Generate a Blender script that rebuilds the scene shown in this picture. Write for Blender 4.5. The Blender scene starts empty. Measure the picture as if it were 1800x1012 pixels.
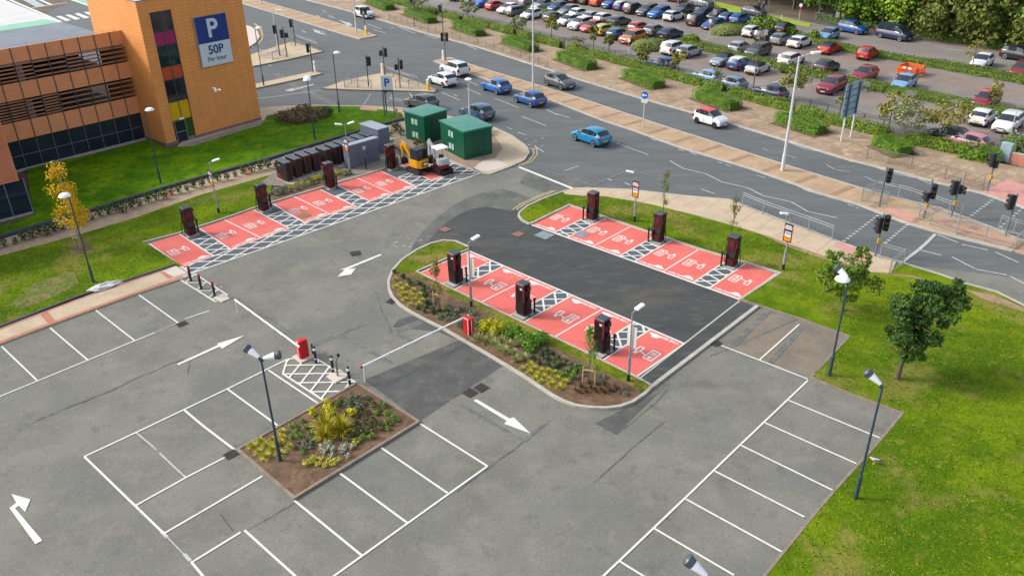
import bpy, math, random
import numpy as np
from mathutils import Vector, Matrix
rad = math.radians
rnd = random.Random(11)
SC = bpy.context.scene
COL = SC.collection

# ------------------------------------------------------------------ camera
CAM_F, CAM_PITCH, CAM_ROLL, CAM_H = 1450.0, rad(28.4), rad(-0.9), 24.5
_cp, _sp, _cr, _sr = math.cos(CAM_PITCH), math.sin(CAM_PITCH), math.cos(CAM_ROLL), math.sin(CAM_ROLL)
cam_d = bpy.data.cameras.new("camera")
cam = bpy.data.objects.new("camera", cam_d)
COL.objects.link(cam)
cam_d.sensor_width = 36.0
cam_d.lens = CAM_F / 1800.0 * 36.0
cam_d.clip_start, cam_d.clip_end = 0.5, 2000.0
_Rv, _Uv, _Fv = Vector((1, 0, 0)), Vector((0, _sp, _cp)), Vector((0, _cp, -_sp))
_R2 = _Rv * _cr + _Uv * _sr
_U2 = _Uv * _cr - _Rv * _sr
cam.matrix_world = Matrix(((_R2.x, _U2.x, -_Fv.x, 0), (_R2.y, _U2.y, -_Fv.y, 0), (_R2.z, _U2.z, -_Fv.z, CAM_H), (0, 0, 0, 1)))
SC.camera = cam

# ------------------------------------------------------------------ light
SUN_AZ, SUN_EL = rad(172.0), rad(36.0)       # direction towards the sun, measured from +X
world = bpy.data.worlds.new("World")
SC.world = world
world.use_nodes = True
_nt = world.node_tree
_bg = _nt.nodes["Background"]
_sky = _nt.nodes.new("ShaderNodeTexSky")
_sky.sky_type = 'NISHITA'
_sky.sun_disc = False
_sky.sun_elevation = SUN_EL
_sky.sun_rotation = math.atan2(math.cos(SUN_AZ), math.sin(SUN_AZ))
_sky.air_density, _sky.dust_density, _sky.ozone_density = 1.0, 3.0, 1.0
_hs = _nt.nodes.new("ShaderNodeHueSaturation")          # thin bright cloud greys the blue
_hs.inputs["Saturation"].default_value = 0.5
_nt.links.new(_sky.outputs[0], _hs.inputs["Color"])
_nt.links.new(_hs.outputs[0], _bg.inputs[0])
_bg.inputs[1].default_value = 0.15
sun_d = bpy.data.lights.new("sun", 'SUN')
sun_d.energy, sun_d.angle, sun_d.color = 1.25, rad(8.0), (1.0, 0.93, 0.83)
sun = bpy.data.objects.new("sun", sun_d)
COL.objects.link(sun)
_sd = Vector((math.cos(SUN_AZ) * math.cos(SUN_EL), math.sin(SUN_AZ) * math.cos(SUN_EL), math.sin(SUN_EL)))
sun.rotation_euler = _sd.to_track_quat('Z', 'Y').to_euler()
sun.location = (-30, 20, 60)
SC.view_settings.view_transform = 'Standard'
SC.view_settings.look = 'None'
SC.view_settings.gamma = 1.0
SC.view_settings.exposure = 1.0
SC.view_settings.use_curve_mapping = False

# ------------------------------------------------------------------ helpers
def G(px, py, z=0.0):
    """ground point (at height z) under a surveyed point of the photograph"""
    x, y = (px - 900.0) / CAM_F, (506.0 - py) / CAM_F
    x, y = _cr * x - _sr * y, _sr * x + _cr * y
    Y, Z = y * _sp + _cp, y * _cp - _sp
    t = (z - CAM_H) / Z
    return Vector((x * t, Y * t))
def proj_y(X, Y, Z):
    z = Z - CAM_H
    d = Y * _cp - z * _sp
    u = Y * _sp + z * _cp
    return 506.0 - CAM_F * (-_sr * X / d + _cr * u / d)
def HT(b, ty):
    p = G(*b)
    lo, hi = 0.0, 24.0
    for _ in range(50):
        m = (lo + hi) / 2
        if proj_y(p.x, p.y, m) > ty: lo = m
        else: hi = m
    return lo
def P(pts, z=0.0): return [G(a, b, z) for a, b in pts]
def S(r, g, b):
    f = lambda c: (c / 255 / 12.92) if c / 255 <= .04045 else ((c / 255 + .055) / 1.055) ** 2.4
    return (f(r), f(g), f(b))
K = 1.5
def A(r, g, b):
    """albedo for a surface that the photo shows as this sRGB value"""
    return tuple(min(.85, c / K) for c in S(r, g, b))
def ang(a, b): return math.atan2(b[1] - a[1], b[0] - a[0])

_MATS = {}
def mat(name, c, rough=.7, metal=0.0, var=.12, scale=1.5, fine=0.0, fscale=30.0, bump=0.0, bscale=None, spec=.4, c2=None, patch=None, coat=0.0, stretch=None):
    if name in _MATS: return _MATS[name]
    m = bpy.data.materials.new(name)
    m.use_nodes = True
    nt = m.node_tree
    b = nt.nodes["Principled BSDF"]
    b.inputs["Roughness"].default_value = rough
    b.inputs["Metallic"].default_value = metal
    b.inputs["Specular IOR Level"].default_value = spec
    if coat: b.inputs["Coat Weight"].default_value = coat; b.inputs["Coat Roughness"].default_value = .08
    geo = nt.nodes.new("ShaderNodeNewGeometry")
    src = geo.outputs["Position"]
    if stretch:
        mp = nt.nodes.new("ShaderNodeMapping")
        mp.inputs["Rotation"].default_value = (0, 0, stretch[0])
        mp.inputs["Scale"].default_value = (stretch[1], stretch[2], 1)
        nt.links.new(src, mp.inputs[0]); src = mp.outputs[0]
    def noise(s, det=4, off=0.0, pos=None):
        n = nt.nodes.new("ShaderNodeTexNoise")
        n.inputs["Scale"].default_value = s
        n.inputs["Detail"].default_value = det
        n.inputs["Roughness"].default_value = .6
        if off:
            ad = nt.nodes.new("ShaderNodeVectorMath"); ad.operation = 'ADD'
            ad.inputs[1].default_value = (off, off * .7, 0)
            nt.links.new(pos or src, ad.inputs[0]); nt.links.new(ad.outputs[0], n.inputs["Vector"])
        else: nt.links.new(pos or src, n.inputs["Vector"])
        return n.outputs["Fac"]
    def ramp(f, lo, hi):
        r = nt.nodes.new("ShaderNodeMapRange")
        r.inputs[1].default_value, r.inputs[2].default_value = lo, hi
        nt.links.new(f, r.inputs[0]); return r.outputs[0]
    def mix(f, a, bb, mode='MIX'):
        x = nt.nodes.new("ShaderNodeMix"); x.data_type = 'RGBA'; x.blend_type = mode
        if isinstance(f, float): x.inputs[0].default_value = f
        else: nt.links.new(f, x.inputs[0])
        for k, v in ((6, a), (7, bb)):
            if isinstance(v, tuple): x.inputs[k].default_value = (*v, 1)
            else: nt.links.new(v, x.inputs[k])
        return x.outputs[2]
    lo = tuple(k * (1 - var) for k in c)
    hi = c2 if c2 else tuple(min(.9, k * (1 + var)) for k in c)
    if c2: lo = c
    col = mix(ramp(noise(scale, 5), .36, .64), lo, hi)
    for (pc, ps, plo, phi, amt) in (patch or []):
        phi, plo = .5 + (plo - .5) * .55 + (phi - plo) * .5, .5 + (plo - .5) * .55
        f = ramp(noise(ps, 5, 37.3 * ps + 5), plo, phi)
        mu = nt.nodes.new("ShaderNodeMath"); mu.operation = 'MULTIPLY'; mu.inputs[1].default_value = amt
        nt.links.new(f, mu.inputs[0])
        col = mix(mu.outputs[0], col, pc)
    if fine:
        g = ramp(noise(fscale, 3, 3.1, geo.outputs["Position"]), .25, .75)
        d, l = tuple([1 - fine] * 3), tuple([1 + fine] * 3)
        col = mix(1.0, col, mix(g, d, l), 'MULTIPLY')
    nt.links.new(col, b.inputs["Base Color"])
    if bump:
        bn = nt.nodes.new("ShaderNodeBump")
        bn.inputs["Strength"].default_value = bump
        bn.inputs["Distance"].default_value = .05
        nt.links.new(noise(bscale or fscale, 4, 1.7, geo.outputs["Position"]), bn.inputs["Height"])
        nt.links.new(bn.outputs[0], b.inputs["Normal"])
    _MATS[name] = m
    return m

class MB:
    def __init__(s): s.v, s.f, s.m = [], [], []
    def add(s, vs, fs, m=0):
        k = len(s.v)
        s.v += [tuple(q) for q in vs]
        for f in fs:
            s.f.append(tuple(i + k for i in f)); s.m.append(m)
        return s
    def box(s, x0, x1, y0, y1, z0, z1, m=0, M=None):
        vs = [(x, y, z) for z in (z0, z1) for y in (y0, y1) for x in (x0, x1)]
        if M is not None: vs = [M @ Vector(q) for q in vs]
        return s.add(vs, [(0, 2, 3, 1), (4, 5, 7, 6), (0, 1, 5, 4), (2, 6, 7, 3), (0, 4, 6, 2), (1, 3, 7, 5)], m)
    def bbox(s, x0, x1, y0, y1, z0, z1, bv=.02, m=0, M=None):
        """box with chamfered vertical and top edges"""
        def ring(i, z):
            a, b, c, d = x0 + i, x1 - i, y0 + i, y1 - i
            return [(a + bv, c, z), (b - bv, c, z), (b, c + bv, z), (b, d - bv, z), (b - bv, d, z), (a + bv, d, z), (a, d - bv, z), (a, c + bv, z)]
        vs = ring(0, z0) + ring(0, z1 - bv) + ring(bv, z1)
        if M is not None: vs = [M @ Vector(q) for q in vs]
        fs = [tuple(range(7, -1, -1)), tuple(range(16, 24))]
        for r in (0, 8):
            for i in range(8): fs.append((r + i, r + (i + 1) % 8, r + 8 + (i + 1) % 8, r + 8 + i))
        return s.add(vs, fs, m)
    def cyl(s, p0, p1, r0, r1=None, n=8, m=0, caps=True):
        r1 = r0 if r1 is None else r1
        p0, p1 = Vector(p0), Vector(p1)
        d = (p1 - p0)
        if d.length < 1e-6: return s
        d.normalize()
        a = d.orthogonal().normalized(); b = d.cross(a)
        vs = [p + (a * math.cos(2 * math.pi * i / n) + b * math.sin(2 * math.pi * i / n)) * r for p, r in ((p0, r0), (p1, r1)) for i in range(n)]
        fs = [(i, (i + 1) % n, n + (i + 1) % n, n + i) for i in range(n)]
        if caps: fs += [tuple(range(n - 1, -1, -1)), tuple(range(n, 2 * n))]
        return s.add(vs, fs, m)
    def tube(s, pts, r, n=6, m=0):
        for a, b in zip(pts[:-1], pts[1:]): s.cyl(a, b, r, r, n, m)
        return s
    def lathe(s, prof, n=12, m=0, M=None):
        vs, fs = [], []
        for (r, z) in prof:
            for i in range(n):
                q = Vector((r * math.cos(2 * math.pi * i / n), r * math.sin(2 * math.pi * i / n), z))
                vs.append(M @ q if M is not None else q)
        for k in range(len(prof) - 1):
            for i in range(n):
                fs.append((k * n + i, k * n + (i + 1) % n, (k + 1) * n + (i + 1) % n, (k + 1) * n + i))
        fs += [tuple(range(n - 1, -1, -1)), tuple((len(prof) - 1) * n + i for i in range(n))]
        return s.add(vs, fs, m)
    def flat(s, poly, z, m=0):
        a = sum(poly[i][0] * poly[(i + 1) % len(poly)][1] - poly[(i + 1) % len(poly)][0] * poly[i][1] for i in range(len(poly)))
        if a < 0: poly = poly[::-1]
        z += (len(s.f) % 53) * .00006          # sheets of one layer never share a plane
        return s.add([(p[0], p[1], z) for p in poly], [tuple(range(len(poly)))], m)
    def prism(s, poly, z0, z1, m=0, ms=None):
        a = sum(poly[i][0] * poly[(i + 1) % len(poly)][1] - poly[(i + 1) % len(poly)][0] * poly[i][1] for i in range(len(poly)))
        if a < 0: poly = poly[::-1]
        n = len(poly)
        s.add([(p[0], p[1], z1) for p in poly], [tuple(range(n))], m)
        s.add([(p[0], p[1], z0) for p in poly] + [(p[0], p[1], z1) for p in poly], [(i, (i + 1) % n, n + (i + 1) % n, n + i) for i in range(n)], m if ms is None else ms)
        return s
    def line(s, a, b, w, z, m=0):
        a, b = Vector(a), Vector(b)
        d = b - a
        if d.length < 1e-5: return s
        n = Vector((-d.y, d.x)).normalized() * (w / 2)
        return s.flat([a + n, b + n, b - n, a - n], z, m)
    def strip(s, pts, w, z0, z1, m=0, closed=False):
        """raised strip (a kerb) along a polyline, mitred at the corners"""
        pts = [Vector(p) for p in pts]
        n = len(pts)
        L, R_ = [], []
        for i in range(n):
            if closed: a, b = pts[i - 1], pts[(i + 1) % n]
            else: a, b = pts[max(0, i - 1)], pts[min(n - 1, i + 1)]
            d1 = (pts[i] - a) if (closed or i) else (b - pts[i])
            d2 = (b - pts[i]) if (closed or i < n - 1) else d1
            n1 = Vector((-d1.y, d1.x)).normalized(); n2 = Vector((-d2.y, d2.x)).normalized()
            nm = (n1 + n2)
            nm = nm.normalized() if nm.length > 1e-4 else n1
            k = w / 2 / max(.35, nm.dot(n1))
            L.append(pts[i] + nm * k); R_.append(pts[i] - nm * k)
        m_ = n if closed else n - 1
        for i in range(m_):
            j = (i + 1) % n
            q = [L[i], R_[i], R_[j], L[j]]
            s.add([(p.x, p.y, z0) for p in q] + [(p.x, p.y, z1) for p in q], [(4, 5, 6, 7), (0, 3, 7, 4), (1, 5, 6, 2)] + ([(0, 4, 5, 1)] if i == 0 and not closed else []) + ([(3, 2, 6, 7)] if i == m_ - 1 and not closed else []), m)
        return s
    def build(s, name, mats, parent=None, smooth=None, origin=None, link=True):
        me = bpy.data.meshes.new(name)
        o0 = Vector((0, 0, 0))
        if origin is not None: o0 = Vector(origin)
        me.from_pydata([(q[0] - o0.x, q[1] - o0.y, q[2] - o0.z) for q in s.v], [], s.f)
        if not isinstance(mats, (list, tuple)): mats = [mats]
        for mm in mats: me.materials.append(mm)
        if len(mats) > 1: me.polygons.foreach_set("material_index", s.m)
        if smooth is not None:
            me.polygons.foreach_set("use_smooth", [True] * len(me.polygons))
            me.set_sharp_from_angle(angle=rad(smooth))
        me.update()
        o = bpy.data.objects.new(name, me)
        if link: COL.objects.link(o)
        if parent is not None: o.parent = parent
        elif origin is not None: o.location = o0
        return o
def tag(o, label=None, cat=None, group=None, kind=None):
    if label: o["label"] = label
    if cat: o["category"] = cat
    if group: o["group"] = group
    if kind: o["kind"] = kind
    return o
def thing(name, loc, rz=0.0, label=None, cat=None, group=None):
    o = bpy.data.objects.new(name, None)
    COL.objects.link(o)
    o.location = (loc[0], loc[1], loc[2] if len(loc) > 2 else 0.0)
    o.rotation_euler = (0, 0, rz)
    o.empty_display_size = .2
    return tag(o, label, cat, group)
def struct(name, mb, mats, **k): return tag(mb.build(name, mats, **k), kind="structure")
def dup(o, parent=None, loc=None, rz=None, label=None, group=None, scale=None):
    c = o.copy()
    COL.objects.link(c)
    if parent is not None:
        c.parent = parent
    if loc is not None: c.location = (loc[0], loc[1], loc[2] if len(loc) > 2 else 0.0)
    if rz is not None: c.rotation_euler = (0, 0, rz)
    if scale is not None: c.scale = scale if isinstance(scale, tuple) else (scale,) * 3
    if label: c["label"] = label
    if group: c["group"] = group
    for ch in list(o.children):
        dup(ch, c)
    return c
def text(name, body, size, loc, rot, m, parent=None, extrude=.004, off=0.0):
    """lettering as a real mesh"""
    cu = bpy.data.curves.new("lettering_outline", 'FONT')
    cu.body, cu.size, cu.extrude, cu.offset = body, size, extrude, off
    cu.align_x, cu.align_y = 'CENTER', 'CENTER'
    tmp = bpy.data.objects.new("lettering_outline", cu)
    COL.objects.link(tmp)
    dg = bpy.context.evaluated_depsgraph_get()
    me = bpy.data.meshes.new_from_object(tmp.evaluated_get(dg))
    bpy.data.objects.remove(tmp); bpy.data.curves.remove(cu)
    me.materials.clear(); me.materials.append(m)
    o = bpy.data.objects.new(name, me)
    COL.objects.link(o)
    o.location, o.rotation_euler = loc, rot
    if parent is not None: o.parent = parent
    return o
def clip(poly, n, lo, hi):
    """part of a convex polygon with lo <= n.p <= hi"""
    for sgn, lim in ((1, hi), (-1, -lo)):
        out = []
        for i in range(len(poly)):
            a, b = poly[i], poly[(i + 1) % len(poly)]
            da, db = sgn * n.dot(a) - lim, sgn * n.dot(b) - lim
            if da <= 0: out.append(a)
            if (da < 0) != (db < 0) and abs(da - db) > 1e-9: out.append(a + (b - a) * (da / (da - db)))
        poly = out
        if len(poly) < 3: return []
    return poly
def hatch(mb, poly, a, spacing, width, z, off=0.0, m=0):
    n = Vector((-math.sin(a), math.cos(a)))
    ds = [n.dot(p) for p in poly]
    k = math.floor(min(ds) / spacing) * spacing + off
    while k < max(ds):
        q = clip(list(poly), n, k, k + width)
        if q: mb.flat(q, z, m)
        k += spacing

# ------------------------------------------------------------------ materials
M_TARMAC = mat("worn_tarmac", A(130, 130, 121), .9, var=.12, scale=.30, fine=.16, fscale=9, bump=.35, bscale=16,
               patch=[(A(152, 148, 134), .8, .52, .80, .45), (A(118, 121, 116), .16, .48, .74, .55), (A(160, 148, 126), 2.3, .68, .84, .4), (A(104, 106, 102), 1.1, .66, .80, .45), (A(88, 90, 87), 2.9, .76, .84, .4), (A(172, 168, 152), 6.0, .76, .84, .4)])
M_ROAD = mat("road_tarmac", A(105, 110, 111), .85, var=.10, scale=.5, fine=.12, fscale=7, bump=.2, bscale=14, stretch=(rad(53), .25, 1.2),
             patch=[(A(94, 100, 104), .3, .5, .75, .6), (A(130, 132, 128), 1.4, .55, .8, .45), (A(100, 104, 106), 3.5, .6, .72, .4)])
M_NEW = mat("new_tarmac", A(73, 77, 76), .85, var=.12, scale=.6, fine=.16, fscale=9, bump=.3, bscale=16, stretch=(rad(44), .35, 1.0),
            patch=[(A(104, 97, 90), .30, .56, .80, .45), (A(64, 67, 68), .9, .52, .75, .6), (A(104, 106, 104), 2.2, .6, .75, .45)])
M_MID = mat("weathered_dark_tarmac", A(108, 110, 105), .88, var=.12, scale=.5, fine=.16, fscale=9, bump=.3, bscale=16, patch=[(A(90, 93, 92), .35, .5, .72, .7), (A(132, 130, 120), 1.2, .56, .76, .55)])
M_PATCH = mat("patched_tarmac", A(92, 93, 91), .88, var=.12, scale=.8, fine=.16, fscale=9, bump=.3, bscale=16, patch=[(A(118, 116, 108), .9, .5, .75, .55), (A(80, 80, 80), 2.4, .58, .74, .5)])
M_BROWN = mat("brown_stained_tarmac", A(140, 128, 114), .88, var=.12, scale=.5, fine=.16, fscale=9, bump=.3, bscale=16, patch=[(A(120, 116, 108), .5, .48, .70, .7), (A(158, 140, 120), 1.2, .56, .76, .5)])
M_SEAM = mat("tarmac_seam", A(112, 115, 113), .85, var=.14, scale=2, fine=.1, fscale=8, patch=[(A(132, 133, 124), 1.6, .5, .65, .9)])
M_CRACK = mat("tarmac_crack", A(100, 100, 92), .9, var=.25, scale=3, patch=[(A(134, 134, 124), 1.5, .5, .62, .95)])
M_FARLOT = mat("car_park_tarmac", A(146, 140, 133), .9, var=.10, scale=.2, fine=.12, fscale=25, patch=[(A(128, 122, 118), .12, .45, .7, .6)])
M_FARBAY = mat("bay_brick_paving", A(150, 134, 124), .9, var=.12, scale=.5, fine=.15, fscale=14, patch=[(A(136, 126, 118), .2, .5, .75, .6)])
M_WHITE = mat("white_road_paint", A(240, 240, 232), .7, var=.05, scale=6, fine=.06, fscale=12, patch=[(A(190, 188, 178), 4.0, .66, .80, .5)])
M_WORNW = mat("worn_road_paint", A(224, 223, 212), .75, var=.10, scale=5, fine=.12, fscale=12, patch=[(A(170, 168, 156), 3.0, .55, .72, .8)])
M_OLDW = mat("faded_road_paint", A(196, 200, 198), .8, var=.18, scale=4, fine=.15, fscale=20)
M_YELP = mat("yellow_road_paint", A(205, 190, 130), .8, var=.15, scale=4)
M_RED = mat("red_bay_coating", A(240, 116, 106), .75, var=.06, scale=.8, fine=.06, fscale=9, bump=.2, bscale=16, patch=[(A(238, 136, 124), .5, .52, .80, .5), (A(216, 104, 96), 1.3, .62, .84, .35), (A(190, 104, 98), 3.6, .74, .82, .3)])
M_PAVE = mat("beige_paving", A(208, 189, 160), .85, var=.07, scale=.8, fine=.10, fscale=6, patch=[(A(196, 172, 142), .5, .5, .75, .5)])
M_MEDIAN = mat("tan_paving", A(194, 166, 132), .88, var=.10, scale=.7, fine=.12, fscale=5, patch=[(A(176, 148, 120), .3, .5, .72, .6)])
M_PAVEFAR = mat("brown_paving", A(178, 155, 128), .88, var=.12, scale=.5, fine=.16, fscale=3, patch=[(A(150, 128, 108), .35, .5, .72, .6), (A(212, 190, 160), .8, .6, .75, .6)])
M_BRICKB = mat("brick_edging", A(202, 134, 112), .85, var=.10, scale=3, fine=.15, fscale=12)
M_PINK = mat("pink_tactile_paving", A(216, 158, 146), .85, var=.07, scale=2, fine=.08, fscale=8)
M_LIGHTP = mat("pale_concrete_paving", A(224, 212, 200), .85, var=.05, scale=1.5, fine=.06, fscale=12)
M_KERB = mat("concrete_kerb", A(196, 190, 180), .85, var=.10, scale=2, fine=.12, fscale=10)
M_KERBD = mat("dark_kerb", A(84, 90, 96), .8, var=.15, scale=2)
M_KERBB = mat("weathered_kerb", A(150, 136, 122), .88, var=.16, scale=2, fine=.2, fscale=8)
M_SOIL = mat("bark_soil", A(120, 94, 70), .95, var=.22, scale=3, fine=.35, fscale=22, bump=.8, bscale=14, patch=[(A(148, 118, 92), 1.4, .5, .7, .6), (A(92, 72, 54), 3.0, .55, .72, .5)])
M_GRAVEL = mat("stone_gravel", A(152, 144, 132), .95, var=.2, scale=8, fine=.3, fscale=26, bump=.6, bscale=24)
M_GRASS = mat("lawn_grass", A(82, 112, 10), .95, c2=A(120, 146, 14), scale=.30, fine=.26, fscale=7, bump=1.0, bscale=9, spec=.08,
              patch=[(A(132, 152, 20), .09, .50, .74, .6), (A(70, 104, 12), .13, .50, .70, .6), (A(148, 136, 74), .22, .57, .74, .65), (A(78, 112, 10), .6, .52, .72, .55), (A(150, 148, 58), 1.9, .62, .78, .4), (A(160, 148, 90), 4.0, .72, .82, .35)])
M_GRASSL = mat("lush_lawn_grass", A(72, 122, 12), .95, c2=A(114, 154, 12), scale=.30, fine=.32, fscale=6, bump=.9, bscale=9, spec=.08,
               patch=[(A(146, 172, 26), .45, .58, .78, .6), (A(58, 102, 10), 1.2, .54, .72, .5)])
M_GRASSD = mat("dry_lawn_grass", A(98, 118, 22), .95, c2=A(130, 140, 38), scale=.5, fine=.36, fscale=7, bump=.9, bscale=9, spec=.08,
               patch=[(A(152, 132, 80), .3, .50, .66, .8), (A(74, 104, 14), 1.1, .54, .7, .6)])
M_STEEL = mat("galvanised_steel", A(176, 182, 186), .45, metal=.3, var=.06)
M_GREYP = mat("grey_painted_steel", A(112, 124, 134), .5, var=.06)
M_WHITEP = mat("white_painted_steel", A(226, 228, 228), .45, var=.04)
M_BLUEP = mat("dark_blue_post_paint", A(58, 78, 96), .45, var=.10)
M_BLACK = mat("black_plastic", A(42, 44, 48), .45, var=.1)
M_BLACKM = mat("black_rubber", A(38, 38, 40), .8, var=.15)
M_LENSR = mat("red_lens", (.25, .01, .01), .2, var=.05)
M_LENSG = mat("green_lens", (.01, .12, .06), .2, var=.05)
M_LENSA = mat("amber_lens", (.4, .16, .01), .2, var=.05)
M_ORANGEB = mat("yellow_box_plastic", A(228, 168, 40), .5, var=.08)
M_YELLOW = mat("yellow_plastic", A(248, 196, 40), .5, var=.05)
M_WHITEPL = mat("white_plastic", A(236, 232, 222), .45, var=.04)
M_GLASS = mat("dark_glass", A(40, 46, 52), .06, var=.25, scale=1.2, spec=.6)
M_LAMPW = mat("lamp_white", (.80, .82, .84), .35, var=.03)
M_LAMPG = mat("lamp_grey_cap", A(84, 94, 104), .4, var=.06)
M_CONC = mat("concrete", A(188, 182, 172), .9, var=.10, scale=3, fine=.1, fscale=20)
M_WOODS = mat("pale_timber", A(204, 176, 128), .8, var=.12, scale=6)
M_BARK = mat("bark", A(108, 94, 80), .9, var=.25, scale=8)
M_BARKP = mat("pale_bark", A(172, 160, 142), .9, var=.2, scale=8)
# ------------------------------------------------------------------ ground and roads
ZL = dict(far=.004, road=.008, lot=.012, new=.016, patch=.020, seam=.024, red=.028, mark=.034, over=.040)
mb = MB(); mb.flat([Vector((-420, -120)), Vector((420, -120)), Vector((420, 480)), Vector((-420, 480))], 0.0)
struct("ground", mb, mat("woodland_ground", A(112, 98, 82), .95, var=.25, scale=.3, fine=.2, fscale=6))
mb = MB(); mb.flat(P([(430, -150), (690, -2), (840, 44), (985, 82), (1192, 134), (1400, 188), (1560, 230), (1740, 278), (1900, 322), (2080, 170), (1800, 97), (1600, 69), (1440, 43), (1300, 12), (1180, -16), (900, -120)]), ZL['far'])
struct("car_park_lane", mb, M_FARLOT)
# brick bays of the far car park
mb = MB()
for a in ([(840, 8), (905, 10), (1010, 34), (1120, 66), (1125, 82), (1000, 58), (900, 36), (840, 22)],
          [(1155, 84), (1240, 92), (1350, 122), (1482, 152), (1640, 186), (1800, 222), (1800, 246), (1690, 226), (1470, 172), (1330, 140), (1180, 106)],
          [(985, -4), (1180, 14), (1215, 30), (1190, 42), (1050, 16)],
          [(1225, 38), (1260, 44), (1240, 58), (1205, 46)],
          [(1310, 58), (1420, 74), (1475, 92), (1550, 108), (1640, 124), (1800, 158), (1800, 178), (1600, 140), (1440, 102), (1310, 76)]):
    mb.flat(P(a), .008)
struct("brick_parking_bays", mb, M_FARBAY)
mb = MB()
for a, b in (((1357, 147), (1375, 139.5)), ((1101, 100), (1109, 97)), ((1112, 96), (1120, 93)), ((1238, 71.5), (1244, 69.5)), ((1249, 68), (1254, 66.2)), ((1258, 65), (1263, 63)), ((1640, 81), (1696, 91)), ((1610, 74), (1634, 79)), ((1420, 46), (1470, 55)), ((1180, 46), (1194, 49)), ((1150, 40), (1166, 43)), ((1250, 121), (1262, 115)), ((1402, 158), (1420, 150)), ((1560, 131), (1590, 137))):
    mb.line(G(*a), G(*b), .14, .012)
struct("car_park_markings", mb, M_OLDW)

# dual carriageway and junction
FARK = [(300, -75), (430, -32), (534.7, 0), (616, 21.3), (662.8, 34.7), (740, 57.4), (840, 84), (928, 112), (1027, 144), (1133, 176), (1219, 200), (1320, 229.5), (1387, 250), (1491, 282), (1587, 306), (1650, 323), (1726, 341), (1800, 366), (1880, 396)]
mb = MB(); mb.flat(P(FARK + [(1900, 600), (1800, 541), (1751, 516), (1693, 500), (1584, 463), (1538, 451), (1464, 424), (1320, 370), (1200, 347), (1008, 334), (912, 295), (893, 330), (840, 345), (640, 260), (430, 220), (200, 150), (0, 60)]), ZL['road'])
struct("road", mb, M_ROAD)
mb = MB(); mb.flat([Vector((-62, 6)), Vector((62, 6)), Vector((48, 40))] + P([(1584, 464), (1320, 372), (1008, 333), (912, 294), (844, 306), (700, 268), (400, 300), (0, 430), (-300, 560)]), ZL['lot'])
struct("car_park_surface", mb, M_TARMAC)
mb = MB()
mb.flat(P([(720, 446), (728, 428), (742, 408), (764, 386), (792, 364), (826, 346), (852, 338), (884, 332), (906, 338), (936, 350), (960, 362), (940, 396), (800, 470)]), ZL['new'] - .003)
mb.flat(P([(1100, 360), (1110, 345), (1010, 312), (930, 300), (912, 322), (960, 340)]), ZL['new'] - .003)
struct("weathered_tarmac", mb, M_MID)
mb = MB(); mb.flat(P([(1262, 612), (1290, 590), (1334, 546), (1404, 566), (1478, 592), (1462, 618), (1424, 662), (1340, 632)]), ZL['new'] - .003)
struct("brown_stained_tarmac", mb, M_BROWN)
mb = MB()
mb.flat(P([(742, 437), (748, 429), (756, 420), (768, 408), (784, 392), (800, 381), (818, 372), (836, 366), (856, 364), (876, 367), (896, 369), (912, 366), (926, 372), (960, 396), (1301, 529), (1331, 540), (1290, 572), (1146, 682), (1110, 668), (1000, 622), (732, 479)]), ZL['new'])
struct("new_tarmac_surface", mb, [M_NEW])
mb = MB()
mb.flat(P([(640, 668), (826, 590), (850, 606), (884, 643), (738, 740)]), ZL['patch'])
mb.flat(P([(1100, 717), (1136, 700), (1158, 690), (1082, 764), (1046, 744)]), ZL['patch'])
mb.flat(P([(770, 583), (800, 596), (826, 590), (800, 572), (740, 555), (720, 556), (700, 562), (690, 575)]), ZL['patch'])
struct("tarmac_patch", mb, M_PATCH)
# trench reinstatement seams and cracks
mb = MB()
for a, b, w in (((549, 608), (596, 588), .36), ((596, 588), (656, 562), .30), ((602, 590), (688, 638), .26), ((656, 562), (690, 585), .28), ((690, 585), (732, 603), .30), ((690, 585), (740, 566), .5), ((549, 610), (572, 622), .3), ((806, 710), (860, 740), .22), ((860, 740), (921, 776), .2), ((921, 776), (965, 738), .22), ((550, 640), (640, 668), .05),
                ((1110, 346), (960, 300), .25), ((1110, 298), (1020, 334), .3), ((1112, 298), (1180, 322), .22), ((485, 130), (520, 152), .9), ((520, 152), (600, 190), .9), ((1248, 626), (1404, 560), .10), ((1290, 606), (1352, 546), .35), ((1352, 640), (1408, 578), .28)):
    mb.line(G(*a), G(*b), w, ZL['seam'])
struct("tarmac_seams", mb, M_SEAM)
mb = MB()
def crack(pts, w):
    q = []
    for a, b in zip(pts[:-1], pts[1:]):
        n = max(2, int((Vector(b) - Vector(a)).length / 12))
        for i in range(n):
            t = i / n
            q.append((a[0] + (b[0] - a[0]) * t + rnd.uniform(-1, 1), a[1] + (b[1] - a[1]) * t + rnd.uniform(-.8, .8)))
    q.append(pts[-1]); q = P(q)
    for a, b in zip(q[:-1], q[1:]): mb.line(a, b, w * rnd.uniform(.6, 1.4), ZL['seam'])
crack([(50, 745), (130, 712), (190, 690), (240, 664), (300, 640), (322, 632)], .10)
crack([(330, 660), (334, 632)], .04)
crack([(1175, 684), (1150, 710), (1082, 764)], .05)
crack([(1042, 850), (1120, 780), (1170, 740)], .04)
crack([(918, 778), (860, 822), (800, 866)], .04)
crack([(518, 884), (433, 932)], .06)
crack([(548, 412), (640, 455)], .04)
crack([(385, 900), (410, 934)], .05)
crack([(400, 515), (440, 540), (520, 590)], .05)
crack([(658, 510), (664, 520), (670, 545), (690, 585)], .04)
struct("tarmac_cracks", mb, M_CRACK)

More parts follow.
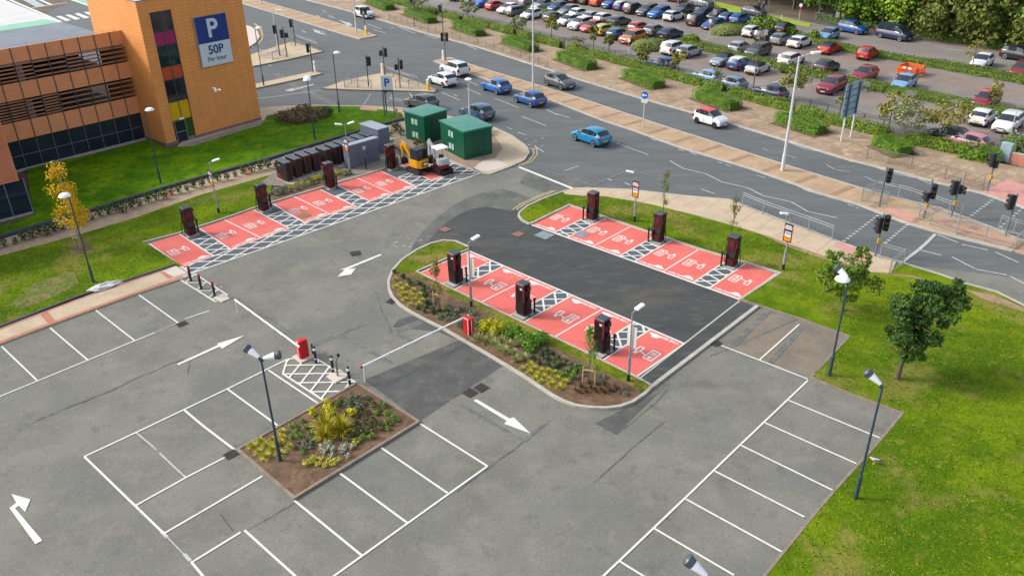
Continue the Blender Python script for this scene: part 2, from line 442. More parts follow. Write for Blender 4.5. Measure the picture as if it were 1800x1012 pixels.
# ------------------------------------------------------------------ pavements, islands, lawns (raised)
def raised(name, pts, mtop, z=.12, mside=None, z0=-.05):
    mb = MB(); mb.prism(P(pts), z0, z, 0, 1 if mside else 0)
    return struct(name, mb, [mtop] + ([mside] if mside else []))
def kerb(name, pts, w=.16, z=.13, m=M_KERB, closed=False):
    mb = MB(); mb.strip(P(pts), w, -.02, z, 0, closed)
    return struct(name, mb, m)
# far pavement beside the dual carriageway
raised("pavement", FARK[1:] + [(1960, 330), (1740, 286), (1560, 237), (1400, 194), (1192, 139), (985, 87), (840, 48), (690, 3), (560, -45), (440, -80)], M_PAVEFAR, .11)
kerb("kerb", FARK, .22, .125, M_KERB)
mb = MB()
for t in np.linspace(0, 1, 64):                        # paving bands across the pavement
    i = t * (len(FARK) - 3) + 1; k = int(i); f = i - k
    if k + 1 >= len(FARK): continue
    a = G(*FARK[k]).lerp(G(*FARK[k + 1]), f)
    n = Vector((math.cos(rad(38)), math.sin(rad(38))))
    mb.line(a + n * .5, a + n * 5.2, .16, .115)
for off in (2.2, 4.0):
    q = [G(*p) + Vector((math.cos(rad(38)), math.sin(rad(38)))) * off for p in FARK[2:-1]]
    for a, b in zip(q[:-1], q[1:]): mb.line(a, b, .14, .119)
struct("paving_bands", mb, mat("dark_paving_band", A(160, 136, 113), .88, var=.15, scale=1.5, fine=.12, fscale=6, patch=[(A(180, 155, 130), .8, .45, .6, .95)]))
raised("tactile_pavement", [(1725, 340), (1800, 366), (1830, 377), (1845, 345), (1785, 322), (1770, 318)], M_PINK, .122)
# central reservation
MED1 = [(380, -28), (420, 5.5), (500, 29.4), (560, 48), (632, 70), (661, 64.2), (640, 56.5), (600, 44), (548, 28.7), (448.7, 0), (420, -9)]
raised("central_reservation", MED1, M_MEDIAN, .12)
kerb("kerb", [(420, 5.5), (500, 29.4), (560, 48), (632, 70), (661, 64.2), (640, 56.5), (600, 44), (548, 28.7), (448.7, 0)], .2, .13)
MED2 = [(762.8, 108.7), (800, 122), (824, 131), (840, 136), (965.4, 176), (1061, 213.4), (1112, 230), (1200, 262), (1320, 298), (1400, 326), (1432, 339), (1512, 362), (1586.8, 391.4), (1640, 407.4), (1700, 423), (1779, 442), (1860, 466), (1860, 440), (1784, 420.8), (1757.6, 407.4), (1651, 367.4), (1549.5, 344.7), (1517.4, 334), (1386.7, 294), (1320, 272.7), (1160, 221.4), (1000, 168), (840, 119.5), (790.8, 102.7)]
raised("central_reservation", MED2, M_MEDIAN, .12)
kerb("kerb", MED2[:16], .2, .13); kerb("kerb", MED2[17:] + [MED2[0]], .2, .13)
mb = MB()
up, lo_ = P(MED2[18:][::-1]), P(MED2[:16])
def along(pl, d):
    for a, b in zip(pl[:-1], pl[1:]):
        L = (b - a).length
        if d <= L: return a.lerp(b, d / L)
        d -= L
    return None
k = 0
d = 2.0
while True:
    a = along(lo_, d)
    if a is None: break
    n = Vector((math.cos(rad(37)), math.sin(rad(37))))
    w = min(((q - a).length for q in [along(up, x) for x in np.linspace(0, 100, 300)] if q is not None), default=2)
    mb.line(a + n * .2, a + n * (w - .15), .55, .124)
    d += 3.3; k += 1
lo1, up1 = P(MED1[1:5]), P(MED1[5:10])
for d in np.arange(1.5, 34, 3.3):
    a = along(lo1, d)
    if a is None: break
    n = Vector((math.cos(rad(37)), math.sin(rad(37))))
    w = min(((q - a).length for q in [along(up1, x) for x in np.linspace(0, 60, 240)] if q is not None), default=2)
    mb.line(a + n * .2, a + n * (w - .15), .5, .124)
struct("paving_bands", mb, mat("brown_paving_band", A(168, 138, 110), .88, var=.12, scale=2))
mb = MB(); mb.flat(P([(1552, 372), (1563, 366), (1612, 384), (1600, 392)]), .128); struct("tactile_pavement", mb, M_PINK)
mb = MB()
mb.flat(P([(1636, 389), (1640, 387), (1780, 427), (1776, 431)]), .128); struct("tactile_pavement", mb, M_PINK)
# near pavement south of the road
NEARP = [(989, 338.5), (1010, 333.5), (1032, 332.5), (1107, 335.4), (1200, 346), (1280, 352.7), (1320, 368.7), (1373.4, 388.7), (1464, 423.4), (1538.8, 450), (1575, 462), (1566, 482), (1530, 481), (1464, 457), (1400, 436), (1349, 417), (1295.7, 401), (1224.5, 381), (1149, 362.5), (1113.5, 355.5), (1060, 347), (1024.5, 346.5), (994, 343.5)]
raised("pavement", NEARP, M_PAVE, .12)
mb = MB()
q1, q2 = P(NEARP[2:10]), P(NEARP[11:][::-1])
for d in np.arange(1, 60, 1.6):
    a = along(q1, d)
    if a is None: break
    b = a + Vector((math.cos(rad(-132)), math.sin(rad(-132)))) * 2.6
    mb.line(a, b, .05, .125)
struct("paving_joints", mb, mat("paving_joint", A(182, 160, 132), .9))
kerb("kerb", [(989, 338.5), (1010, 333.5), (1032, 332.5), (1107, 335.4), (1200, 346), (1280, 352.7), (1320, 368.7), (1373.4, 388.7), (1464, 423.4), (1538.8, 450), (1584.5, 463.5), (1660, 487), (1693.5, 499.5), (1751, 515), (1800, 539.5), (1860, 566)], .18, .13)
mb = MB(); mb.flat(P([(1471, 426), (1535, 450), (1527, 472), (1509, 466), (1490, 447), (1466, 436)]), .128); struct("tactile_pavement", mb, M_PINK)
# lawns
RISL = [(931, 396), (917.8, 389.5), (911.6, 381), (913.3, 374.7), (926.7, 364), (953.4, 351.6), (989, 339), (994, 343.5), (1024.5, 346.5), (1060, 347), (1113.5, 355.5), (1149, 362.5), (1224.5, 381), (1295.7, 401), (1349, 417), (1400, 436), (1464, 457), (1530, 481), (1566, 481), (1584, 465), (1660, 488.5), (1693.5, 501), (1751, 516.5), (1800, 541), (1900, 590), (2100, 1100), (1700, 1200), (1290, 1075), (1347.7, 1008.5), (1423.4, 914.5), (1465.8, 864.5), (1542.6, 780), (1586, 728), (1502, 697.5), (1425, 665), (1467, 620), (1492.5, 593.4), (1475.7, 586.7), (1409, 562.6), (1331, 537.5), (1301.5, 527.5), (1371.3, 481.4), (1228.1, 438.5), (1107.2, 397.7), (1000.5, 361.8)]
raised("lawn", RISL, M_GRASS, .10)
mb = MB()
mb.flat(P([(1698, 512), (1722, 526), (1800, 551), (1880, 590), (1880, 575), (1800, 543), (1744, 520)]), .106)
mb.flat(P([(1320, 407), (1400, 436), (1464, 457), (1530, 482), (1500, 473), (1440, 455), (1390, 438)]), .106)
mb.flat(P([(1533, 482), (1600, 489), (1631, 497), (1629, 494.5), (1600, 486), (1560, 482)]), .106)
struct("worn_path", mb, mat("worn_earth_path", A(172, 142, 116), .95, var=.14, scale=1.5, fine=.15))
kerb("kerb", [(931, 395.5), (917.8, 389), (911.6, 381), (913.3, 374.7), (926.7, 364), (953.4, 351.6), (989, 338.5)], .15, .13)
kerb("kerb", [(931, 395.5), (1000.5, 361.6), (1107.2, 397.9), (1228.1, 438.8), (1371.3, 481.4), (1301.3, 527.5)], .16, .12, M_KERB)
kerb("kerb", [(1301.3, 527.5), (1331, 538), (1409, 562.8), (1475.7, 586.7), (1492.5, 593.4), (1467, 620), (1425, 665), (1502, 697.5), (1586, 728), (1542.6, 780), (1465.8, 864.5), (1423.4, 914.5), (1347.7, 1008.5), (1290, 1075)], .13, .115, M_KERBB)
kerb("kerb", [(1145, 681.5), (1331, 539.5)], .22, .12, M_KERB)
kerb("tarmac_edging", [(1124, 665.5), (1300, 529)], .10, .03, M_KERB)
# centre island
CISL = [(824, 436), (801, 426), (779.6, 424.5), (756.5, 430), (733, 441), (706.7, 458.7), (690.7, 476.5), (683, 496), (684, 510), (690.7, 524.5), (703, 537), (721, 549.4), (751, 565.4), (781.5, 580.5), (860, 626), (920, 662), (970, 696), (990, 706.5), (1012, 714.5), (1036, 718), (1066, 719), (1090, 716), (1112, 708), (1134, 693), (1146, 681)]
raised("grass_verge", CISL + [(1120.5, 665), (1061, 636.5), (1004.5, 609), (919.2, 568.5), (846.3, 534), (801, 512.4), (732.2, 478.8)], M_GRASSD, .10)
kerb("kerb", CISL, .17, .135)
kerb("kerb", [(824, 439), (732.2, 478.8), (801, 512.4), (846.3, 534), (919.2, 568.5), (1004.5, 609), (1061, 636.5), (1120.5, 665.5), (1143, 678)], .12, .12)
SOIL1 = [(690.7, 480), (686, 497), (687, 511), (694, 524), (706, 536), (723, 547), (753, 563), (784, 578.5), (862, 624), (922, 659.5), (972, 693.5), (992, 704), (1014, 711.5), (1038, 715), (1066, 716), (1088, 713), (1110, 705), (1128, 693), (1100, 676), (1050, 650), (1000, 625), (940, 598), (880, 572), (835, 542), (794, 521), (763.6, 504), (733, 488), (710, 482)]
mb = MB(); mb.flat(P(SOIL1), .115); struct("planting_bed", mb, M_SOIL)
# square bed among the parking bays
SQB = [(418.5, 792), (628, 675), (736, 743), (518, 877)]
raised("planting_bed", [(419, 791.5), (628, 675.8), (735, 742.6), (518, 876)], M_SOIL, .09)
mb = MB(); mb.strip(P(SQB), .14, -.02, .13, 0, True); struct("kerb", mb, M_KERBB)
# left lawns and footpath
raised("lawn", [(-120, 497), (0, 422), (160, 375), (293.5, 333.5), (480, 281.5), (518.7, 269), (646.8, 230.5), (708, 214.5), (706, 200), (640, 189), (553, 187.5), (470, 205), (459, 221), (340, 258), (294, 262), (262, 247), (150, 276), (46, 296), (60, 380), (-60, 420), (-160, 460)], M_GRASSL, .10)
mb = MB(); mb.strip(P([(-120, 458), (0, 421), (160, 374.2), (293.5, 332.9), (480, 281), (518.7, 268.4), (646.8, 229.8), (710, 212.5)]), .26, -.02, .34); struct("low_retaining_kerb", mb, M_KERBD)
raised("footpath", [(-120, 466), (0, 424), (160, 377), (293.5, 335.5), (480, 283), (518.7, 270.5), (646.8, 231.8), (712, 214), (740, 222), (700, 245), (640, 262), (480, 300), (400, 321), (267, 358), (139, 392), (0, 438), (-120, 482)], M_PAVE, .11)
mb = MB(); mb.strip(P([(-120, 469), (0, 427), (160, 380), (293.5, 338), (480, 285.5), (646.8, 234)]), .16, .05, .118)
for a, b in (((138, 394), (153, 375)), ((302, 348), (288, 338)), ((440, 309), (428, 297)), ((660, 240), (652, 232))): mb.line(G(*a), G(*b), .6, .122)
struct("brick_band", mb, M_BRICKB)
raised("gravel_planting_strip", [(-120, 482), (0, 438), (139, 392), (267, 358), (400, 321), (480, 300), (500, 303), (480, 308), (355, 344), (240, 384), (133.4, 416), (0, 452), (-120, 496)], mat("sandy_gravel", A(188, 164, 136), .95, var=.14, scale=3, fine=.2, fscale=14), .10)
LLAWN = [(-120, 496), (0, 452), (133.4, 416), (240, 384), (355, 344), (480, 308), (482, 318), (470, 358), (446, 367.5), (393, 385), (316.5, 410), (251.6, 427), (321, 469), (307, 467.8), (208, 501), (157, 520.5), (0, 578.5), (-200, 648)]
raised("lawn", LLAWN, M_GRASS, .10)
mb = MB(); mb.strip(P([(-200, 647), (0, 578), (133.4, 526), (208, 501.3), (309.5, 467.8)]), .14, -.02, .2); struct("low_retaining_kerb", mb, M_KERBD)
raised("footpath", [(-200, 650), (0, 579), (133.4, 527), (208, 502), (309.5, 468.5), (330, 481), (331, 488), (242.8, 517.4), (85.4, 574.7), (0, 606.7), (-200, 684)], M_PAVE, .10)
mb = MB()
mb.strip(P([(-200, 681), (0, 604), (85.4, 572.5), (242.8, 515.4), (322, 488)]), .26, -.02, .112)
mb.strip(P([(-200, 653), (0, 582), (133.4, 530), (208, 505), (300, 473.5)]), .12, .05, .112)
for a, b in (((78, 553), (94, 571)), ((288, 480), (302, 490))): mb.line(G(*a), G(*b), .42, .116)
struct("brick_band", mb, M_BRICKB)
mb = MB(); mb.flat(P([(287, 479), (309, 470.5), (329, 482), (306, 489.5)]), .118); struct("pale_paving", mb, M_LIGHTP)
mb = MB(); mb.flat(P([(20, 535), (60, 500), (130, 480), (140, 500), (100, 522), (40, 545)]), .104); struct("bare_earth", mb, mat("mossy_bare_earth", A(128, 124, 66), .95, var=.2, scale=1.5, fine=.25, patch=[(A(98, 122, 30), 1.1, .5, .6, .9)]))
# tower apron, pavement north of lawn
raised("pavement", [(310, 262), (459, 214), (459.5, 222), (505, 221), (490, 208), (494, 200), (560, 195), (640, 195), (706, 200), (712, 214), (760, 210), (800, 214), (830, 222), (850, 232), (880, 260), (846, 282), (844, 306), (861, 307.5), (893.4, 295.4), (920, 283.4), (929.4, 270), (926, 261), (920, 255), (900, 241), (879, 231), (850, 219), (782, 205), (708, 191.5), (640, 188), (553.4, 187), (500, 188.5), (457, 191), (440, 192), (440, 200), (320, 250)], M_PAVE, .095)
mb = MB(); mb.flat(P([(306, 262), (340, 268), (458, 227), (505, 221), (490, 208), (459, 214)]), .099); struct("paved_apron", mb, mat("grey_paving", A(172, 158, 148), .9, var=.12, scale=1.2, fine=.15, fscale=8))
mb = MB(); mb.flat(P([(635, 189.5), (668, 190.5), (662, 196.5), (632, 194.5)]), .102); struct("tactile_pavement", mb, M_PINK)
kerb("kerb", [(440, 192), (457, 191), (500, 188.5), (553.4, 187), (640, 188), (708, 191.5), (782, 205), (850, 218.8), (879, 230.5), (900, 240.5), (920, 255), (926, 261), (929.4, 270), (920, 283.4), (893.4, 295.4), (861, 307.4), (844, 306)], .18, .12)
mb = MB(); mb.flat(P([(846, 304), (880, 298), (893, 293), (878, 284), (868, 280), (826, 294)]), .102); struct("pale_paving", mb, M_LIGHTP)
mb = MB(); mb.flat(P([(700, 213), (690, 262), (790, 284), (830, 300), (848, 284), (870, 280), (884, 262), (876, 250), (860, 232), (850, 228), (800, 228), (740, 222)]), .106); struct("bare_earth", mb, mat("dusty_earth", A(168, 148, 124), .95, var=.12, scale=1.5, fine=.15))
mb = MB(); mb.flat(P([(487, 217), (494, 203), (530, 199), (580, 197), (578, 206), (560, 212), (540, 218), (510, 220)]), .112); struct("planting_bed", mb, M_SOIL)
# equipment compound gravel and small bed
mb = MB(); mb.flat(P([(455, 326), (480, 306), (660, 252), (700, 262), (705, 286), (670, 300), (560, 333), (500, 330)]), .106); struct("gravel_bed", mb, M_GRAVEL)
mb = MB(); mb.flat(P([(470, 340), (500, 328), (560, 312), (604, 305), (622, 308), (560, 332), (484, 356)]), .112); struct("planting_bed", mb, M_SOIL)
kerb("kerb", [(251.6, 427.6), (316.5, 410.8), (393, 385.8), (446.3, 367.2), (517.5, 344.8), (560, 332.5), (625.4, 313.2), (669, 300), (706, 286.5), (790, 283.5), (844, 305)], .15, .12)
# traffic islands at the junction
for pts, m in (([(420, 124), (442.7, 118.7), (510.7, 105.4), (568, 92), (545, 84.5), (513, 75), (480, 85), (436, 99)], M_PAVE), ([(438, 159), (448, 157.4), (520, 142), (567, 131), (553.4, 126.5), (500, 138), (440, 151)], M_PAVE), ([(566.7, 157.4), (606.8, 142.7), (670.8, 130.2), (689.5, 130.2), (730, 144), (766.8, 159), (764, 163.5), (700, 161), (633.4, 160)], M_PAVE), ([(426, 44), (441.3, 48), (453.4, 56), (457.5, 65.4), (451, 76), (437.3, 85.4), (420, 92), (380, 80), (380, 50)], M_LIGHTP)):
    raised("traffic_island", pts, m, .12); kerb("kerb", pts, .2, .13, M_KERBB, True)
mb = MB()
for k in (0, 2.2): mb.strip(P([(446 + k, 42), (456 + k, 50), (460 + k, 60), (459 + k, 70), (452 + k, 78)]), .12, .005, ZL['mark'])
for pts in ([(904, 292), (922, 285), (932, 272), (930, 262)], [(915, 370), (930, 359), (956, 347), (985, 336)]):
    for k in (0, 1): 
        q = P(pts); q = [p + Vector((.35 + .3 * k if pts[0][0] < 910 else -.3 - .3 * k, .1)) for p in q]
        mb.strip(q, .1, .005, ZL['mark'])
struct("yellow_road_lines", mb, M_YELP)

# ------------------------------------------------------------------ red charging bays
V = Vector
def fr(o, a): 
    o, a = G(*o), G(*a); u = (a - o).normalized(); return o, u, V((-u.y, u.x))
Ro, Ru, Rv = fr((931.1, 395.2), (1301, 528))
Co, Cu, Cv = fr((826, 440.5), (1207, 604))
def uv(o, u, v, a, b): return o + u * a + v * b
bays = []   # (FL, FR, BR, BL) front = aisle side, seen from the aisle looking in
for a, b in ((.02, 2.26), (3.46, 5.72), (5.72, 7.97), (9.2, 11.4), (11.4, 13.67), (14.81, 16.98)):
    bays.append([uv(Ro, Ru, Rv, a, .08), uv(Ro, Ru, Rv, b, .08), uv(Ro, Ru, Rv, b, 4.55), uv(Ro, Ru, Rv, a, 4.55)])
for a, b in ((.05, 2.27), (3.36, 5.75), (5.75, 8.15), (9.25, 11.65), (11.65, 13.95), (15.1, 17.35)):
    bays.append([uv(Co, Cu, Cv, b, -.13), uv(Co, Cu, Cv, a, -.13), uv(Co, Cu, Cv, a, -4.52), uv(Co, Cu, Cv, b, -4.52)])
LB = [((321, 469.6), (375.2, 451), (315.6, 412), (263, 429)), ((405.4, 438.9), (459.7, 418.9), (395, 387.2), (350.3, 402)), ((459.7, 418.9), (508.6, 402), (445.4, 368.8), (395, 387.2)),
      ((536, 392), (581.4, 377.4), (517.6, 346.4), (479.5, 359)), ((581.4, 377.4), (626.8, 364), (563, 333.6), (517.6, 346.4)), ((650.8, 354.7), (692, 341.4), (626.8, 313.4), (590, 325)), ((692, 341.4), (730.8, 328.9), (669.2, 301.2), (626.8, 313.4)), ((760, 318.9), (792, 308), (738, 284), (704, 291))]
bays += [P(q) for q in LB]
mr, mw = MB(), MB()
ZR, ZM = ZL['red'], ZL['mark']
M_REDW = M_WHITE
for q in bays:
    mr.flat(q, ZR)
    FL, FR, BR, BL = q
    ex = (FR - FL).normalized(); w = (FR - FL).length
    ey = ((BL - FL) + (BR - FR)); d = ey.length / 2; ey.normalize()
    c = (FL + FR) / 2
    L = lambda x, y: c + ex * x + ey * y
    for a, b in ((FL, FR), (FL, BL), (FR, BR)): mw.line(a, b, .095, ZM)
    # charging-point symbol: cabinet, lead and connector
    y0 = d * .50
    def quad(x0, x1, ya, yb, wd=.055):
        pts = [L(x0, ya), L(x1, ya), L(x1, yb), L(x0, yb)]
        for i in range(4): mw.line(pts[i], pts[(i + 1) % 4], wd, ZM)
    quad(-.80, -.28, y0 - .48, y0 + .46, .08)
    for yy in (-.30, -.20, -.10, 0.0): mw.line(L(-.70, y0 + yy), L(-.38, y0 + yy), .055, ZM)
    mw.flat([L(-.54 + .13 * math.cos(t), y0 + .23 + .13 * math.sin(t)) for t in np.linspace(0, 5.8, 9)], ZM)
    mw.line(L(-.28, y0 + .22), L(.22, y0 + .02), .08, ZM)
    quad(.20, .46, y0 - .34, y0 + .18, .08)
    mw.flat([L(.24, y0 + .20), L(.42, y0 + .20), L(.44, y0 + .44), L(.22, y0 + .44)], ZM)
    # little car and a line of lettering at the mouth of the bay
    car = [(.12, .20), (.10, .34), (.22, .42), (.34, .60), (.62, .62), (.78, .44), (.92, .40), (.94, .24), (.80, .20), (.74, .28), (.64, .20), (.40, .20), (.32, .28), (.24, .20)]
    mw.flat([L(x, y) for x, y in car], ZM)
    x = -.88
    for ch in range(8):
        ww = .085
        mw.line(L(x, .17), L(x, .36), .04, ZM)
        if ch % 2: mw.line(L(x, .265), L(x + ww, .265), .04, ZM)
        if ch % 3 != 1: mw.line(L(x, .345), L(x + ww, .345), .035, ZM)
        if ch % 3 == 0: mw.line(L(x, .185), L(x + ww, .185), .035, ZM)
        mw.line(L(x + ww, .17), L(x + ww, .36), .035, ZM) if ch % 4 else None
        x += .125
struct("charging_bay_surface", mr, M_RED)
struct("bay_markings", mw, M_WHITE)
# hatched strips between the bays
md, mh = MB(), MB()
def hatched(q, a1, a2, sp=.8, w=.12, edge=True, base=True):
    if base: md.flat(q, ZL['red'] - .004)
    hatch(mh, q, a1, sp, w, ZM + .003); hatch(mh, q, a2, sp, w, ZM + .006, .2)
    if edge:
        for i in range(len(q)): mh.line(q[i], q[(i + 1) % len(q)], .11, ZM)
for a, b in ((2.26, 3.46), (7.97, 9.2), (13.67, 14.81)):
    hatched([uv(Ro, Ru, Rv, a, .08), uv(Ro, Ru, Rv, b, .08), uv(Ro, Ru, Rv, b, 3.1), uv(Ro, Ru, Rv, a, 3.1)], rad(2), rad(-58), .78, .12)
    md.flat([uv(Ro, Ru, Rv, a, 3.1), uv(Ro, Ru, Rv, b, 3.1), uv(Ro, Ru, Rv, b, 4.5), uv(Ro, Ru, Rv, a, 4.5)], ZL['red'] - .004)
    mh.line(uv(Ro, Ru, Rv, b, .08), uv(Ro, Ru, Rv, b, 4.5), .11, ZM)
for a, b in ((2.27, 3.36), (8.15, 9.25), (13.95, 15.1)):
    hatched([uv(Co, Cu, Cv, a, -.13), uv(Co, Cu, Cv, b, -.13), uv(Co, Cu, Cv, b, -2.9), uv(Co, Cu, Cv, a, -2.9)], rad(0), rad(-88), .78, .12)
    md.flat([uv(Co, Cu, Cv, a, -2.9), uv(Co, Cu, Cv, b, -2.9), uv(Co, Cu, Cv, b, -4.5), uv(Co, Cu, Cv, a, -4.5)], ZL['red'] - .004)
mh.line(uv(Co, Cu, Cv, -.02, -.1), uv(Co, Cu, Cv, 17.4, -.1), .11, ZM + .001)
mh.line(uv(Ro, Ru, Rv, 0, .03), uv(Ro, Ru, Rv, 17, .03), .12, ZM + .001)
outer = lambda px: (px, 481 + (px - 337) * (305.4 - 481) / (844 - 337))
for q in ([(375.2, 451), (405.4, 438.9), (369, 414), (336, 424)], [(508.6, 402), (536, 392), (497, 371.5), (468, 381)], [(626.8, 364), (650.8, 354.7), (614, 337), (590, 345)], [(730.8, 328.9), (760, 318.9), (727, 303), (700, 312)],
          [(792, 308), (844, 305.4), (791, 285), (745, 287)]):
    hatched(P(q), rad(3), rad(64), .92, .12)
for q in ([(375.2, 451), (405.4, 438.9), (350.3, 402), (315.6, 412)], [(508.6, 402), (536, 392), (479.5, 359), (445.4, 368.8)], [(626.8, 364), (650.8, 354.7), (590, 325), (563, 333.6)], [(730.8, 328.9), (760, 318.9), (704, 291), (669.2, 301.2)]):
    md.flat(P(q), ZL['red'] - .008)
fl = [(321, 469.6), (375.2, 451), (405.4, 438.9), (459.7, 418.9), (508.6, 402), (536, 392), (581.4, 377.4), (626.8, 364), (650.8, 354.7), (692, 341.4), (730.8, 328.9), (760, 318.9), (792, 308)]
def on_outer(p):      # the outer line of the hatched margin, 1.45 m out from the bays
    a, b = G(337, 481), G(844, 305.4)
    u = (b - a).normalized()
    return a + u * (G(*p) - a).dot(u)
for a, b in zip(fl[:-1], fl[1:]):
    hatched([G(*a), G(*b), on_outer(b), on_outer(a)], rad(3), rad(64), .92, .12, edge=False)
mh.line(G(337, 481), G(844, 305.4), .13, ZM)
mh.line(G(251.6, 428.5), G(337, 481), .13, ZM + .001)
for a, b in zip(fl[:-1], fl[1:]): mh.line(G(*a), G(*b), .1, ZM + .001)
struct("hatched_tarmac", md, mat("dark_grey_tarmac", A(92, 100, 108), .8, var=.08, scale=1, fine=.12))
struct("hatched_markings", mh, M_WHITE)

# ------------------------------------------------------------------ white lines
mw, mo = MB(), MB()
def lines(seg, w=.1, m=None):
    for a, b in seg: (m or mw).line(G(*a), G(*b), w, ZM)
lines([((-60, 722), (236.9, 599.5)), ((236.9, 599.5), (273, 585)), ((3.2, 609.4), (65.4, 668.9)), ((88, 576.6), (154.2, 632.9)), ((168.6, 545.9), (236.9, 599)), ((244.1, 518.7), (313.5, 568)), ((-90, 645), (-40, 712))], .09)
lines([((325, 561), (367.7, 546.7))], .09); lines([((275, 584), (312, 568.5))], .05, mo)
lines([((148.5, 802.8), (239.4, 760.5)), ((239.4, 760.5), (399.7, 684)), ((399.7, 684), (505, 632)), ((148.5, 802.8), (288.4, 938)), ((399.7, 684), (490, 749.4)), ((472, 651), (561.4, 710.8)), ((326.8, 839.7), (397.7, 803)), ((238.4, 889), (326.8, 839.7)), ((288.4, 938), (462, 836.7)), ((337, 988.6), (423.3, 935.6)), ((337, 988.6), (372, 1030)), ((430, 932), (532, 1024)), ((517.8, 880), (635.6, 976)), ((597.8, 832.3), (716.8, 919.7)), ((670.1, 787.2), (786.8, 866.8)), ((737.9, 744.5), (856.8, 819.6)), ((856.8, 819.6), (716.8, 919.7)), ((716.8, 919.7), (560, 1032))], .10)
lines([((322.8, 720), (360, 751)), ((360, 751), (414.6, 792.3))], .11)
lines([((239.4, 760.5), (270, 786)), ((281, 797), (326.8, 839.7))], .08, mo); lines([((270, 786), (275, 791))], .06, mo); lines([((288.4, 938), (337, 988.6))], .05, mo); lines([((284, 934), (294, 945)), ((324, 974), (335, 986))], .14, mo)
lines([((1267.8, 607.8), (1334.5, 633.4)), ((1334.5, 633.4), (1420, 666.8)), ((1404.5, 570.7), (1334.5, 633.4)), ((1420, 669), (1300.7, 782.3)), ((1300.7, 782.3), (1203.4, 876.3)), ((1203.4, 876.3), (1040, 1032)), ((1385.8, 704), (1546, 770)), ((1344.2, 743.4), (1505.9, 815.5)), ((1300.7, 782.3), (1465.8, 863)), ((1253.8, 827), (1414, 909)), ((1203.4, 876.3), (1373.6, 969.8)), ((1150, 929), (1290, 1011)), ((1088, 986), (1140, 1018))], .092)
lines([((912, 294), (1008, 332.7))], .28)
# hatched kerbside triangles by the barriers
def outline(pts, w=.11, closed=True):
    q = P(pts)
    for i in range(len(q) - (0 if closed else 1)): mw.line(q[i], q[(i + 1) % len(q)], w, ZM)
outline([(505, 632), (497.4, 657.5), (570.8, 705.5), (626.8, 673.4), (548, 626)], .11)
qq = P([(505, 632), (497.4, 657.5), (570.8, 705.5), (626.8, 673.4), (548, 626)])
hatch(mw, qq, rad(0), .82, .11, ZM + .003); hatch(mw, qq, rad(76), .82, .11, ZM + .006, .3)
outline([(318, 493), (343, 482), (400, 519), (379, 531)], .10)
qq = P([(318, 493), (343, 482), (400, 519), (379, 531)])
hatch(mw, qq, rad(0), 1.1, .09, ZM + .003, .4); hatch(mw, qq, rad(76), 1.3, .09, ZM + .006, .3)
# arrows
for pts in ([(311.5, 640), (384, 606.6), (381.5, 604.5), (430, 590), (391, 613.4), (386, 609.8), (313.5, 642.5)],
            [(668, 447.2), (671.5, 449), (612, 473.6), (625.6, 471.8), (617.4, 483), (593, 487), (603, 477.5), (606.5, 474.6), (597, 474.2), (608, 471.4)],
            [(832, 704.5), (838, 702), (895.5, 736), (903, 734), (933, 762.5), (886, 745.2), (891, 740.2)],
            [(62.5, 956.5), (75, 950.2), (27, 893.5), (34, 889.5), (44.7, 900), (54, 878), (20.4, 868.5), (29, 884), (17, 893)]):
    mw.flat(P(pts), ZM)
struct("road_markings", mw, M_WHITE)
# worn markings on the public road
lines([((1177.5, 283.4), (1201.5, 297)), ((1201.5, 297), (1240, 306)), ((1240, 306), (1269.6, 320.7)), ((1269.6, 320.7), (1315, 331)), ((1315, 331), (1341, 344.7)), ((1341, 344.7), (1390.7, 355.4)), ((1390.7, 355.4), (1420, 372.7)), ((1420, 372.7), (1471, 383.6))], .12, mo)
lines([((1330, 372), (1350, 379)), ((1362, 384), (1378, 391)), ((1390, 395), (1412, 402)), ((1585, 462), (1612, 471)), ((1615, 472), (1652, 482)), ((1694, 499), (1740, 511)), ((1746, 513), (1800, 538))], .12, mo)
lines([((1617, 440), (1655, 449.5)), ((1673, 452), (1714, 473)), ((1716, 474), (1770, 484)), ((1775, 486), (1800, 499)), ((1648, 413), (1684, 427)), ((1690, 430), (1736, 440)), ((1750, 444), (1790, 462))], .12, mo)
lines([((1585, 462), (1613, 441)), ((1613, 441), (1627, 429)), ((1627, 429), (1644, 412))], .22, mo)
lines([((1386, 251), (1416, 263)), ((1416, 263), (1445, 268)), ((1464, 272), (1490, 283)), ((1492, 284), (1528, 291)), ((1532, 292.5), (1559, 302)), ((1571, 306), (1608, 313.5)), ((1614, 315), (1640, 326))], .12, mo)
lines([((1452, 290), (1466, 298)), ((1468, 299), (1494, 303)), ((1520, 311), (1540, 320)), ((1543, 321), (1575, 328)), ((1600, 335), (1622, 343)), ((1340, 262), (1350, 265)), ((1380, 272), (1400, 279))], .09, mo)
lines([((1083, 252), (1140, 273)), ((1145, 245), (1152, 248)), ((1152, 246), (1166, 251)), ((1192, 263), (1202, 266)), ((1212, 267), (1224, 273)), ((1262, 285), (1270, 288)), ((1275, 290), (1286, 293)), ((992, 301), (1018, 292)), ((1232, 333), (1256, 341)), ((1330, 309), (1345, 313)), ((1410, 333), (1426, 339)), ((1490, 360), (1500, 363)), ((1504, 365), (1510, 367))], .11, mo)
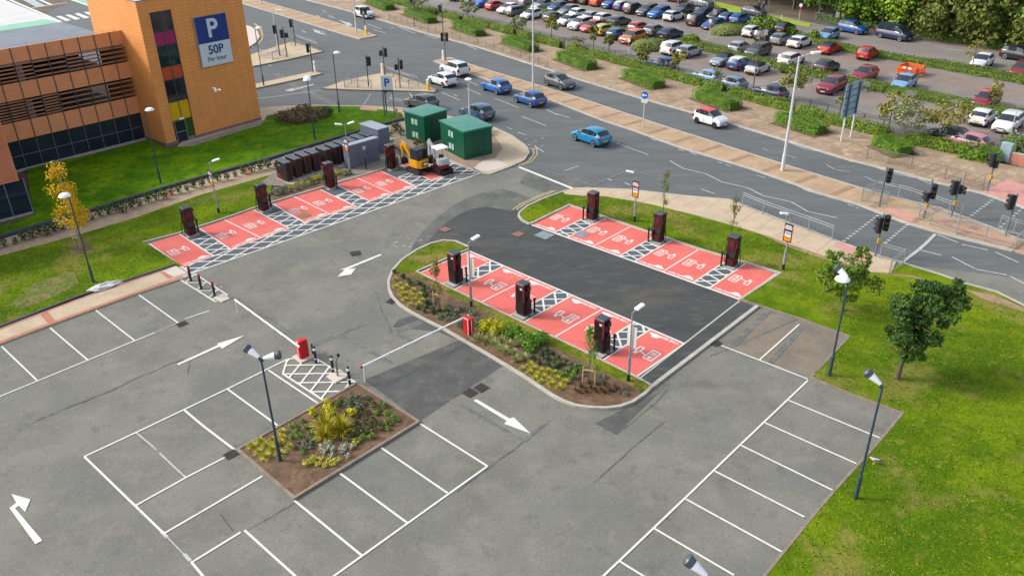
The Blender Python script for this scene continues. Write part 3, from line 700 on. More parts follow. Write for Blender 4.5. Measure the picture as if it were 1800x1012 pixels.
lines([((870, 174), (912, 190)), ((960, 193), (980, 203)), ((975, 200), (1001, 207.5)), ((917, 205), (960, 222)), ((892, 225), (900, 228)), ((910, 233), (925, 238)), ((776, 163), (808, 177)), ((797, 167), (804, 170)), ((820, 156), (845, 167)), ((822, 143), (840, 151)), ((920, 150), (960, 165)), ((1100, 200), (1130, 213)), ((1210, 240), (1240, 252)), ((940, 258), (956, 268)), ((930, 262), (948, 262)), ((1128, 337), (1140, 340)), ((1068, 315), (1075, 318)), ((1098, 322), (1108, 326)), ((720, 164), (724, 170))], .13, mo)
lines([((656, 53), (678, 59)), ((646, 43), (672, 53)), ((685, 52), (693, 49.5)), ((548, 52), (572, 58)), ((530, 54), (538, 58)), ((700, 48), (730, 60)), ((746, 62), (770, 69)), ((450, 175), (567, 159)), ((566, 19), (574, 23)), ((578, 28), (588, 33)), ((556, 27), (562, 31)), ((820, 80), (838, 88)), ((900, 103), (924, 112)), ((505, 159), (552, 148.5)), ((512, 20), (520, 24)), ((440, 80), (446, 84)), ((472, 109), (478, 111)), ((472, 115), (478, 117))], .16, mo)
mo.flat(P([(551, 53), (562, 55), (562, 58), (566, 58.5), (576, 63), (562, 60), (553, 57)]), ZM); mo.flat(P([(594, 35), (612, 41), (613, 39), (620, 46), (606, 46), (608, 43.5)]), ZM); mo.flat(P([(500, 160), (516, 155), (516, 158), (551, 148.5), (552, 150), (516, 160), (512, 161.5)]), ZM)
for (a, b, n) in (((1542, 380), (1484, 424), 12), ((1594, 396), (1557, 427), 9), ((1743, 353), (1698, 387), 10), ((1797, 367), (1754, 404), 9), ((651, 167), (636, 190), 9), ((690, 167), (683, 178), 5)):
    for i in range(n):
        p = G(*a).lerp(G(*b), i / (n - 1)); mo.flat([p + V((x, y)) for x, y in ((-.12, -.1), (.12, -.1), (.12, .1), (-.12, .1))], ZM)
r2 = random.Random(5)
for cx, cy, sx, sy, n in ((572, 28, 12, 5, 22), (940, 250, 18, 8, 16), (706, 428, 22, 14, 14), (980, 180, 12, 4, 6), (370, 505, 20, 8, 12), (620, 108, 60, 8, 10)):
    for i in range(n):
        p = G(cx + r2.gauss(0, sx * .6), cy + r2.gauss(0, sy * .6)); a = r2.uniform(.05, .35); w = r2.uniform(.04, .12)
        mo.line(p, p + V((r2.uniform(-1, 1), r2.uniform(-1, 1))).normalized() * a, w, ZM)
struct("worn_road_markings", mo, M_OLDW)
# drain grates, manholes and covers
def cover(name, px, w, d, a, label, m1, m2, bars):
    p = G(*px)
    t = thing(name, (p.x, p.y, ZL['over'] - .006), a, label, "drain cover")
    mb = MB(); mb.box(-w / 2, w / 2, -d / 2, d / 2, 0, .010); mb.build("frame", m1, t)
    mb = MB(); 
    if bars:
        for i in range(6): mb.box(-w * .42, w * .42, -d * .42 + i * d * .15, -d * .42 + i * d * .15 + d * .07, .0105, .018)
    else: mb.box(-w * .42, w * .42, -d * .42, d * .42, .0105, .016)
    mb.build("grate" if bars else "lid", m2, t)
    return t
dk = mat("cast_iron", A(78, 72, 66), .7, var=.2, scale=9); dk2 = mat("cast_iron_dark", A(52, 48, 44), .7, var=.2, scale=9); rd = mat("reddish_cover", A(150, 112, 98), .8, var=.1); gy = mat("grey_access_cover", A(142, 156, 164), .6, var=.12, scale=3)
cover("drain_grate", (826, 691), .62, .62, rad(46), "left of two iron drain grates beside white straight arrow", dk, dk2, True)
cover("drain_grate", (846, 682), .62, .62, rad(46), "right of two iron drain grates beside white straight arrow", dk, dk2, True)
cover("drain_grate", (406, 799), .6, .5, rad(46), "iron drain grate at left corner of square planting bed", dk, dk2, True)
cover("drain_grate", (1258, 604), .6, .5, rad(46), "iron drain grate at end of bay line by pale kerb", dk, dk2, True)
cover("drain_grate", (688, 530), .6, .5, rad(60), "iron drain grate beside curved kerb of centre island", dk, dk2, True)
cover("drain_grate", (320, 570), .6, .5, rad(46), "iron drain grate at outer end of left bay line", dk, dk2, True)
cover("manhole_cover", (625, 446), .7, .7, rad(20), "round dark manhole cover alone in middle of grey tarmac", dk, dk2, False)
cover("manhole_cover", (782, 404), .8, .8, rad(-43), "reddish square manhole cover in dark frame near island tip", dk, rd, False)
cover("manhole_cover", (911, 412), .7, .7, rad(-43), "reddish square cover set in fresh black tarmac", rd, rd, False)
cover("access_cover", (957, 414), 1.1, 1.0, rad(-43), "pale grey access cover on black tarmac beside first red bay", gy, gy, False)
cover("access_cover", (1023, 412), .85, .85, rad(-43), "pale grey access cover set in red charging bay", gy, gy, False)
cover("access_cover", (535, 380), .9, .8, rad(43), "olive brown cover set in red charging bay", mat("olive_cover", A(150, 128, 88), .8), mat("olive_cover", A(150, 128, 88), .8), False)
# ------------------------------------------------------------------ multi-storey car park
M_TERRA = mat("terracotta_cladding", tuple(min(.8, 1.5 * k) for k in A(206, 136, 90)), .8, var=.06, scale=.7, fine=.05, fscale=8)
M_TERRA2 = mat("terracotta_panel", tuple(min(.78, 1.65 * k) for k in A(202, 134, 92)), .7, var=.06, scale=1.2)
M_FIN = mat("dark_fin", A(84, 84, 92), .5, var=.1)
M_LOUV = mat("terracotta_louvre", A(186, 134, 104), .7, var=.1)
M_VOID = mat("interior_shade_black", (.012, .011, .012), .95, var=.2)  # near-black colour stands in for shade on the inner floors and back wall
M_COLM = mat("concrete_column", A(150, 148, 146), .9, var=.1, scale=2)
M_GLASSB = mat("dark_blue_glazing", A(40, 50, 70), .08, var=.2, scale=.5, spec=.6)
M_DECK = mat("deck_tarmac", A(128, 140, 150), .8, var=.08, scale=.6, fine=.1, patch=[(A(160, 170, 176), .3, .55, .8, .4)])
M_DECKP = mat("pale_deck_coating", A(222, 222, 222), .8, var=.05, scale=.5)
M_DECKG = mat("green_walkway_coating", A(150, 208, 178), .8, var=.06, scale=.7)
M_ROOFP = mat("pale_roof_membrane", A(214, 224, 232), .7, var=.05)
A_DIR, B_DIR = V((math.cos(rad(47)), math.sin(rad(47)))), V((math.sin(rad(47)), -math.cos(rad(47))))
BR = G(262, 245)
t = thing("car_park_building", (BR.x, BR.y, 0), rad(47), "multi-storey car park with terracotta panels, louvres and an open roof deck", "building")
# local x along the facade (negative to the left), y into the building
X0 = -34.0
mb = MB()
mb.box(X0, 0, .35, 60, 8.80, 9.15, 0)                                 # roof deck slab
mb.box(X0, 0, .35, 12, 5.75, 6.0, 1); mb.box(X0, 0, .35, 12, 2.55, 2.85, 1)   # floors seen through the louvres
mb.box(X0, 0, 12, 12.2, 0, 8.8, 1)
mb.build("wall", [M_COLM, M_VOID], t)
mb = MB(); mb.box(X0, 0, .4, 59.5, 9.154, 9.165); dk_ = mb.build("roof_deck", M_DECK, t)
mb = MB()
zd = 9.172
def DK(px): 
    p = G(px[0], px[1], zd) - BR
    return V((p.dot(A_DIR), -p.dot(B_DIR)))
mb.flat([DK(p) for p in ((-160, -20), (8, 0), (106, 39.5), (13, 53.5), (-200, 80))], zd, 0)
mb.flat([DK(p) for p in ((104, 40), (80, 34), (-40, 52), (-40, 60), (13, 53.5))], zd + .006, 1)
mb.flat([DK(p) for p in ((128, 0), (150, 0), (202, 20), (201, 26))], zd, 1)
mb.flat([DK(p) for p in ((152, 0), (197, 0), (202, 19))], zd + .003, 0)
for a, b in (((-30, -20), (107, 39)), ((120, -2), (204, 27)), ((152, -2), (206, 22)), ((60, -4), (90, 9))): mb.line(DK(a), DK(b), .32, zd + .012, 2)
mb.line(DK((56, 14.5)), DK((118, 5)), .3, zd + .015, 3)
mb.line(DK((42, -4)), DK((72, 12)), 1.0, zd + .012, 3)
for k in range(5):
    x, y = 98 + 16.3 * k, 29.5 - 2.4 * k
    mb.flat([DK(p) for p in ((x, y), (x + 8, y - .9), (x + 27, y + 6.5), (x + 18, y + 8.5))], zd + .018, 2)
mb.build("deck_markings", [M_DECKP, M_DECKG, M_WHITE, mat("worn_deck_line", A(186, 196, 204), .8)], dk_)
# columns
for x in (-2.6 - 6.9, -2.6 - 13.8, -2.6 - 20.7, -2.6):
    if x == -2.6: continue
    mb = MB(); mb.box(x, x + .62, .55, 1.15, 0, 8.8); mb.build("column", M_COLM, t)
MOD = 1.372
for name, z0, z1 in (("parapet_panels", 8.97, 10.15), ("panel_band", 5.97, 7.36), ("panel_band", 2.66, 4.2)):
    mb = MB(); n = int(-X0 / MOD)
    for i in range(n): mb.box(-(i + 1) * MOD + .03, -i * MOD - .03, .0, .10, z0, z1)
    mb.build(name, M_TERRA2, t)
mb = MB()
n = int(-X0 / MOD)
for i in range(n + 1): mb.box(-i * MOD - .028, -i * MOD + .028, -.06, .16, 2.62, 10.15)
mb.build("vertical_fins", M_FIN, t)
r3 = random.Random(3)
for z0, z1 in ((7.40, 8.93), (4.24, 5.93)):
    mb = MB()
    for i in range(n):
        k = r3.choice((4, 4, 5, 5)) if z0 > 6 else r3.choice((7, 7, 5, 4))
        for j in range(k):
            zc = z0 + (z1 - z0) * (j + .5) / k
            mb.box(-(i + 1) * MOD + .03, -i * MOD - .03, .02, .14, zc - .055, zc + .055)
    mb.build("louvres", M_LOUV, t)
mb = MB(); mb.box(X0, 0, .16, .20, .22, 2.62); gz = mb.build("ground_floor_glazing", M_GLASSB, t)
mb = MB()
for i in range(n + 1): mb.box(-i * MOD - .02, -i * MOD + .02, .08, .155, .2, 2.64)
mb.box(X0, 0, .10, .150, 1.30, 1.34)
mb.build("mullions", mat("grey_mullion", A(126, 136, 150), .5), gz)
mb = MB(); mb.box(X0, 0, .0, .5, 0, .2); mb.build("plinth", M_CONC, t)
mb = MB()
for zz in (10.35, 10.55, 10.75, 10.95): mb.tube([(X0, 1.3, zz - .9), (-.3, 1.3, zz - .9)], .012)
for i in range(0, 14): mb.cyl((-.4 - i * 2.5, 1.3, 9.15), (-.4 - i * 2.5, 1.3, 10.1), .02)
mb.build("deck_guard_rail", M_STEEL, t)
# stair tower
TL_, TR_ = G(294, 259), G(459.5, 212)
td = (TR_ - TL_); TW = td.length; ta = math.atan2(td.y, td.x)
tw = thing("stair_tower", (TL_.x, TL_.y, 0), ta, "tall orange tile-clad stair tower with a strip of coloured windows and blue sign", "tower")
H_T = 12.87
def brick_mat():
    m = mat("orange_terracotta_tiles", tuple(min(.78, 1.85 * k) for k in A(198, 130, 70)), .75, var=.05, scale=.8)
    nt = m.node_tree; b = nt.nodes["Principled BSDF"]
    src = b.inputs["Base Color"].links[0].from_socket
    tc = nt.nodes.new("ShaderNodeTexCoord"); sx = nt.nodes.new("ShaderNodeSeparateXYZ"); nt.links.new(tc.outputs["Object"], sx.inputs[0])
    ad = nt.nodes.new("ShaderNodeMath"); ad.operation = 'ADD'; nt.links.new(sx.outputs[0], ad.inputs[0]); nt.links.new(sx.outputs[1], ad.inputs[1])
    cb = nt.nodes.new("ShaderNodeCombineXYZ"); nt.links.new(ad.outputs[0], cb.inputs[0]); nt.links.new(sx.outputs[2], cb.inputs[1])
    br = nt.nodes.new("ShaderNodeTexBrick")
    br.offset = 0.0
    br.inputs["Scale"].default_value = 1.0
    br.inputs["Brick Width"].default_value = .82; br.inputs["Row Height"].default_value = .31
    br.inputs["Mortar Size"].default_value = .022
    br.inputs["Color1"].default_value = (1, 1, 1, 1); br.inputs["Color2"].default_value = (.93, .93, .92, 1); br.inputs["Mortar"].default_value = (.74, .70, .66, 1)
    nt.links.new(cb.outputs[0], br.inputs["Vector"])
    mx = nt.nodes.new("ShaderNodeMix"); mx.data_type = 'RGBA'; mx.blend_type = 'MULTIPLY'; mx.inputs[0].default_value = 1
    nt.links.new(src, mx.inputs[6]); nt.links.new(br.outputs["Color"], mx.inputs[7]); nt.links.new(mx.outputs[2], b.inputs["Base Color"])
    return m
M_TILE = brick_mat()
mb = MB()
UX0, UX1 = 1.02, 3.08
mb.box(0, UX0, 0, 9, .35, H_T); mb.box(UX1, TW, 0, 9, .35, H_T); mb.box(UX0, UX1, 0, 9, 11.86, H_T); mb.box(UX0, UX1, .5, 9, 0, 11.86)
mb.build("wall", M_TILE, tw)
mb = MB(); mb.box(-.02, UX0 + .2, .02, 9.02, 0, .35); mb.box(UX1, TW + .02, -.02, 9.02, 0, .35); mb.build("stone_plinth", mat("stone_plinth", A(140, 120, 116), .9, var=.25, scale=6), tw)
mb = MB(); mb.box(.12, TW - .12, .12, 8.88, H_T, H_T + .03); mb.build("roof", M_ROOFP, tw)
mb = MB()
for q in ((0, TW, 0, .1), (0, TW, 8.9, 9.0), (0, .1, .1, 8.9), (TW - .1, TW, .1, 8.9)): mb.box(*q, H_T + .001, H_T + .09)
mb.build("coping", M_GREYP, tw)
panes = [("window", 10.18, 11.80, M_GLASS), ("coloured_panel", 8.98, 10.10, mat("magenta_panel", A(172, 34, 98), .35, var=.03)), ("window", 7.12, 8.90, M_GLASS), ("coloured_panel", 5.92, 7.04, mat("orange_red_panel", A(204, 84, 46), .35, var=.03)),
         ("window", 3.94, 5.84, M_GLASS), ("coloured_panel", 2.16, 3.86, mat("yellow_panel", A(238, 184, 10), .35, var=.03))]
M_FRM = mat("window_frame_grey", A(78, 86, 92), .5)
for nm, z0, z1, mm in panes:
    mb = MB(); xm = (UX0 + UX1) / 2
    mb.box(UX0 + .06, xm - .03, .10, .13, z0, z1); mb.box(xm + .03, UX1 - .06, .10, .13, z0, z1)
    o = mb.build(nm, mm, tw)
    mb = MB()
    for q in ((UX0, UX0 + .06), (xm - .03, xm + .03), (UX1 - .06, UX1)): mb.box(q[0], q[1], .06, .16, z0 - .04, z1 + .04)
    mb.box(UX0 + .06, xm - .03, .06, .16, z1, z1 + .04); mb.box(xm + .03, UX1 - .06, .06, .16, z1, z1 + .04)
    mb.build("frame", M_FRM, o)
mb = MB(); mb.box(UX0 + .25, UX0 + 1.22, .10, .14, .05, 2.06); dr = mb.build("door", M_GLASS, tw)
mb = MB()
mb.box(UX0 + .15, UX0 + .25, .05, .2, 0, 2.12); mb.box(UX0 + 1.22, UX0 + 1.32, .05, .2, 0, 2.12); mb.box(UX0 + .25, UX0 + 1.22, .05, .2, 2.06, 2.12); mb.box(UX0 + .25, UX0 + 1.22, .07, .18, 1.0, 1.1)
mb.build("door_frame", M_GREYP, dr)
mb = MB(); mb.box(UX0 + .7, UX0 + 1.15, -.12, .05, 2.2, 2.32); mb.build("door_light", M_LAMPW, tw)
mb = MB(); mb.box(UX0 + 1.36, UX1 - .06, .10, .14, .45, 2.06); mb.build("coloured_panel", mat("green_panel", A(60, 90, 30), .35, var=.05), tw)
mb = MB(); mb.box(UX0 + 1.36, UX1 - .06, .04, .14, .02, .41); mb.build("low_panel", mat("grey_panel", A(120, 138, 134), .5), tw)
M_NAVY = mat("navy_sign_face", A(20, 56, 142), .4, var=.03)
M_SIGNW = mat("white_sign_face", A(228, 236, 246), .4, var=.02)
sg = thing("parking_sign", tuple(TL_ + td.normalized() * 4.98) + (6.36,), ta, "big blue and white parking price board fixed high on the orange tower", "sign")
mb = MB(); mb.box(0, 3.3, -.22, -.02, 0, 4.5); mb.build("board", mat("sign_edge", A(170, 180, 190), .5), sg)
mb = MB(); mb.box(.02, 3.28, -.235, -.222, 2.12, 4.48); mb.build("blue_face", M_NAVY, sg)
mb = MB(); mb.box(.02, 3.28, -.235, -.222, .02, 2.10); mb.build("white_face", M_SIGNW, sg)
text("lettering", "P", 2.3, (1.66, -.245, 3.30), (rad(90), 0, 0), M_SIGNW, sg, off=.05)
text("lettering", "50P", 1.08, (1.66, -.245, 1.42), (rad(90), 0, 0), M_NAVY, sg, off=.025)
text("lettering", "Per hour", .56, (1.66, -.245, .62), (rad(90), 0, 0), M_NAVY, sg, off=.006)
# flat-roofed wing with ribbed cladding at the left edge
WC = G(64, 375.5)
wg = thing("building_wing", (WC.x, WC.y, 0), rad(43), "ribbed terracotta wing over a dark glazed ground floor at photo's left edge", "building")
mb = MB()
mb.box(-22, -.45, .35, 15, 2.75, 9.8, 0)
mb.build("wall", M_TERRA2, wg)
mb = MB()
k = 2.75
while k < 9.7:
    mb.add([(-22, .34, k), (-.40, .34, k), (-.40, .34, k + .2), (-22, .34, k + .2), (-22, .17, k + .015), (-.40, .17, k + .015)], [(0, 1, 5, 4), (4, 5, 2, 3), (1, 2, 5)])
    k += .215
mb.build("ribbed_cladding", mat("ribbed_terracotta", tuple(min(.8, 1.2 * k) for k in A(214, 138, 98)), .75, var=.08, scale=.6), wg)
mb = MB(); mb.box(-21.9, -.1, .45, 14.8, .1, 2.74); gz = mb.build("glazing", M_GLASSB, wg)
mb = MB()
for i in range(12): mb.box(-.1 - i * 1.35 - .03, -.1 - i * 1.35 + .03, .37, .449, 0, 2.745)
for i in range(8): mb.box(-.099, -.02, .5 + i * 1.35, .56 + i * 1.35, 0, 2.745)
mb.build("mullions", mat("grey_mullion", A(126, 136, 150), .5), gz)
mb = MB(); mb.box(-22, 0, .2, 15, 0, .09); mb.build("plinth", M_CONC, wg)

# ------------------------------------------------------------------ green substations
M_GRN = mat("green_grp_cladding", A(4, 92, 68), .35, var=.06, scale=.7)
M_GRNR = mat("green_grp_roof", A(56, 140, 118), .35, var=.06, scale=1.2)
M_VENT = mat("pale_vent_louvre", A(196, 226, 212), .5, var=.08)
def substation(corner, left, h, w2, label):
    """corner = ground point of the near corner; left = ground point of the far end of the left wall"""
    c, l = G(*corner), G(*left)
    dx = (l - c); W = dx.length; dx.normalize()
    a = math.atan2(-dx.y, -dx.x)                       # local +x runs from the left end to the near corner
    t = thing("substation_cabinet", (l.x, l.y, .1), a, label, "substation", "green substation cabinets")
    D = w2
    mb = MB(); mb.bbox(0, W, 0, D, 0, h, .03); mb.build("wall", M_GRN, t, smooth=30)
    mb = MB()
    e = .08
    vs = [(-e, -e, h + .002), (W + e, -e, h + .002), (W + e, D + e, h + .002), (-e, D + e, h + .002)]
    vs += [(x, y, h + .12) for x, y, z in vs] + [(.02, .02, h + .13), (W - .02, .02, h + .13), (W - .02, D - .02, h + .13), (.02, D - .02, h + .13), (W / 2, D / 2, h + .20)]
    mb.add(vs, [(0, 1, 5, 4), (1, 2, 6, 5), (2, 3, 7, 6), (3, 0, 4, 7), (4, 5, 9, 8), (5, 6, 10, 9), (6, 7, 11, 10), (7, 4, 8, 11), (8, 9, 12), (9, 10, 12), (10, 11, 12), (11, 8, 12), (3, 2, 1, 0)])
    mb.build("roof", M_GRNR, t)
    for z0 in (h - .95, .38):
        for k in range(2):
            x = W * .36 + k * .46
            mb = MB(); mb.box(x, x + .38, -.012, -.002, z0, z0 + .56); v = mb.build("vent", mat("vent_dark", A(24, 60, 52), .7), t)
            mb = MB()
            for i in range(6): mb.box(x + .02, x + .36, -.04, -.013, z0 + .03 + i * .09, z0 + .098 + i * .09)
            mb.build("slats", M_VENT, v)
    mb = MB(); mb.box(W + .002, W + .02, D * .28, D * .72, .1, h - .25); d = mb.build("door", mat("green_door", A(2, 84, 66), .3, var=.05), t)
    mb = MB(); mb.box(W + .0205, W + .05, D * .66, D * .70, .95, 1.25); mb.build("handle", M_BLACK, d)
    mb = MB(); mb.box(-.15, W + .15, -.15, D + .15, -.1, -.001); mb.build("plinth", M_CONC, t)
    return t
substation((817, 283.5), (776, 262), 2.46, 2.9, "dark green substation box nearer the excavators, paler green hipped lid")
substation((748, 256), (714, 245.5), 2.55, 2.9, "dark green substation box farther from the excavators, behind the first")

# ------------------------------------------------------------------ battery / power cabinets
M_CAB = mat("black_cabinet_paint", A(36, 35, 40), .5, var=.08)
M_CABT = mat("grey_cabinet_lid", A(88, 100, 110), .5, var=.06)
M_REDT = mat("red_trim", A(176, 36, 44), .5, var=.05)
M_CABV = mat("cabinet_vent_panel", A(44, 40, 42), .6, var=.1, scale=12)
def power_cabinet(loc, a, label, grp):
    t = thing("power_cabinet", loc, a, label, "power cabinet", grp)
    W, D, H = .60, 1.5, 1.66       # front faces local -y
    mb = MB(); mb.bbox(-W / 2, W / 2, 0, D, .08, H - .06, .015); mb.build("cabinet", M_CAB, t)
    mb = MB(); mb.bbox(-W / 2 - .02, W / 2 + .02, -.02, D + .02, H - .058, H, .015); mb.build("lid", M_CABT, t)
    mb = MB(); mb.box(-W / 2 + .05, W / 2 - .05, -.012, -.001, .14, H - .12); d = mb.build("door", M_CABV, t)
    mb = MB()
    for q in ((-W / 2 + .02, -W / 2 + .05, .10, H - .08), (W / 2 - .05, W / 2 - .02, .10, H - .08), (-W / 2 + .05, W / 2 - .05, .10, .13), (-W / 2 + .05, W / 2 - .05, H - .11, H - .08)): mb.box(q[0], q[1], -.022, -.001, q[2], q[3])
    mb.build("red_edging", M_REDT, d)
    mb = MB(); mb.box(-W / 2 - .1, W / 2 + .12, -.7, D + .1, -.10, .02); mb.build("plinth", M_CONC, t)
    return t
c1, c2 = G(506, 323.4), G(516.7, 319.4)
ca = rad(45); cu = V((math.cos(ca), math.sin(ca)))
fr_ = [(511, 321.4), (528, 314.5), (544, 308.5), (560, 303.5), (580, 297.5), (596.5, 292), (611.5, 287), (626, 281.5), (641, 276.5), (655, 271.5)]
names = ["first black cabinet of the row, with red stripe on its side", "second black red-edged cabinet from the lawn end of the row", "third black red-edged cabinet from the lawn end of the row", "fourth black red-edged cabinet, last before the small gap",
         "fifth black red-edged cabinet, first after the small gap", "sixth black red-edged cabinet from the lawn end of the row", "seventh black red-edged cabinet, beside the sign column", "eighth black cabinet, mostly behind the grey switch cabinet", "ninth black cabinet, behind the grey switch cabinet", "tenth black cabinet, next to the tall grey box"]
pc = None
for i, (p, nm) in enumerate(zip(fr_, names)):
    q = G(*p)
    if pc is None:
        pc = power_cabinet((q.x, q.y, .11), ca, nm, "black power cabinets in a row")
    else:
        o = dup(pc, None, (q.x, q.y, .11), ca, nm)
mb = MB()
mb.add([(-.41, .05, .12), (-.41, 1.0, .12), (-.41, .05, .75), ], [(0, 1, 2)])
mb.v = [(-.304, .5, .12), (-.304, 1.45, .12), (-.304, 1.45, .42), (-.304, 1.1, .55), (-.304, .8, .40), (-.308, .75, 1.22), (-.308, 1.15, 1.22), (-.308, 1.15, 1.31), (-.308, .75, 1.31)]
mb.f = [(0, 4, 3, 2, 1), (5, 8, 7, 6)]; mb.m = [0, 1]
mb.build("side_graphic", [mat("red_side_stripe", A(150, 24, 34), .4), mat("pale_mark", A(170, 160, 165), .5)], pc)
# grey cabinets
M_GCAB = mat("grey_cabinet_paint", A(112, 120, 138), .5, var=.05)
M_GCABT = mat("pale_grey_lid", A(166, 178, 192), .5, var=.05)
q = G(614, 300)
t = thing("switch_cabinet", (q.x, q.y, .106), rad(44), "wide grey switch cabinet standing in front of the black cabinets", "electrical cabinet")
mb = MB(); mb.bbox(0, 3.25, 0, .62, 0, 2.0, .02); mb.build("cabinet", M_GCAB, t)
mb = MB(); mb.bbox(-.04, 3.29, -.04, .66, 2.001, 2.06, .02); mb.build("lid", M_GCABT, t)
for k in range(3):
    mb = MB(); mb.box(.06 + k * 1.06, .06 + k * 1.06 + 1.02, -.014, -.002, .1, 1.94); d = mb.build("door", M_GCAB, t)
    mb = MB(); mb.box(.98 + k * 1.06, 1.03 + k * 1.06, -.03, -.015, .9, 1.2); mb.build("handle", M_BLACK, d)
mb = MB(); mb.box(1.55, 1.85, -.022, -.0145, 1.35, 1.65); mb.build("warning_label", M_WHITEPL, t)
q = G(678, 270)
t = thing("switch_cabinet", (q.x, q.y, .106), rad(45), "plain tall grey box at the far end of the black cabinets", "electrical cabinet")
mb = MB(); mb.bbox(-.62, .62, 0, 2.7, 0, 2.2, .02); mb.build("cabinet", M_GCAB, t)
mb = MB(); mb.bbox(-.66, .66, -.04, 2.74, 2.201, 2.26, .02); mb.build("lid", M_GCABT, t)
mb = MB(); mb.box(-.56, .56, -.014, -.002, .1, 2.1); mb.build("door", M_GCAB, t)

# ------------------------------------------------------------------ rapid chargers
M_CHG = mat("charger_black", A(38, 30, 34), .35, var=.1)
M_CHGR = mat("charger_maroon", A(78, 26, 34), .35, var=.08)
M_SCR = mat("charger_screen", A(96, 40, 48), .15, var=.1)
M_CHGT = mat("charger_lid_grey", A(70, 78, 88), .45, var=.06)
def charger(loc, a, label):
    """front faces local -y"""
    t = thing("ev_charger", loc, a, label, "EV charger", "rapid chargers between the red bays")
    mb = MB()
    W = .30
    prof = [(-.30, .12), (-.34, .75), (-.27, 1.05), (-.27, 2.08), (.27, 2.08), (.30, 1.0), (.26, .12)]
    vs = [(-W, y, z) for y, z in prof] + [(W, y, z) for y, z in prof]
    n = len(prof)
    mb.add(vs, [tuple(range(n - 1, -1, -1)), tuple(range(n, 2 * n))] + [(i, (i + 1) % n, n + (i + 1) % n, n + i) for i in range(n)])
    body = mb.build("cabinet", M_CHG, t)
    mb = MB(); mb.bbox(-W - .03, W + .03, -.32, .31, 2.081, 2.16, .03); mb.build("lid", M_CHGT, t)
    mb = MB(); mb.box(-W + .06, W - .06, -.285, -.271, 1.12, 2.02); p = mb.build("front_panel", M_CHGR, t)
    mb = MB(); mb.box(-.17, .17, -.298, -.286, 1.42, 1.86); mb.build("screen", M_SCR, p)
    mb = MB()
    for s in (-1, 1):
        x = s * (W + .012)
        mb.box(x - .012, x + .012, -.27, -.24, 1.08, 2.06); mb.box(x - .012, x + .012, .24, .27, 1.02, 2.06)
        mb.box(x - .012, x + .012, -.30, -.27, .15, .74)
    for s in (-1, 1): mb.box(s * W - .02 - (.0 if s < 0 else -.0), s * W + .02, .272, .30, 1.06, 2.05)
    mb.box(-W + .03, W - .03, .272, .29, 2.0, 2.05)
    mb.build("red_trim", M_REDT, t)
    mb = MB(); mb.box(-W + .1, -.02, .272, .284, 1.78, 1.90); mb.build("rear_mark", M_WHITEPL, t)
    for s in (-1, 1):
        mb = MB()
        mb.box(s * (W + .08) - .07, s * (W + .08) + .07, -.20, .05, 1.72, 1.98); mb.build("cable_outlet", M_BLACK, t)
        mb = MB(); mb.box(s * (W + .06) - .05, s * (W + .06) + .05, -.14, .02, 1.05, 1.3); mb.build("connector_holder", M_BLACK, t)
        pts = [(s * (W + .08), -.05, 1.75)]
        for i in range(1, 9):
            u = i / 8
            pts.append((s * (W + .08 + .20 * math.sin(math.pi * u)), -.05 + .10 * u, 1.75 - 1.55 * math.sin(math.pi * u * .62) / math.sin(math.pi * .62) * (1 if u < .81 else 1)))
        mb = MB(); mb.tube(pts, .028, 6); mb.tube([pts[-1], (s * (W + .04), .02, 1.1)], .028, 6)
        mb.build("cable", M_BLACKM, t)
    mb = MB(); mb.box(-.28, .28, -.40, -.34, .18, .62); mb.cyl((-.22, -.42, .1), (-.22, -.42, .95), .05); mb.build("lower_guard", M_CHGR, t)
    mb = MB(); mb.box(-W - .16, W + .16, -.50, .50, 0, .08); mb.build("plinth", M_CONC, t)
    return t
ch0 = None
chs = [(uv(Ro, Ru, Rv, 2.85, 3.75), math.atan2(Ru.y, Ru.x), "black and maroon charger nearest the road mouth, far grass island"),
       (uv(Ro, Ru, Rv, 8.6, 3.75), math.atan2(Ru.y, Ru.x), "middle black and maroon charger of the far grass island"),
       (uv(Ro, Ru, Rv, 14.25, 3.75), math.atan2(Ru.y, Ru.x), "black and maroon charger nearest the big lawn, far grass island"),
       (uv(Co, Cu, Cv, 2.75, -3.85), math.atan2(-Cu.y, -Cu.x), "charger seen from behind at the rounded tip of the planted island"),
       (uv(Co, Cu, Cv, 8.65, -3.85), math.atan2(-Cu.y, -Cu.x), "middle charger of the planted island, seen from behind"),
       (uv(Co, Cu, Cv, 14.5, -3.85), math.atan2(-Cu.y, -Cu.x), "charger behind a leafy sapling on the planted island")]
for p, nm in (((336, 413), "charger nearest the yellow tree, left row of bays"), ((464, 370), "second charger from the yellow tree, left row of bays"), ((581, 330), "charger standing in front of the black cabinets"), ((688, 297), "charger beside the yellow excavator, left row of bays")):
    chs.append((G(*p), rad(43.5), nm))
for p, a, nm in chs:
    if ch0 is None: ch0 = charger((p.x, p.y, .02), a, nm)
    else: dup(ch0, None, (p.x, p.y, .02), a, nm)
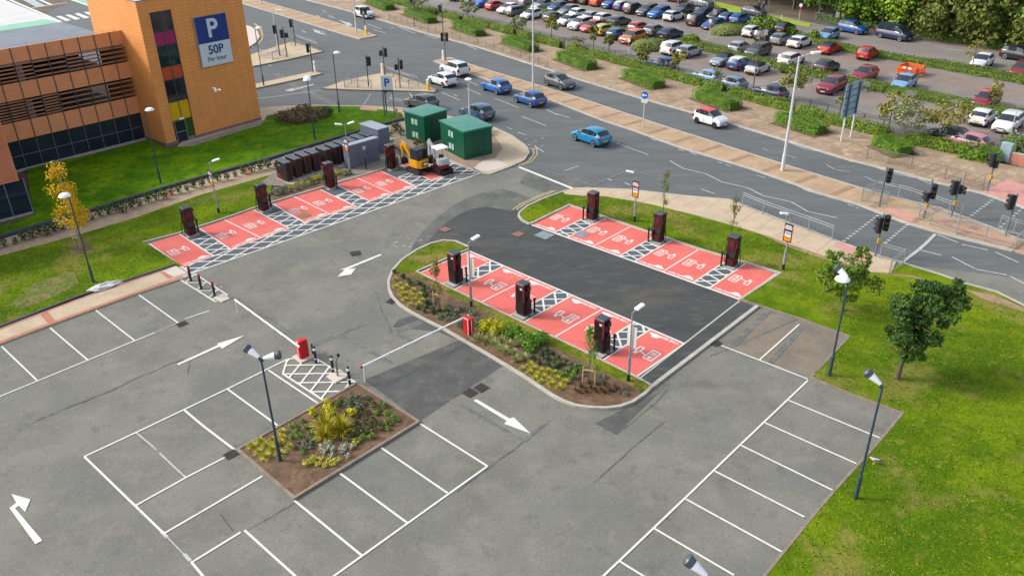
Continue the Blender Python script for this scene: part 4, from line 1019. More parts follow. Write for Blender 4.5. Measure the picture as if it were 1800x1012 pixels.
# ------------------------------------------------------------------ cars
M_TRIM = mat("dark_car_trim", A(44, 44, 46), .6, var=.1)
M_TYRE = mat("tyre_rubber", A(34, 34, 36), .85, var=.1)
M_RIM = mat("alloy_rim", A(184, 188, 192), .35, metal=.4, var=.08)
M_RIMD = mat("dark_rim", A(60, 62, 66), .4, metal=.4, var=.08)
M_CARGLASS = mat("car_glass", A(46, 56, 64), .05, var=.12, scale=.9, spec=.7)
M_HEADL = mat("headlamp_lens", A(214, 220, 226), .15, var=.05, spec=.6)
M_TAILL = mat("tail_lamp_lens", A(176, 26, 34), .2, var=.05)
M_PLATEY = mat("yellow_plate", A(244, 192, 40), .5, var=.03)
M_PLATEW = mat("white_plate", A(236, 236, 232), .5, var=.03)
_paints = {}
def paint(name, rgb):
    if name not in _paints: _paints[name] = mat(name + "_car_paint", A(*rgb), .28, var=.03, coat=.6)
    return _paints[name]
# stations: x, half width, belt height, roof height (0 = no roof there), roof half width
CAR = {
 "hatch": dict(L=4.1, W=1.78, st=[(2.05, .62, .56, 0), (1.97, .80, .66, 0), (1.72, .87, .76, 0), (1.25, .89, .86, 0), (1.0, .89, .93, 0), (.12, .89, .97, 1.38), (-.28, .89, .98, 1.46), (-.38, .89, .985, 1.475), (-1.12, .89, 1.0, 1.46), (-1.28, .89, 1.01, 1.43), (-1.55, .87, 1.03, 1.35), (-1.95, .83, 1.0, 0), (-2.05, .78, .86, 0)], ws=(4, 5), rw=(10, 11), side=((4, 5), (5, 6), (7, 8), (9, 10)), wx=(1.28, -1.28), r=.31),
 "suv": dict(L=4.4, W=1.86, st=[(2.2, .66, .66, 0), (2.12, .84, .80, 0), (1.85, .91, .92, 0), (1.35, .93, 1.0, 0), (1.0, .93, 1.06, 0), (.38, .93, 1.09, 1.56), (-.2, .93, 1.1, 1.64), (-.3, .93, 1.1, 1.645), (-1.15, .93, 1.12, 1.64), (-1.3, .93, 1.13, 1.63), (-1.82, .92, 1.14, 1.56), (-2.1, .88, 1.12, 0), (-2.2, .82, .92, 0)], ws=(4, 5), rw=(10, 11), side=((4, 5), (5, 6), (7, 8), (9, 10)), wx=(1.36, -1.36), r=.35),
 "estate": dict(L=4.65, W=1.84, st=[(2.32, .64, .58, 0), (2.22, .82, .68, 0), (1.95, .90, .78, 0), (1.45, .92, .88, 0), (1.05, .92, .96, 0), (.30, .92, .99, 1.40), (-.25, .92, 1.0, 1.48), (-.35, .92, 1.0, 1.485), (-1.2, .92, 1.02, 1.48), (-1.32, .92, 1.02, 1.475), (-1.98, .91, 1.03, 1.40), (-2.22, .88, 1.0, 0), (-2.32, .82, .86, 0)], ws=(4, 5), rw=(10, 11), side=((4, 5), (5, 6), (7, 8), (9, 10)), wx=(1.42, -1.38), r=.32),
 "saloon": dict(L=4.6, W=1.84, st=[(2.3, .64, .54, 0), (2.2, .82, .64, 0), (1.9, .90, .74, 0), (1.4, .92, .84, 0), (1.0, .92, .91, 0), (.2, .92, .94, 1.36), (-.3, .92, .95, 1.42), (-.4, .92, .95, 1.42), (-1.05, .92, .97, 1.38), (-1.15, .92, .97, 1.36), (-1.35, .91, .98, 1.28), (-1.95, .89, .99, 0), (-2.25, .86, .94, 0), (-2.3, .80, .8, 0)], ws=(4, 5), rw=(10, 11), side=((4, 5), (5, 6), (7, 8), (9, 10)), wx=(1.38, -1.38), r=.32),
 "small": dict(L=3.65, W=1.66, st=[(1.82, .60, .58, 0), (1.74, .76, .70, 0), (1.5, .81, .80, 0), (1.15, .83, .88, 0), (.9, .83, .96, 0), (.25, .83, .99, 1.42), (-.22, .83, 1.0, 1.49), (-.32, .83, 1.0, 1.49), (-.95, .83, 1.02, 1.48), (-1.1, .83, 1.03, 1.47), (-1.48, .82, 1.04, 1.38), (-1.74, .79, 1.0, 0), (-1.82, .72, .84, 0)], ws=(4, 5), rw=(10, 11), side=((4, 5), (5, 6), (7, 8), (9, 10)), wx=(1.15, -1.15), r=.29),
 "cabrio": dict(L=4.05, W=1.76, st=[(2.02, .60, .54, 0), (1.95, .78, .66, 0), (1.7, .85, .78, 0), (1.2, .88, .86, 0), (.78, .88, .92, 0), (.18, .88, .94, 1.32), (-.25, .88, .95, 1.39), (-.33, .88, .95, 1.39), (-.8, .88, .96, 1.36), (-.95, .88, .96, 1.32), (-1.2, .87, .97, 1.22), (-1.5, .85, .97, 0), (-1.92, .80, .90, 0), (-2.02, .72, .78, 0)], ws=(4, 5), rw=(10, 11), side=((4, 5), (5, 6), (7, 8)), wx=(1.26, -1.24), r=.31),
 "van": dict(L=5.0, W=1.94, st=[(2.5, .70, .76, 0), (2.42, .88, .92, 0), (2.15, .95, 1.02, 0), (1.9, .97, 1.08, 0), (1.7, .97, 1.14, 0), (1.05, .97, 1.16, 1.84), (.35, .97, 1.16, 1.94), (.25, .97, 1.16, 1.94), (-.95, .97, 1.16, 1.95), (-1.05, .97, 1.16, 1.95), (-2.2, .97, 1.16, 1.94), (-2.45, .95, 1.14, 0), (-2.5, .92, 1.0, 0)], ws=(4, 5), rw=(10, 11), side=((4, 5), (5, 6), (7, 8), (9, 10)), wx=(1.6, -1.5), r=.34),
}
_proto = {}
def car_proto(kind):
    if kind in _proto: return _proto[kind]
    d = CAR[kind]
    st = d["st"]
    rings = []
    for (x, w, zb, zr) in st:
        end = .10 if abs(x) > d["L"] / 2 - .06 else 0
        zs = .20 + end * .6
        if zr:
            zr += .02; zb -= .04
            wr = w * .79 if kind != "van" else w * .86
            top = [(w * .90, zb + .02), (wr + .02, zr - .07), (wr * .84, zr), (0, zr + .025)]
        else: top = [(w * .90, zb + .015), (w * .74, zb + .035), (w * .50, zb + .05), (0, zb + .06)]
        half = [(w * .86, zs), (w * .985, zs + .10), (w, min(.56, zb - .16)), (w * .965, zb - .07)] + top
        rings.append([(x, -y, z) for y, z in half] + [(x, y, z) for y, z in half[-2::-1]])
    n = len(rings[0])                      # 15 points, 14 faces across
    parts = {k: MB() for k in ("body", "windscreen", "rear_window", "side_window_a", "side_window_b")}
    for k in range(len(rings) - 1):
        for i in range(n - 1):
            q = [rings[k][i], rings[k][i + 1], rings[k + 1][i + 1], rings[k + 1][i]]
            dest, m = "body", 0
            mid = 5 <= i <= 8
            if (k, k + 1) == d["ws"] and mid: dest = "windscreen"
            elif (k, k + 1) == d["rw"] and mid: dest = "rear_window"
            elif (k, k + 1) in d["side"] and i in (4, 9): dest = "side_window_a" if i == 4 else "side_window_b"
            elif (k, k + 1) in ((6, 7), (8, 9)) and i in (4, 9): m = 2
            elif st[k][3] and st[k + 1][3] and 4 <= i <= 9: m = 1
            elif kind == "cabrio" and k in (9, 10) and 4 <= i <= 9: m = 1
            elif i in (0, 13): m = 2
            parts[dest].add(q, [(0, 1, 2, 3)], m)
    b = parts["body"]
    for r_ in (rings[0], rings[-1][::-1]): b.add(r_, [tuple(range(n))[::-1]], 0)
    b.add([p for r_ in rings for p in (r_[0], r_[-1])], [(2 * k, 2 * k + 1, 2 * k + 3, 2 * k + 2) for k in range(len(rings) - 1)], 2)
    L2 = d["L"] / 2
    # dark lower valances, grille, sills, door gaps, wheel arches
    w1 = st[1][1]
    b.box(L2 - .10, L2 + .012, -w1 * .72, w1 * .72, .30, .44, 2); b.box(-L2 - .012, -L2 + .1, -w1 * .78, w1 * .78, .26, .42, 2)
    b.box(L2 - .09, L2 + .006, -w1 * .42, w1 * .42, .50, st[0][2] - .0, 2)
    W2 = d["W"] / 2
    for s in (-1, 1):
        for x in (d["st"][6][0] - .05, .92 if kind != "van" else 1.5): b.box(x - .008, x + .008, s * W2 - .004, s * W2 + .004, .34, .90, 2)
        for x in d["wx"]: b.cyl((x, s * (W2 - .25), d["r"] + .02), (x, s * (W2 + .006), d["r"] + .02), d["r"] + .04, None, 16, 2)
    tmp = []
    for nm, pb in parts.items():
        # weld coincident points for smooth shading
        key, vs, mp = {}, [], []
        for v in pb.v:
            kk = (round(v[0], 4), round(v[1], 4), round(v[2], 4))
            if kk not in key: key[kk] = len(vs); vs.append(v)
            mp.append(key[kk])
        pb.v = vs; 
        fs, ms = [], []
        for f, m in zip(pb.f, pb.m):
            g = tuple(dict.fromkeys(mp[i] for i in f))
            if len(g) > 2: fs.append(g); ms.append(m)
        pb.f, pb.m = fs, ms
    me = {}
    me["body"] = parts["body"].build("body", [M_TRIM, M_TRIM, M_TRIM], link=False, smooth=38).data
    for nm in ("windscreen", "rear_window"): me[nm] = parts[nm].build(nm, M_CARGLASS, link=False, smooth=60).data
    for nm in ("side_window_a", "side_window_b"): me[nm] = parts[nm].build("side_window", M_CARGLASS, link=False, smooth=30).data
    r = d["r"]
    for nm, rim in (("wheel", M_RIM), ("wheel_dark", M_RIMD)):
        mb = MB(); mb.lathe([(r - .03, -.10), (r, -.07), (r, .07), (r - .03, .10)], 16, 0)
        mb.lathe([(r * .70, .095), (r * .66, .108), (r * .2, .09)], 14, 1); mb.lathe([(r * .66, -.108), (r * .70, -.095)], 14, 1)
        me[nm] = mb.build("wheel", [M_TYRE, rim], link=False, smooth=40).data
    zh = st[1][2]
    for s in (-1, 1):
        mb = MB()
        x0, wv = L2 - .02, st[1][1]
        mb.add([(L2 - .20, s * wv * .995, zh - .02), (L2 - .20, s * wv * 1.0, zh - .16), (L2 - .05, s * wv * .86, zh - .20), (L2 + .015, s * wv * .58, zh - .18), (L2 + .008, s * wv * .56, zh - .08), (L2 - .06, s * wv * .80, zh - .015),
                (L2 - .25, s * wv * .8, zh - .02), (L2 - .25, s * wv * .8, zh - .18)], [(0, 1, 2, 5), (5, 2, 3, 4), (0, 5, 4, 6), (1, 7, 3, 2)])
        me["headlight%d" % s] = mb.build("headlight", M_HEADL, link=False).data
        mb = MB(); zb = st[-2][2]; wt = st[-2][1]
        tall = .34 if kind in ("suv", "van", "small") else .20
        mb.box(-L2 - .004 + (.0), -L2 + .22, s * wt * .78 if s > 0 else -wt * 1.015, wt * 1.015 if s > 0 else -wt * .78, zb - .10 - tall, zb - .10)
        me["tail_light%d" % s] = mb.build("tail_light", M_TAILL, link=False).data
    mb = MB(); mb.box(-L2 - .03, -L2 - .013, -.26, .26, .48, .60); me["rear_plate"] = mb.build("number_plate", M_PLATEY, link=False).data
    mb = MB(); mb.box(L2 + .013, L2 + .03, -.26, .26, .34, .45); me["front_plate"] = mb.build("number_plate", M_PLATEW, link=False).data
    for s in (-1, 1):
        mb = MB(); mb.bbox(.70 if kind != "van" else 1.35, .84 if kind != "van" else 1.5, s * (W2 + .02) - .09, s * (W2 + .02) + .09, .96 if kind not in ("van", "suv") else 1.1, 1.09 if kind not in ("van", "suv") else 1.25, .02)
        me["mirror%d" % s] = mb.build("mirror", M_TRIM, link=False).data
    mb = MB(); mb.tube([(-1.3, 0, st[8][3] if st[8][3] else 1.4), (-1.42, 0, (st[8][3] or 1.4) + .2)], .008, 4)
    _proto[kind] = (d, me)
    return _proto[kind]
def car(kind, pos, heading, col, label, roof=None, dark_wheels=False, group=None, name=None):
    """pos = ground point (pixels of the survey photo) below the car's middle; heading in degrees"""
    d, me = car_proto(kind)
    p = G(*pos)
    t = thing(name or ("parked_van" if kind == "van" else "parked_car" if group and "parked" in group else "car"), (p.x, p.y, .012), rad(heading), label, "van" if kind == "van" else "car", group)
    t.scale = (.95, .97, 1.01)
    pm = paint(*col)
    rm = paint(*roof) if roof else pm
    if kind == "cabrio" and not roof: rm = M_FABRIC
    def part(mesh, nm, loc=(0, 0, 0), rot=(0, 0, 0)):
        o = bpy.data.objects.new(nm, mesh); COL.objects.link(o); o.parent = t; o.location = loc; o.rotation_euler = rot
        return o
    o = part(me["body"], "body")
    for i, m in enumerate((pm, rm)):
        o.material_slots[i].link = 'OBJECT'; o.material_slots[i].material = m
    part(me["windscreen"], "windscreen"); part(me["rear_window"], "rear_window")
    part(me["side_window_a"], "side_window"); part(me["side_window_b"], "side_window")
    wm = me["wheel_dark" if dark_wheels else "wheel"]
    for x in d["wx"]:
        part(wm, "wheel", (x, -d["W"] / 2 + .06, d["r"]), (rad(90), 0, 0)); part(wm, "wheel", (x, d["W"] / 2 - .06, d["r"]), (rad(-90), 0, 0))
    for s in (-1, 1):
        part(me["headlight%d" % s], "headlight"); part(me["tail_light%d" % s], "tail_light")
        o = part(me["mirror%d" % s], "mirror"); o.material_slots[0].link = 'OBJECT'; o.material_slots[0].material = pm
    part(me["rear_plate"], "number_plate"); part(me["front_plate"], "number_plate")
    return t
M_FABRIC = mat("black_soft_top", A(40, 40, 44), .85, var=.1)
WHT, PEARL, SILV, GREY, DGREY, BLK = ("white", (240, 242, 244)), ("pearl_white", (222, 226, 232)), ("silver", (176, 182, 188)), ("grey", (122, 130, 136)), ("dark_grey", (82, 88, 94)), ("black", (44, 46, 52))
BLUE, BLUE2, TEAL, NAVY, STEEL, LBLUE = ("bright_blue", (10, 108, 196)), ("royal_blue", (12, 88, 160)), ("teal_blue", (12, 138, 190)), ("navy", (40, 54, 92)), ("steel_blue", (54, 92, 132)), ("pale_blue", (128, 172, 214))
REDC, MAROON, ORNG, YEL, PINKR, BRONZE = ("red", (198, 38, 40)), ("maroon", (142, 30, 54)), ("orange", (214, 92, 30)), ("lime_yellow", (214, 206, 60)), ("coral_red", (220, 74, 72)), ("copper_orange", (206, 120, 62))
RD = 127.0
g = "cars driving on the dual carriageway"
car("suv", (799, 131), RD, PEARL, "pearl white people carrier queuing beside the tan central reservation, with black rear window", group=g)
car("hatch", (778, 149), RD + 2, WHT, "white small hatchback queuing beside the yellow keep-left bollard", group=g)
car("hatch", (741, 189), RD + 10, DGREY, "dark grey hatchback just behind the farther green substation", group=g)
car("hatch", (872, 161), RD, BLUE, "bright blue hatchback, second of the two blue cars by the reservation", group=g)
car("hatch", (931, 183), RD, BLUE2, "royal blue hatchback directly below the tall white lamp column", group=g)
car("hatch", (838, 207), RD + 6, STEEL, "steel blue hatchback behind the nearer green substation", group=g)
car("hatch", (984, 153), RD - 180, DGREY, "dark grey hatchback alone on the far carriageway by a hedge", group=g)
car("hatch", (1038, 250), RD + 1, TEAL, "shiny teal blue hatchback alone on the near carriageway", group=g)
car("small", (1249, 219), RD - 180, WHT, "small white car with a red roof on the far carriageway", roof=PINKR, dark_wheels=True, group=g)
car("suv", (641, 31), RD - 178, PEARL, "white crossover waiting at the stop line, far carriageway", group=g)
F_, R_ = -135.0, 45.0
g = "cars parked in the far car park"
PK = [
 ("hatch", (830, 5), F_, WHT, "white car with blue bonnet behind the roadside tree, edge of photo"),
 ("hatch", (806, 1), F_, DGREY, "dark car at the top edge, leftmost of the front parking row"),
 ("suv", (851, 12), F_, BLUE, "bright blue car beside a red hatchback in the front parking row"),
 ("hatch", (872, 17), R_, REDC, "red hatchback with dark roof between blue and white cars, front row"),
 ("hatch", (893, 23), F_, WHT, "white hatchback facing the road between red and dark grey cars"),
 ("estate", (909, 27), R_, DGREY, "dark grey estate tucked between two white cars, front row"),
 ("hatch", (934, 33), F_, WHT, "white car with dark roof beside the tall white lamp column"),
 ("hatch", (974, 38), R_, NAVY, "navy hatchback seen from behind, left of two white cars"),
 ("hatch", (998, 44), F_, WHT, "white hatchback with white roof next to the navy hatchback"),
 ("suv", (1020, 51), F_, WHT, "large white crossover with dark sunroof next to a coral red car"),
 ("hatch", (1040, 55), F_, PINKR, "coral red car between a white crossover and a lime yellow car"),
 ("small", (1062, 61), R_, YEL, "lime yellow hatchback, the only yellow car in view"),
 ("hatch", (1087, 68), R_, BLUE2, "blue hatchback between the lime yellow and copper orange cars"),
 ("suv", (1111, 75), F_, BRONZE, "copper orange crossover beside a grassy mound"),
 ("suv", (1184, 94), R_, WHT, "white crossover seen from behind beside a silver hatchback"),
 ("hatch", (1211, 99), R_, SILV, "silver hatchback with dark windows beside a white crossover"),
 ("cabrio", (1270, 114), F_, ("silver_blue", (140, 156, 170)), "silver blue sports coupe with black soft top facing the road"),
 ("small", (1299, 121), R_, BLUE2, "dark blue mini-sized car with a white roof"),
 ("cabrio", (1331, 128), R_, ("pale_silver", (206, 212, 214)), "pale silver rounded cabriolet with black soft top"),
 ("suv", (1460, 161), F_, MAROON, "maroon estate parked alone facing the road"),
 ("hatch", (1725, 216), R_, WHT, "white coupe-like hatchback next to the white estate at far right"),
 ("estate", (1769, 227), F_, WHT, "white estate facing the road at the right edge of the car park"),
 ("suv", (930, 11), R_, GREY, "grey car across the planted strip, top left of second row"),
 ("hatch", (952, 16), F_, SILV, "silver green car half hidden by the planted strip"),
 ("hatch", (980, 20), F_, STEEL, "dusty blue car half hidden by the planted strip"),
 ("hatch", (999, 26), F_, GREY, "mid grey car behind the planted strip, left of a white hatchback"),
 ("hatch", (1019, 31), R_, WHT, "white hatchback in the second row, back to back with a white crossover"),
 ("hatch", (1043, 37), R_, SILV, "silver hatchback in the second row between two white cars"),
 ("hatch", (1063, 40), R_, WHT, "white car in the second row directly behind the lime yellow car"),
 ("saloon", (1088, 45), R_, DGREY, "dark grey saloon in the second row with its windows showing"),
 ("hatch", (1124, 56), R_, PINKR, "coral red car in the second row behind the copper orange crossover"),
 ("hatch", (1151, 61), R_, GREY, "purplish grey hatchback in the second row by the bushes"),
 ("saloon", (1178, 67), R_, NAVY, "navy saloon in the second row next to tall bushes"),
 ("hatch", (1300, 92), R_, SILV, "silver white car showing above the strip behind the mini-sized car"),
 ("suv", (1331, 99), F_, DGREY, "dark grey car with open look behind the pale silver cabriolet"),
 ("estate", (1390, 113), R_, WHT, "white estate behind the hedge strip near the tall bent lamp"),
 ("hatch", (1452, 126), R_, BLK, "black hatchback behind the hedge strip above the maroon estate"),
 ("hatch", (1518, 140), F_, MAROON, "dark red hatchback facing the road behind the hedge strip"),
 ("hatch", (1587, 155), F_, LBLUE, "pale blue hatchback below the orange plastic barrier"),
 ("hatch", (1731, 186), F_, MAROON, "dark red car with pink roof beside an autumn sapling", PINKR),
 ("hatch", (992, 3), R_, BLK, "black car at the top edge, left end of the third row"),
 ("hatch", (1015, 4), R_, MAROON, "dark red car at the top edge in the third row"),
 ("hatch", (1034, 7), R_, BLK, "black hatchback with dark plate in the third row, left of orange car"),
 ("suv", (1055, 10), R_, ORNG, "orange hatchback in the third row between black and blue cars"),
 ("suv", (1076, 14), F_, BLUE2, "royal blue crossover in the third row next to the orange car"),
 ("small", (1094, 18), R_, BLUE2, "blue small car with white roof in the third row", WHT),
 ("suv", (1114, 23), R_, BLK, "black car with yellow plate in the third row"),
 ("suv", (1137, 27), F_, DGREY, "dark grey crossover facing out in the third row"),
 ("suv", (1158, 31), F_, BLUE, "bright blue crossover in the third row beside a white hatchback"),
 ("hatch", (1184, 36), R_, WHT, "white hatchback with black wheels at the end of the third row"),
 ("suv", (1226, 44), R_, BLK, "black hatchback beside the royal blue saloon in the third row"),
 ("saloon", (1254, 50), F_, BLUE2, "royal blue saloon beside the big grassy mound"),
 ("small", (1321, 64), R_, WHT, "small white car seen from behind right of the big grassy mound"),
 ("estate", (1346, 70), R_, BLK, "black estate between the small white car and a grey hatchback"),
 ("hatch", (1373, 77), R_, GREY, "grey hatchback between a black estate and a white saloon"),
 ("saloon", (1405, 82), R_, WHT, "white saloon with glass roof and black wheels"),
 ("cabrio", (1457, 93), R_, REDC, "red cabriolet with a black soft top"),
 ("small", (1524, 103), R_, REDC, "small rounded red car, right of the red cabriolet"),
 ("saloon", (1201, 23), F_, DGREY, "dark grey saloon behind the planted strip near the white hatchback"),
 ("hatch", (1235, 31), F_, NAVY, "dark blue car behind the planted strip above the black hatchback"),
 ("hatch", (1260, 34), F_, BLK, "black car with shiny roof behind the planted strip"),
 ("hatch", (1281, 39), R_, BLUE2, "blue car with green reflections behind the grassy mound"),
 ("hatch", (1300, 41), R_, BLUE, "bright blue car roof showing behind the grassy mound"),
 ("hatch", (1379, 57), R_, BLK, "black car half hidden behind the leafy bush"),
 ("hatch", (1455, 69), F_, LBLUE, "pale blue hatchback by the lamp with four heads"),
 ("hatch", (1724, 117), F_, WHT, "white hatchback half hidden by an autumn sapling"),
 ("hatch", (1793, 132), F_, ("dark_red_brown", (130, 44, 40)), "dark red car at the right edge behind the hedge strip"),
 ("hatch", (1188, 4), RD - 180, MAROON, "dark red car on the upper lane beside the grass"),
 ("suv", (1233, 12), RD - 178, GREY, "grey crossover on the upper lane beside the bright grass strip"),
 ("hatch", (1325, 28), RD - 178, DGREY, "dark grey car by the two people at the wood's edge"),
 ("suv", (1498, 58), RD - 184, BLUE2, "bright blue off-road car parked along the trees"),
 ("van", (1570, 69), RD - 184, ("navy_blue_van", (38, 48, 84)), "navy camper van with a white roof rail parked along the trees"),
 ("suv", (1790, 106), RD - 180, ("black_blue", (36, 38, 48)), "black crossover at the right edge along the trees"),
 ("hatch", (1160, 121), RD, STEEL, "dull blue car behind the railings beside a roadside tree"),
 ("hatch", (1240, 144), RD, LBLUE, "pale blue car partly behind the railings, one of two"),
 ("hatch", (1281, 156), RD, ("blue_grey", (112, 142, 168)), "blue grey car behind the railings right of the pale blue one"),
 ("hatch", (1351, 172), RD, NAVY, "navy car behind the railings by the tall bent lamp"),
 ("hatch", (1662, 250), RD, BLK, "black car behind the railings beside a pink one"),
 ("hatch", (1697, 260), RD, ("pale_pink", (206, 130, 150)), "pink car seen through the railings at far right"),
]
rj = random.Random(21)
for q in PK:
    kind, pos, h, col, lab = q[:5]
    car(kind, pos, h + rj.uniform(-2, 2), col, lab, roof=q[5] if len(q) > 5 else (WHT if "with a white roof" in lab and kind == "small" else None), dark_wheels="black wheels" in lab, group=g)
# ------------------------------------------------------------------ lamp columns
def pole_parts(t, h, r0, r1, m, base_h=1.1, base_r=None, mb_base=None):
    mb = MB(); mb.cyl((0, 0, base_h * .98), (0, 0, h), r0, r1, 10); mb.build("pole", m, t, smooth=40)
    mb = MB(); mb.cyl((0, 0, 0), (0, 0, base_h), base_r or r0 * 1.7, (base_r or r0 * 1.7), 10); mb.cyl((0, 0, base_h), (0, 0, base_h + .08), base_r or r0 * 1.7, r0, 10, caps=False)
    mb.build("base", mb_base or m, t, smooth=40)
def cone_head(t, h, a, tilt, dome=False):
    d = Vector((math.cos(a) * math.cos(tilt), math.sin(a) * math.cos(tilt), math.sin(tilt)))
    p = Vector((0, 0, h))
    if dome:
        mb = MB(); M = Matrix.Translation(p + d * .42 + Vector((0, 0, .02)))
        mb.lathe([(.02, .20), (.20, .17), (.33, .08), (.36, 0), (.10, -.03)], 14, 0, M); o = mb.build("lamp_head", M_LAMPW, t, smooth=50)
        mb = MB(); mb.cyl(p, p + d * .42, .035, .035, 8); mb.build("arm", M_LAMPG, t)
        return
    mb = MB(); mb.cyl(p + d * .10, p + d * .58, .07, .165, 14); o = mb.build("lamp_head", M_LAMPW, t, smooth=40)
    mb = MB(); mb.cyl(p + d * .581, p + d * .78, .168, .205, 14); mb.cyl(p + d * .78, p + d * .84, .205, .15, 14); mb.build("end_cap", M_LAMPG, o, smooth=40)
    mb = MB(); mb.cyl(p - Vector((0, 0, .15)), p + d * .14, .05, .06, 8); mb.build("arm", M_BLUEP, t)
def cone_lamp(base, top_y, heads, label, h=None, m=None, thin=False, top=None):
    p = G(*base) if top is None else G(*top, h); h = h or HT(base, top_y)
    t = thing("street_lamp", (p.x, p.y, .1), 0, label, "lamp post", "dark lamp columns of the car park")
    pole_parts(t, h, .055 if not thin else .045, .042, m or M_BLUEP, 1.15, .085)
    for a, tilt, dome in heads: cone_head(t, h, rad(a), rad(tilt), dome)
    return t
cone_lamp((493, 812), 634, [(155, 28, False), (10, 8, False)], "dark lamp column standing in the square planting bed, two cone heads")
cone_lamp((1457, 662), 492, [(140, 30, False), (205, 0, True)], "dark lamp column at the notch of the lawn with one cone and one dome")
cone_lamp((1503, 878), 682, [(145, 32, False)], "dark lamp column near the standing gull, one pale cone head")
cone_lamp(None, 0, [(150, 30, False)], "lamp head cut off by the bottom edge of the photo", h=5.9, top=(1246, 1020))
cone_lamp((165, 498), 352, [(150, 10, True)], "dark lamp column in front of the yellow tree with a pale dome head")
cone_lamp((283, 324), 206, [(20, 10, True)], "dark lamp column on the lawn close to the left side of the tower", h=6.0)
cone_lamp((554, 247), 142, [(100, 5, True), (280, 5, True)], "dark lamp column on the lawn beside the reddish shrub bed")
cone_lamp((597, 199), 97, [(20, 5, True)], "slim lamp column at the pavement edge by the P sign road", thin=True)
cone_lamp((464, 152), 53, [(20, 5, True)], "slim grey lamp column right beside the tower's road corner", thin=True)
def tall_lamp(base, top_y, a, label, r=.11, arm=1.2, h=None, m=None, disc=False):
    p = G(*base); h = h or HT(base, top_y)
    t = thing("street_lamp", (p.x, p.y, .1), 0, label, "street lamp", "white street lamps along the dual carriageway")
    pole_parts(t, h, r, r * .62, m or M_WHITEP, 1.4, r * 1.25)
    d = Vector((math.cos(rad(a)), math.sin(rad(a)), .12))
    if disc:
        mb = MB(); mb.lathe([(.05, -.1), (.34, -.02), (.36, .05), (.25, .13), (.02, .15)], 14, 0, Matrix.Translation((0, 0, h))); mb.build("lamp_head", M_LAMPW, t, smooth=40)
    else:
        mb = MB(); mb.cyl((0, 0, h - .05), Vector((0, 0, h)) + d * arm, .05, .04, 8); mb.build("arm", m or M_WHITEP, t)
        e = Vector((0, 0, h)) + d * arm
        mb = MB(); mb.bbox(-.1, .75, -.17, .17, -.05, .10, .04, 0, Matrix.Translation(e) @ Matrix.Rotation(rad(a), 4, 'Z')); mb.build("lamp_head", M_LAMPW, t)
    return t
tall_lamp((937, 160), -20, 40, "very tall white lamp column on the reservation behind two blue cars", h=11.5)
tall_lamp((1375, 302), 102, 20, "tall white lamp column with bent arm leaning over the road", r=.13)
tall_lamp((627, 58), -60, 0, "white lamp column at the tip of the far reservation beside keep-left bollard", h=8.5)
tall_lamp((460, 9), -80, 0, "white lamp column on the far reservation, top left", h=8.5)
tall_lamp((491, 99), 21, 10, "white lamp column on the triangular island among traffic lights", arm=.5)
tall_lamp((826, 214), 142, 0, "white lamp post with a disc head right behind the green substations", disc=True, r=.08)
